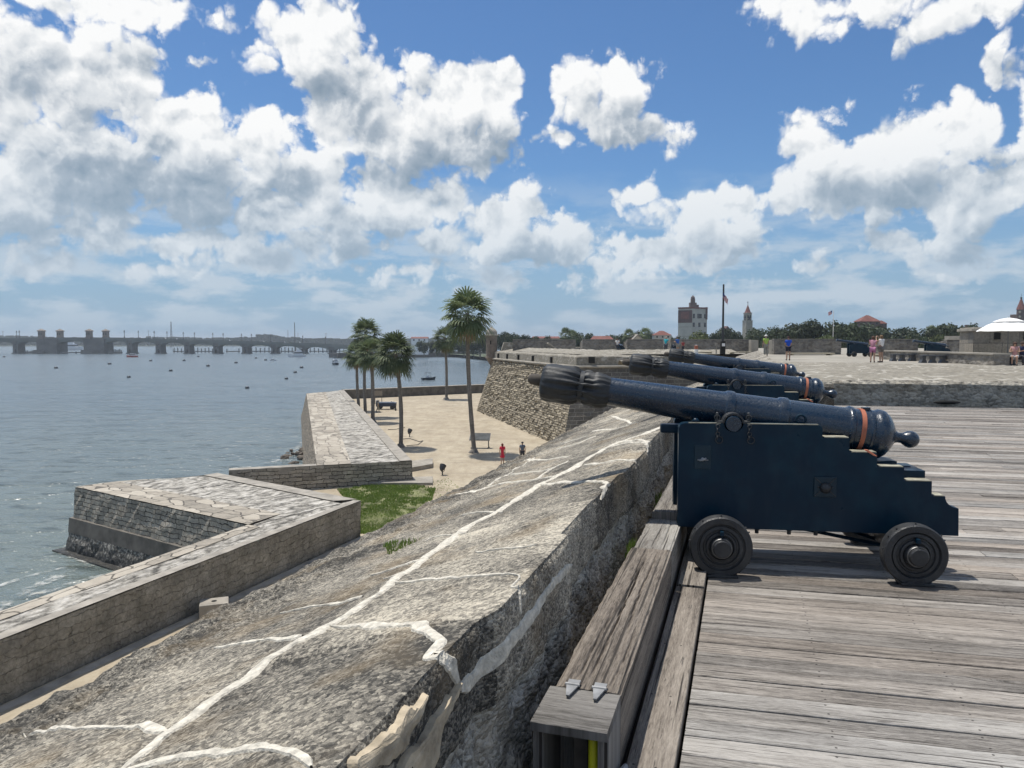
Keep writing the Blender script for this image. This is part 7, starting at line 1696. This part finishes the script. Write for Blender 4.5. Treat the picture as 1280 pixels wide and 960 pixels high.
# restaurant with white roof on the bank
hip_house(514, 536, 421, 423, 432, 560, 'low white-roofed building on the far bank between the palms', 'cream', ridge=0.95).children[1].material_slots[0].link = 'OBJECT'
bpy.data.objects[[o for o in bpy.data.objects if o.get('label', '').startswith('low white-roofed')][0].children[1].name].material_slots[0].material = M['white_cloth']
jt = thing('jetty', 'pale floating jetty along the far harbour wall', 'jetty'); a_ = onz(588, 443.5, ZW + 1); b_ = onz(611, 443.5, ZW + 1)
m = MB(); m.box(((a_.x + b_.x) / 2, a_.y, ZW + 0.9), (b_.x - a_.x + 8, 2.5, 0.9)); m.build('deck', M['coping'], jt)
for k in range(7): m = MB(); x = a_.x + (b_.x - a_.x) * k / 6; m.cyl((x, a_.y + 1.6, ZW - 1), (x, a_.y + 1.6, ZW + 4.5), 0.25, n=8); m.build('piling', M['bark'], jt)
# ================================================================ the bridge across the bay
YB = 733.0; PXM = YB / F
M['bridge'] = simple('bridge_concrete', (0.17, 0.185, 0.17), 0.9, 0, 0.2, 0.08); M['pier'] = simple('pier_stone', (0.16, 0.155, 0.145), 0.9, 0, 0.25, 0.15); M['brt'] = simple('tower_stucco', (0.23, 0.195, 0.165), 0.85, 0, 0.15, 0.1)
br = thing('arched_bridge', 'long arched concrete bridge with two pairs of square towers across the bay', 'bridge', (0, YB, ZW)); br.location = (0, 0, 0)
def bx_x(px): return (px - CX) / F * YB
def deck_z(px):
    return float(np.interp(px, [-160, 0, 95, 150, 200, 240, 340, 400, 435, 480, 530], [2.2, 3.2, 4.0, 3.8, 3.0, 1.9, -0.3, -2.0, -3.6, -5.2, -6.6]))
piers = [-118, -83, -47.5, -12, 24.5, 66, 124, 166, 201.5, 237, 273, 308.8, 344.7, 380, 416, 450]
bascule = (66, 124)
Y0, Y1 = YB - 6, YB + 6
for a, b in zip(piers[:-1], piers[1:]):
    ha = 12.5 if a in bascule else 3.4; hb = 12.5 if b in bascule else 3.4
    xa, xb = bx_x(a) + ha * PXM, bx_x(b) - hb * PXM; za, zb = deck_z(a), deck_z(b)
    flat = a == 66; n = 16; top = []; bot = []
    for i in range(n + 1):
        q = i / n; x = xa + (xb - xa) * q; px = x / YB * F + CX; zt_ = deck_z(px); rise = (1 - (2 * q - 1) ** 2)
        top.append((x, zt_)); crown = zt_ - 2.6; spring = max(ZW + 1.6, zt_ - 5.0); bot.append((x, spring + (crown - spring) * rise ** 0.5))
    m = MB()
    for i in range(n): m.prism([bot[i], bot[i + 1], top[i + 1], top[i]], 'y', Y0, Y1)
    m.build('arch_span', M['bridge'], br)
for p in piers:
    x = bx_x(p); zt_ = deck_z(p); big = p in bascule; hw_ = (12.5 if big else 3.4) * PXM
    m = MB()
    if big: m.box((x, YB, (ZW - 2 + zt_) / 2), (2 * hw_, 18, zt_ - ZW + 2 - 0.4)); m.box((x, YB - 8.5, ZW + 1.2), (2 * hw_ + 3, 6, 5)); m.box((x, YB, zt_ - 1.2), (2 * hw_ + 1, 18.6, 0.7)); 
    else:
        lw_ = hw_ * 0.72
        for sx in (-1, 1): m.prism([(x + sx * hw_ * 1.05, ZW - 2), (x + sx * (hw_ * 1.05 - lw_), ZW - 2), (x + sx * (hw_ * .95 - lw_), zt_ - 2.3), (x + sx * hw_ * .95, zt_ - 2.3)], 'y', Y0 + .6, Y1 - .6)
        m.box((x, YB, zt_ - 2.4), (2 * hw_, 11.6, 4.2)); hz_ = zt_ - 5.4 - (ZW + 4.2); m.box((x, YB, ZW + 4.2 + hz_ / 2), (hw_ * 1.2, 10.6, max(0.3, hz_))); m.box((x, YB, ZW + 0.2), (2.5 * hw_, 13, 1.5))
    m.build('pier', M['pier'], br)
m = MB(); xs_ = [bx_x(p) for p in range(-150, 531, 6)]
for y in (Y0 + .25, Y1 - .25):
    for p in range(-150, 528, 6): m.prism([(bx_x(p), deck_z(p) + .05), (bx_x(p + 6), deck_z(p + 6) + .05), (bx_x(p + 6), deck_z(p + 6) + 1.0), (bx_x(p), deck_z(p) + 1.0)], 'y', y - .2, y + .2)
m.build('railing', M['bridge'], br)
m = MB()
for p in range(-150, 528, 6): m.prism([(bx_x(p), deck_z(p) - 1.5), (bx_x(p + 6), deck_z(p + 6) - 1.5), (bx_x(p + 6), deck_z(p + 6) + .02), (bx_x(p), deck_z(p) + .02)], 'y', Y0 - .3, Y1 + .3)
m.build('deck', M['bridge'], br)
for (px, y) in ((58, YB - 6), (72.5, YB + 5), (117, YB - 6), (130, YB + 5)):
    x = bx_x(px); z0 = deck_z(px) - 2; zt_ = at2(0, 413.5, YB).z; w_ = 6.8 * PXM; m = MB(); m.box((x, y, (z0 + zt_) / 2), (w_ * .84, w_ * .84, zt_ - z0)); m.box((x, y, zt_ - .3), (w_ * 1.05, w_ * 1.05, .8)); m.box((x, y, z0 + 3.2), (w_ * .95, w_ * .95, .5)); tw = m.build('tower', M['brt'], br)
    m = MB(); a = w_ * .54; m.add([(x - a, y - a, zt_ + .1), (x + a, y - a, zt_ + .1), (x + a, y + a, zt_ + .1), (x - a, y + a, zt_ + .1), (x, y, zt_ + 2.0)], [(0, 1, 4), (1, 2, 4), (2, 3, 4), (3, 0, 4), (3, 2, 1, 0)]); m.build('roof', M['brt'], tw)
    for q in (-.2, .2): m = MB(); m.box((x + q * w_, y - w_ * .42 - .05, zt_ - 3.0), (w_ * .14, .2, 2.2)); m.build('window', M['glass'], tw)
for i, px in enumerate((-60, -30, 17.5, 30, 48, 160, 170.5, 197, 206.5, 233, 241, 269.5, 277, 305, 312.5, 341, 377, 409)):
    x = bx_x(px); z = deck_z(px); l = thing('street_lamp', 'dark lamp post on the bridge parapet', 'street lamp', (x, Y0 + .6 if i % 2 else Y1 - .6, z), 0, 'lamp posts along the bridge'); m = MB(); m.cyl((0, 0, 0), (0, 0, 6.6), .32, .2, 8); m.box((0, 0, 1.0), (.8, .8, 2.0)); m.build('pole', M['pier'], l)
    m = MB(); m.box((0, 0, 6.3), (2.0, .3, .25)); m.lathe([(6.6, .3), (7.0, .5), (7.9, .42), (8.3, 0)], n=8); m.build('lantern', M['pier'], l)
for (px, ci) in ((178, 0), (191, 1), (208, 0), (222, 1), (288, 0), (330, 0), (356, 1), (375, 0)):
    car((bx_x(px), YB - 3, deck_z(px) + .05), 0.0, ci, ('white' if ci == 0 else 'silver') + ' car crossing the bridge', 'cars crossing the bridge')
# fenders and docks
def pile_row(px0, px1, n, ytop, Y, label, name='timber_fender', rail=True):
    f = thing(name, label, 'dock', (0, 0, 0)); zt_ = at2(0, ytop, Y).z
    for k in range(n):
        x = ((px0 + (px1 - px0) * k / max(1, n - 1)) - CX) / F * Y; m = MB(); m.cyl((x, Y, ZW - 1), (x, Y, zt_ + .5 * math.sin(k * 2.1)), .55, n=8); m.build('piling', M['pier'], f)
    if rail: m = MB(); x0 = (px0 - CX) / F * Y; x1 = (px1 - CX) / F * Y; m.box(((x0 + x1) / 2, Y, ZW + 1.3), (x1 - x0 + 2, 1.6, 1.0)); m.build('rail', M['pier'], f)
pile_row(33, 54, 11, 438.5, YB - 14, 'timber fender piles left of the first bascule pier'); pile_row(78, 113, 3, 440, YB - 15, 'low fender float between the bascule piers'); pile_row(137, 152, 9, 437, YB - 14, 'timber fender piles right of the second bascule pier')
pile_row(218, 232, 4, 435, YB + 60, 'dock pilings seen through the arch right of the red boat', 'dock'); pile_row(243, 266, 6, 435, YB + 60, 'dock pilings under the fourth small arch', 'dock'); pile_row(284, 299, 2, 436, YB + 60, 'two lone dock pilings behind the bridge', 'dock'); pile_row(315, 342, 6, 434.5, YB + 70, 'row of dock pilings left of the white yacht', 'dock'); pile_row(352, 370, 5, 434.5, YB + 70, 'row of dock pilings behind the white yacht', 'dock'); pile_row(388, 430, 9, 435, YB + 70, 'long row of marina pilings right of the white yacht', 'dock')
# boats
M['hullw'] = simple('white_hull', (0.72, 0.73, 0.74), 0.3, 0, 0.05); M['hulld'] = simple('dark_hull', (0.03, 0.04, 0.05), 0.4, 0, 0.1); M['hullr'] = simple('red_hull', (0.35, 0.06, 0.04), 0.4, 0, 0.1)
def yacht(px, py, L, label, hull='hullw', rz=0.0, decks=2, mast=True, z=ZW):
    p = onz(px, py, ZW); b = thing('motor_boat', label, 'boat', (p.x, p.y, ZW), rz); w_ = L * .3; h = L * .13; m = MB()
    sec = [(-.5, .92, 0), (-.2, 1, 0), (.2, .9, .1), (.4, .5, .25), (.5, .02, .4)]; vs = []
    for (t_, w__, sh) in sec: vs += [(t_ * L, -w_ / 2 * w__, h * (1 + sh)), (t_ * L * .96, -w_ / 2 * w__ * .75, -.4), (t_ * L * .96, w_ / 2 * w__ * .75, -.4), (t_ * L, w_ / 2 * w__, h * (1 + sh))]
    fs = [(i * 4 + j, i * 4 + (j + 1) % 4, i * 4 + 4 + (j + 1) % 4, i * 4 + 4 + j) for i in range(4) for j in range(4)] + [(0, 1, 2, 3), (16, 19, 18, 17)]; m.add(vs, fs); m.build('hull', M[hull], b)
    m = MB(); m.box((-.08 * L, 0, h + .09 * L), (.5 * L, w_ * .72, .18 * L), taper=.88); m.build('cabin', M['hullw'], b, bevel=.1)
    m = MB(); m.box((-.06 * L, 0, h + .105 * L), (.505 * L, w_ * .735, .07 * L)); m.build('cabin_window', M['glass'], b)
    if decks > 1:
        m = MB(); m.box((-.12 * L, 0, h + .22 * L), (.3 * L, w_ * .6, .10 * L), taper=.8); m.build('bridge_deck', M['hullw'], b, bevel=.1); m = MB(); m.box((-.15 * L, 0, h + .36 * L), (.3 * L, w_ * .62, .02 * L)); m.build('hardtop', M['hulld'] if hull == 'hulld' else M['hullw'], b)
        for sx in (-.27, -.03): 
            for sy in (-.28, .28): m = MB(); m.cyl((sx * L, sy * w_, h + .25 * L), (sx * L, sy * w_, h + .36 * L), .06, n=6); m.build('post', M['steel2'], b)
    if mast: m = MB(); m.cyl((-.15 * L, 0, h + .3 * L), (-.15 * L, 0, h + .62 * L), .06, .03, 6); m.build('mast', M['steel2'], b)
    return b
yacht(371, 446, 13.5, 'big white motor yacht in front of the bridge', rz=math.pi + 0.35); yacht(418.5, 456, 8.5, 'white cabin cruiser with dark hull left of the palm clump', 'hulld', rz=math.pi / 2 + 0.45)
yacht(165, 446.5, 8.5, 'small red and dark workboat by the bridge pier', 'hullr', rz=math.pi, decks=1); yacht(341.5, 451, 4.2, 'tiny open boat on the bay left of the white yacht', 'hullw', rz=0.2, decks=1, mast=False); yacht(92, 437.5, 26, 'large white vessel seen under the bascule span', rz=0.0, decks=2, mast=False)
# fishing boat with people by the plaza wall
p = onz(535.5, 475, ZW); fb = thing('fishing_boat', 'small dark fishing boat with canopy frame near the plaza wall', 'boat', (p.x, p.y, ZW), 0.5)
m = MB(); m.add([(-2.2, -.8, .75), (-2.1, -.55, -.2), (-2.1, .55, -.2), (-2.2, .8, .75), (1, -.8, .85), (1, -.5, -.2), (1, .5, -.2), (1, .8, .85), (2.6, 0, 1.05), (2.2, 0, -.1), (2.2, .02, -.1), (2.6, .02, 1.05)], [(0, 1, 5, 4), (1, 2, 6, 5), (2, 3, 7, 6), (3, 0, 4, 7), (4, 5, 9, 8), (5, 6, 10, 9), (6, 7, 11, 10), (7, 4, 8, 11), (0, 3, 2, 1)]); m.build('hull', M['hulld'], fb)
m = MB(); m.box((-.2, 0, 2.35), (1.7, 1.3, .08)); m.build('canopy', M['hulld'], fb)
for sx in (-.9, .5):
    for sy in (-.55, .55): m = MB(); m.cyl((sx, sy, .6), (sx, sy, 2.35), .03, n=6); m.build('post', M['steel2'], fb)
m = MB(); m.box((-.2, 0, .95), (.6, .5, .9)); m.build('console', M['hullw'], fb); 
for sy in (-.5, .3): m = MB(); m.cyl((-.4, sy, 2.35), (-.6, sy, 3.9), .02, n=5); m.build('fishing_rod', M['steel2'], fb)
# mooring buoys
bm_ = MB().lathe([(-.3, .5), (.25, .62), (.45, .55), (.6, .3), (.66, 0)], n=12).mesh('mooring_buoy', smooth=True)
for (px, py) in ((70, 460.5), (137, 455.5), (188.5, 451.5), (161, 472), (213.5, 464), (230, 451), (260, 458), (295, 454), (309, 485.5), (332, 450.5), (358, 474), (369, 466), (377, 460), (5, 446.5), (320, 448), (248, 446)):
    p = onz(px, py, ZW); o = link('mooring_buoy', bm_, None); o.location = p; k = p.y / 250; o.scale = (max(.9, min(1.5, k)),) * 3
    if not bm_.materials: bm_.materials.append(M['hulld'])
    tag(o, 'dark mooring buoy floating on the open bay', 'buoy', 'mooring buoys scattered on the bay')
# masts on the skyline
def pole(px, ytop, Y, r, label, name='utility_pole', cat='pole', arms=0):
    x = (px - CX) / F * Y; zt_ = at2(0, ytop, Y).z; m = MB(); m.cyl((x, Y, ZW), (x, Y, zt_), r, r * .7, 8)
    for k in range(arms): m.box((x, Y, zt_ - 1.5 - k * 2.0), (5.0, .3, .3))
    return tag(m.build(name, M['pier']), label, cat)
pole(369, 403, 820, .55, 'tall thin sailboat mast behind the bridge', 'sailing_mast', 'mast'); pole(360.5, 412.5, 840, .3, 'short mast left of the tall sailing mast', 'sailing_mast', 'mast'); pole(373, 416, 900, .25, 'low thin mast right of the tall sailing mast', 'sailing_mast', 'mast')
for px, yt in ((5, 413.5), (186.5, 413), (408, 416), (332, 417), (-40, 412)): pole(px, yt, 1500, .5, 'thin utility pole on the wooded far shore', arms=1).__setitem__('group', 'utility poles on the far shore')
lm = thing('lattice_mast', 'lattice radio mast on the far shore above the bridge', 'mast', ((215 - CX) / F * 1400, 1400, ZW)); H_ = at2(0, 402, 1400).z - ZW; m = MB()
for a in range(3): m.cyl((2.6 * math.cos(a * 2.09), 2.6 * math.sin(a * 2.09), 0), (.5 * math.cos(a * 2.09), .5 * math.sin(a * 2.09), H_), .35, .25, 5)
for k in range(9):
    r0 = 2.6 - 2.1 * k / 9; r1 = 2.6 - 2.1 * (k + 1) / 9
    for a in range(3): m.cyl((r0 * math.cos(a * 2.09), r0 * math.sin(a * 2.09), H_ * k / 9), (r1 * math.cos(a * 2.09 + 2.09), r1 * math.sin(a * 2.09 + 2.09), H_ * (k + 1) / 9), .18, n=4)
m.build('lattice', M['pier'], lm)

# ================================================================ sea air
m = MB(); hb = (-8990, -500, ZW - 1.0, 8990, 8990, 46.0)
m.add([(x, y, z) for z in (hb[2], hb[5]) for (x, y) in ((hb[0], hb[1]), (hb[3], hb[1]), (hb[3], hb[4]), (hb[0], hb[4]))], [(0, 3, 2, 1), (4, 5, 6, 7), (0, 1, 5, 4), (1, 2, 6, 5), (2, 3, 7, 6), (3, 0, 4, 7)])
hm = bpy.data.materials.new('sea_air'); hm.use_nodes = True; ht = hm.node_tree; ht.nodes.clear()
pv = nd(ht, 'ShaderNodeVolumePrincipled', Color=(0.78, 0.86, 0.95, 1), Density=0.00019, Anisotropy=0.2); ho = nd(ht, 'ShaderNodeOutputMaterial'); ht.links.new(pv.outputs[0], ho.inputs['Volume'])
tag(m.build('haze', hm), kind='stuff')
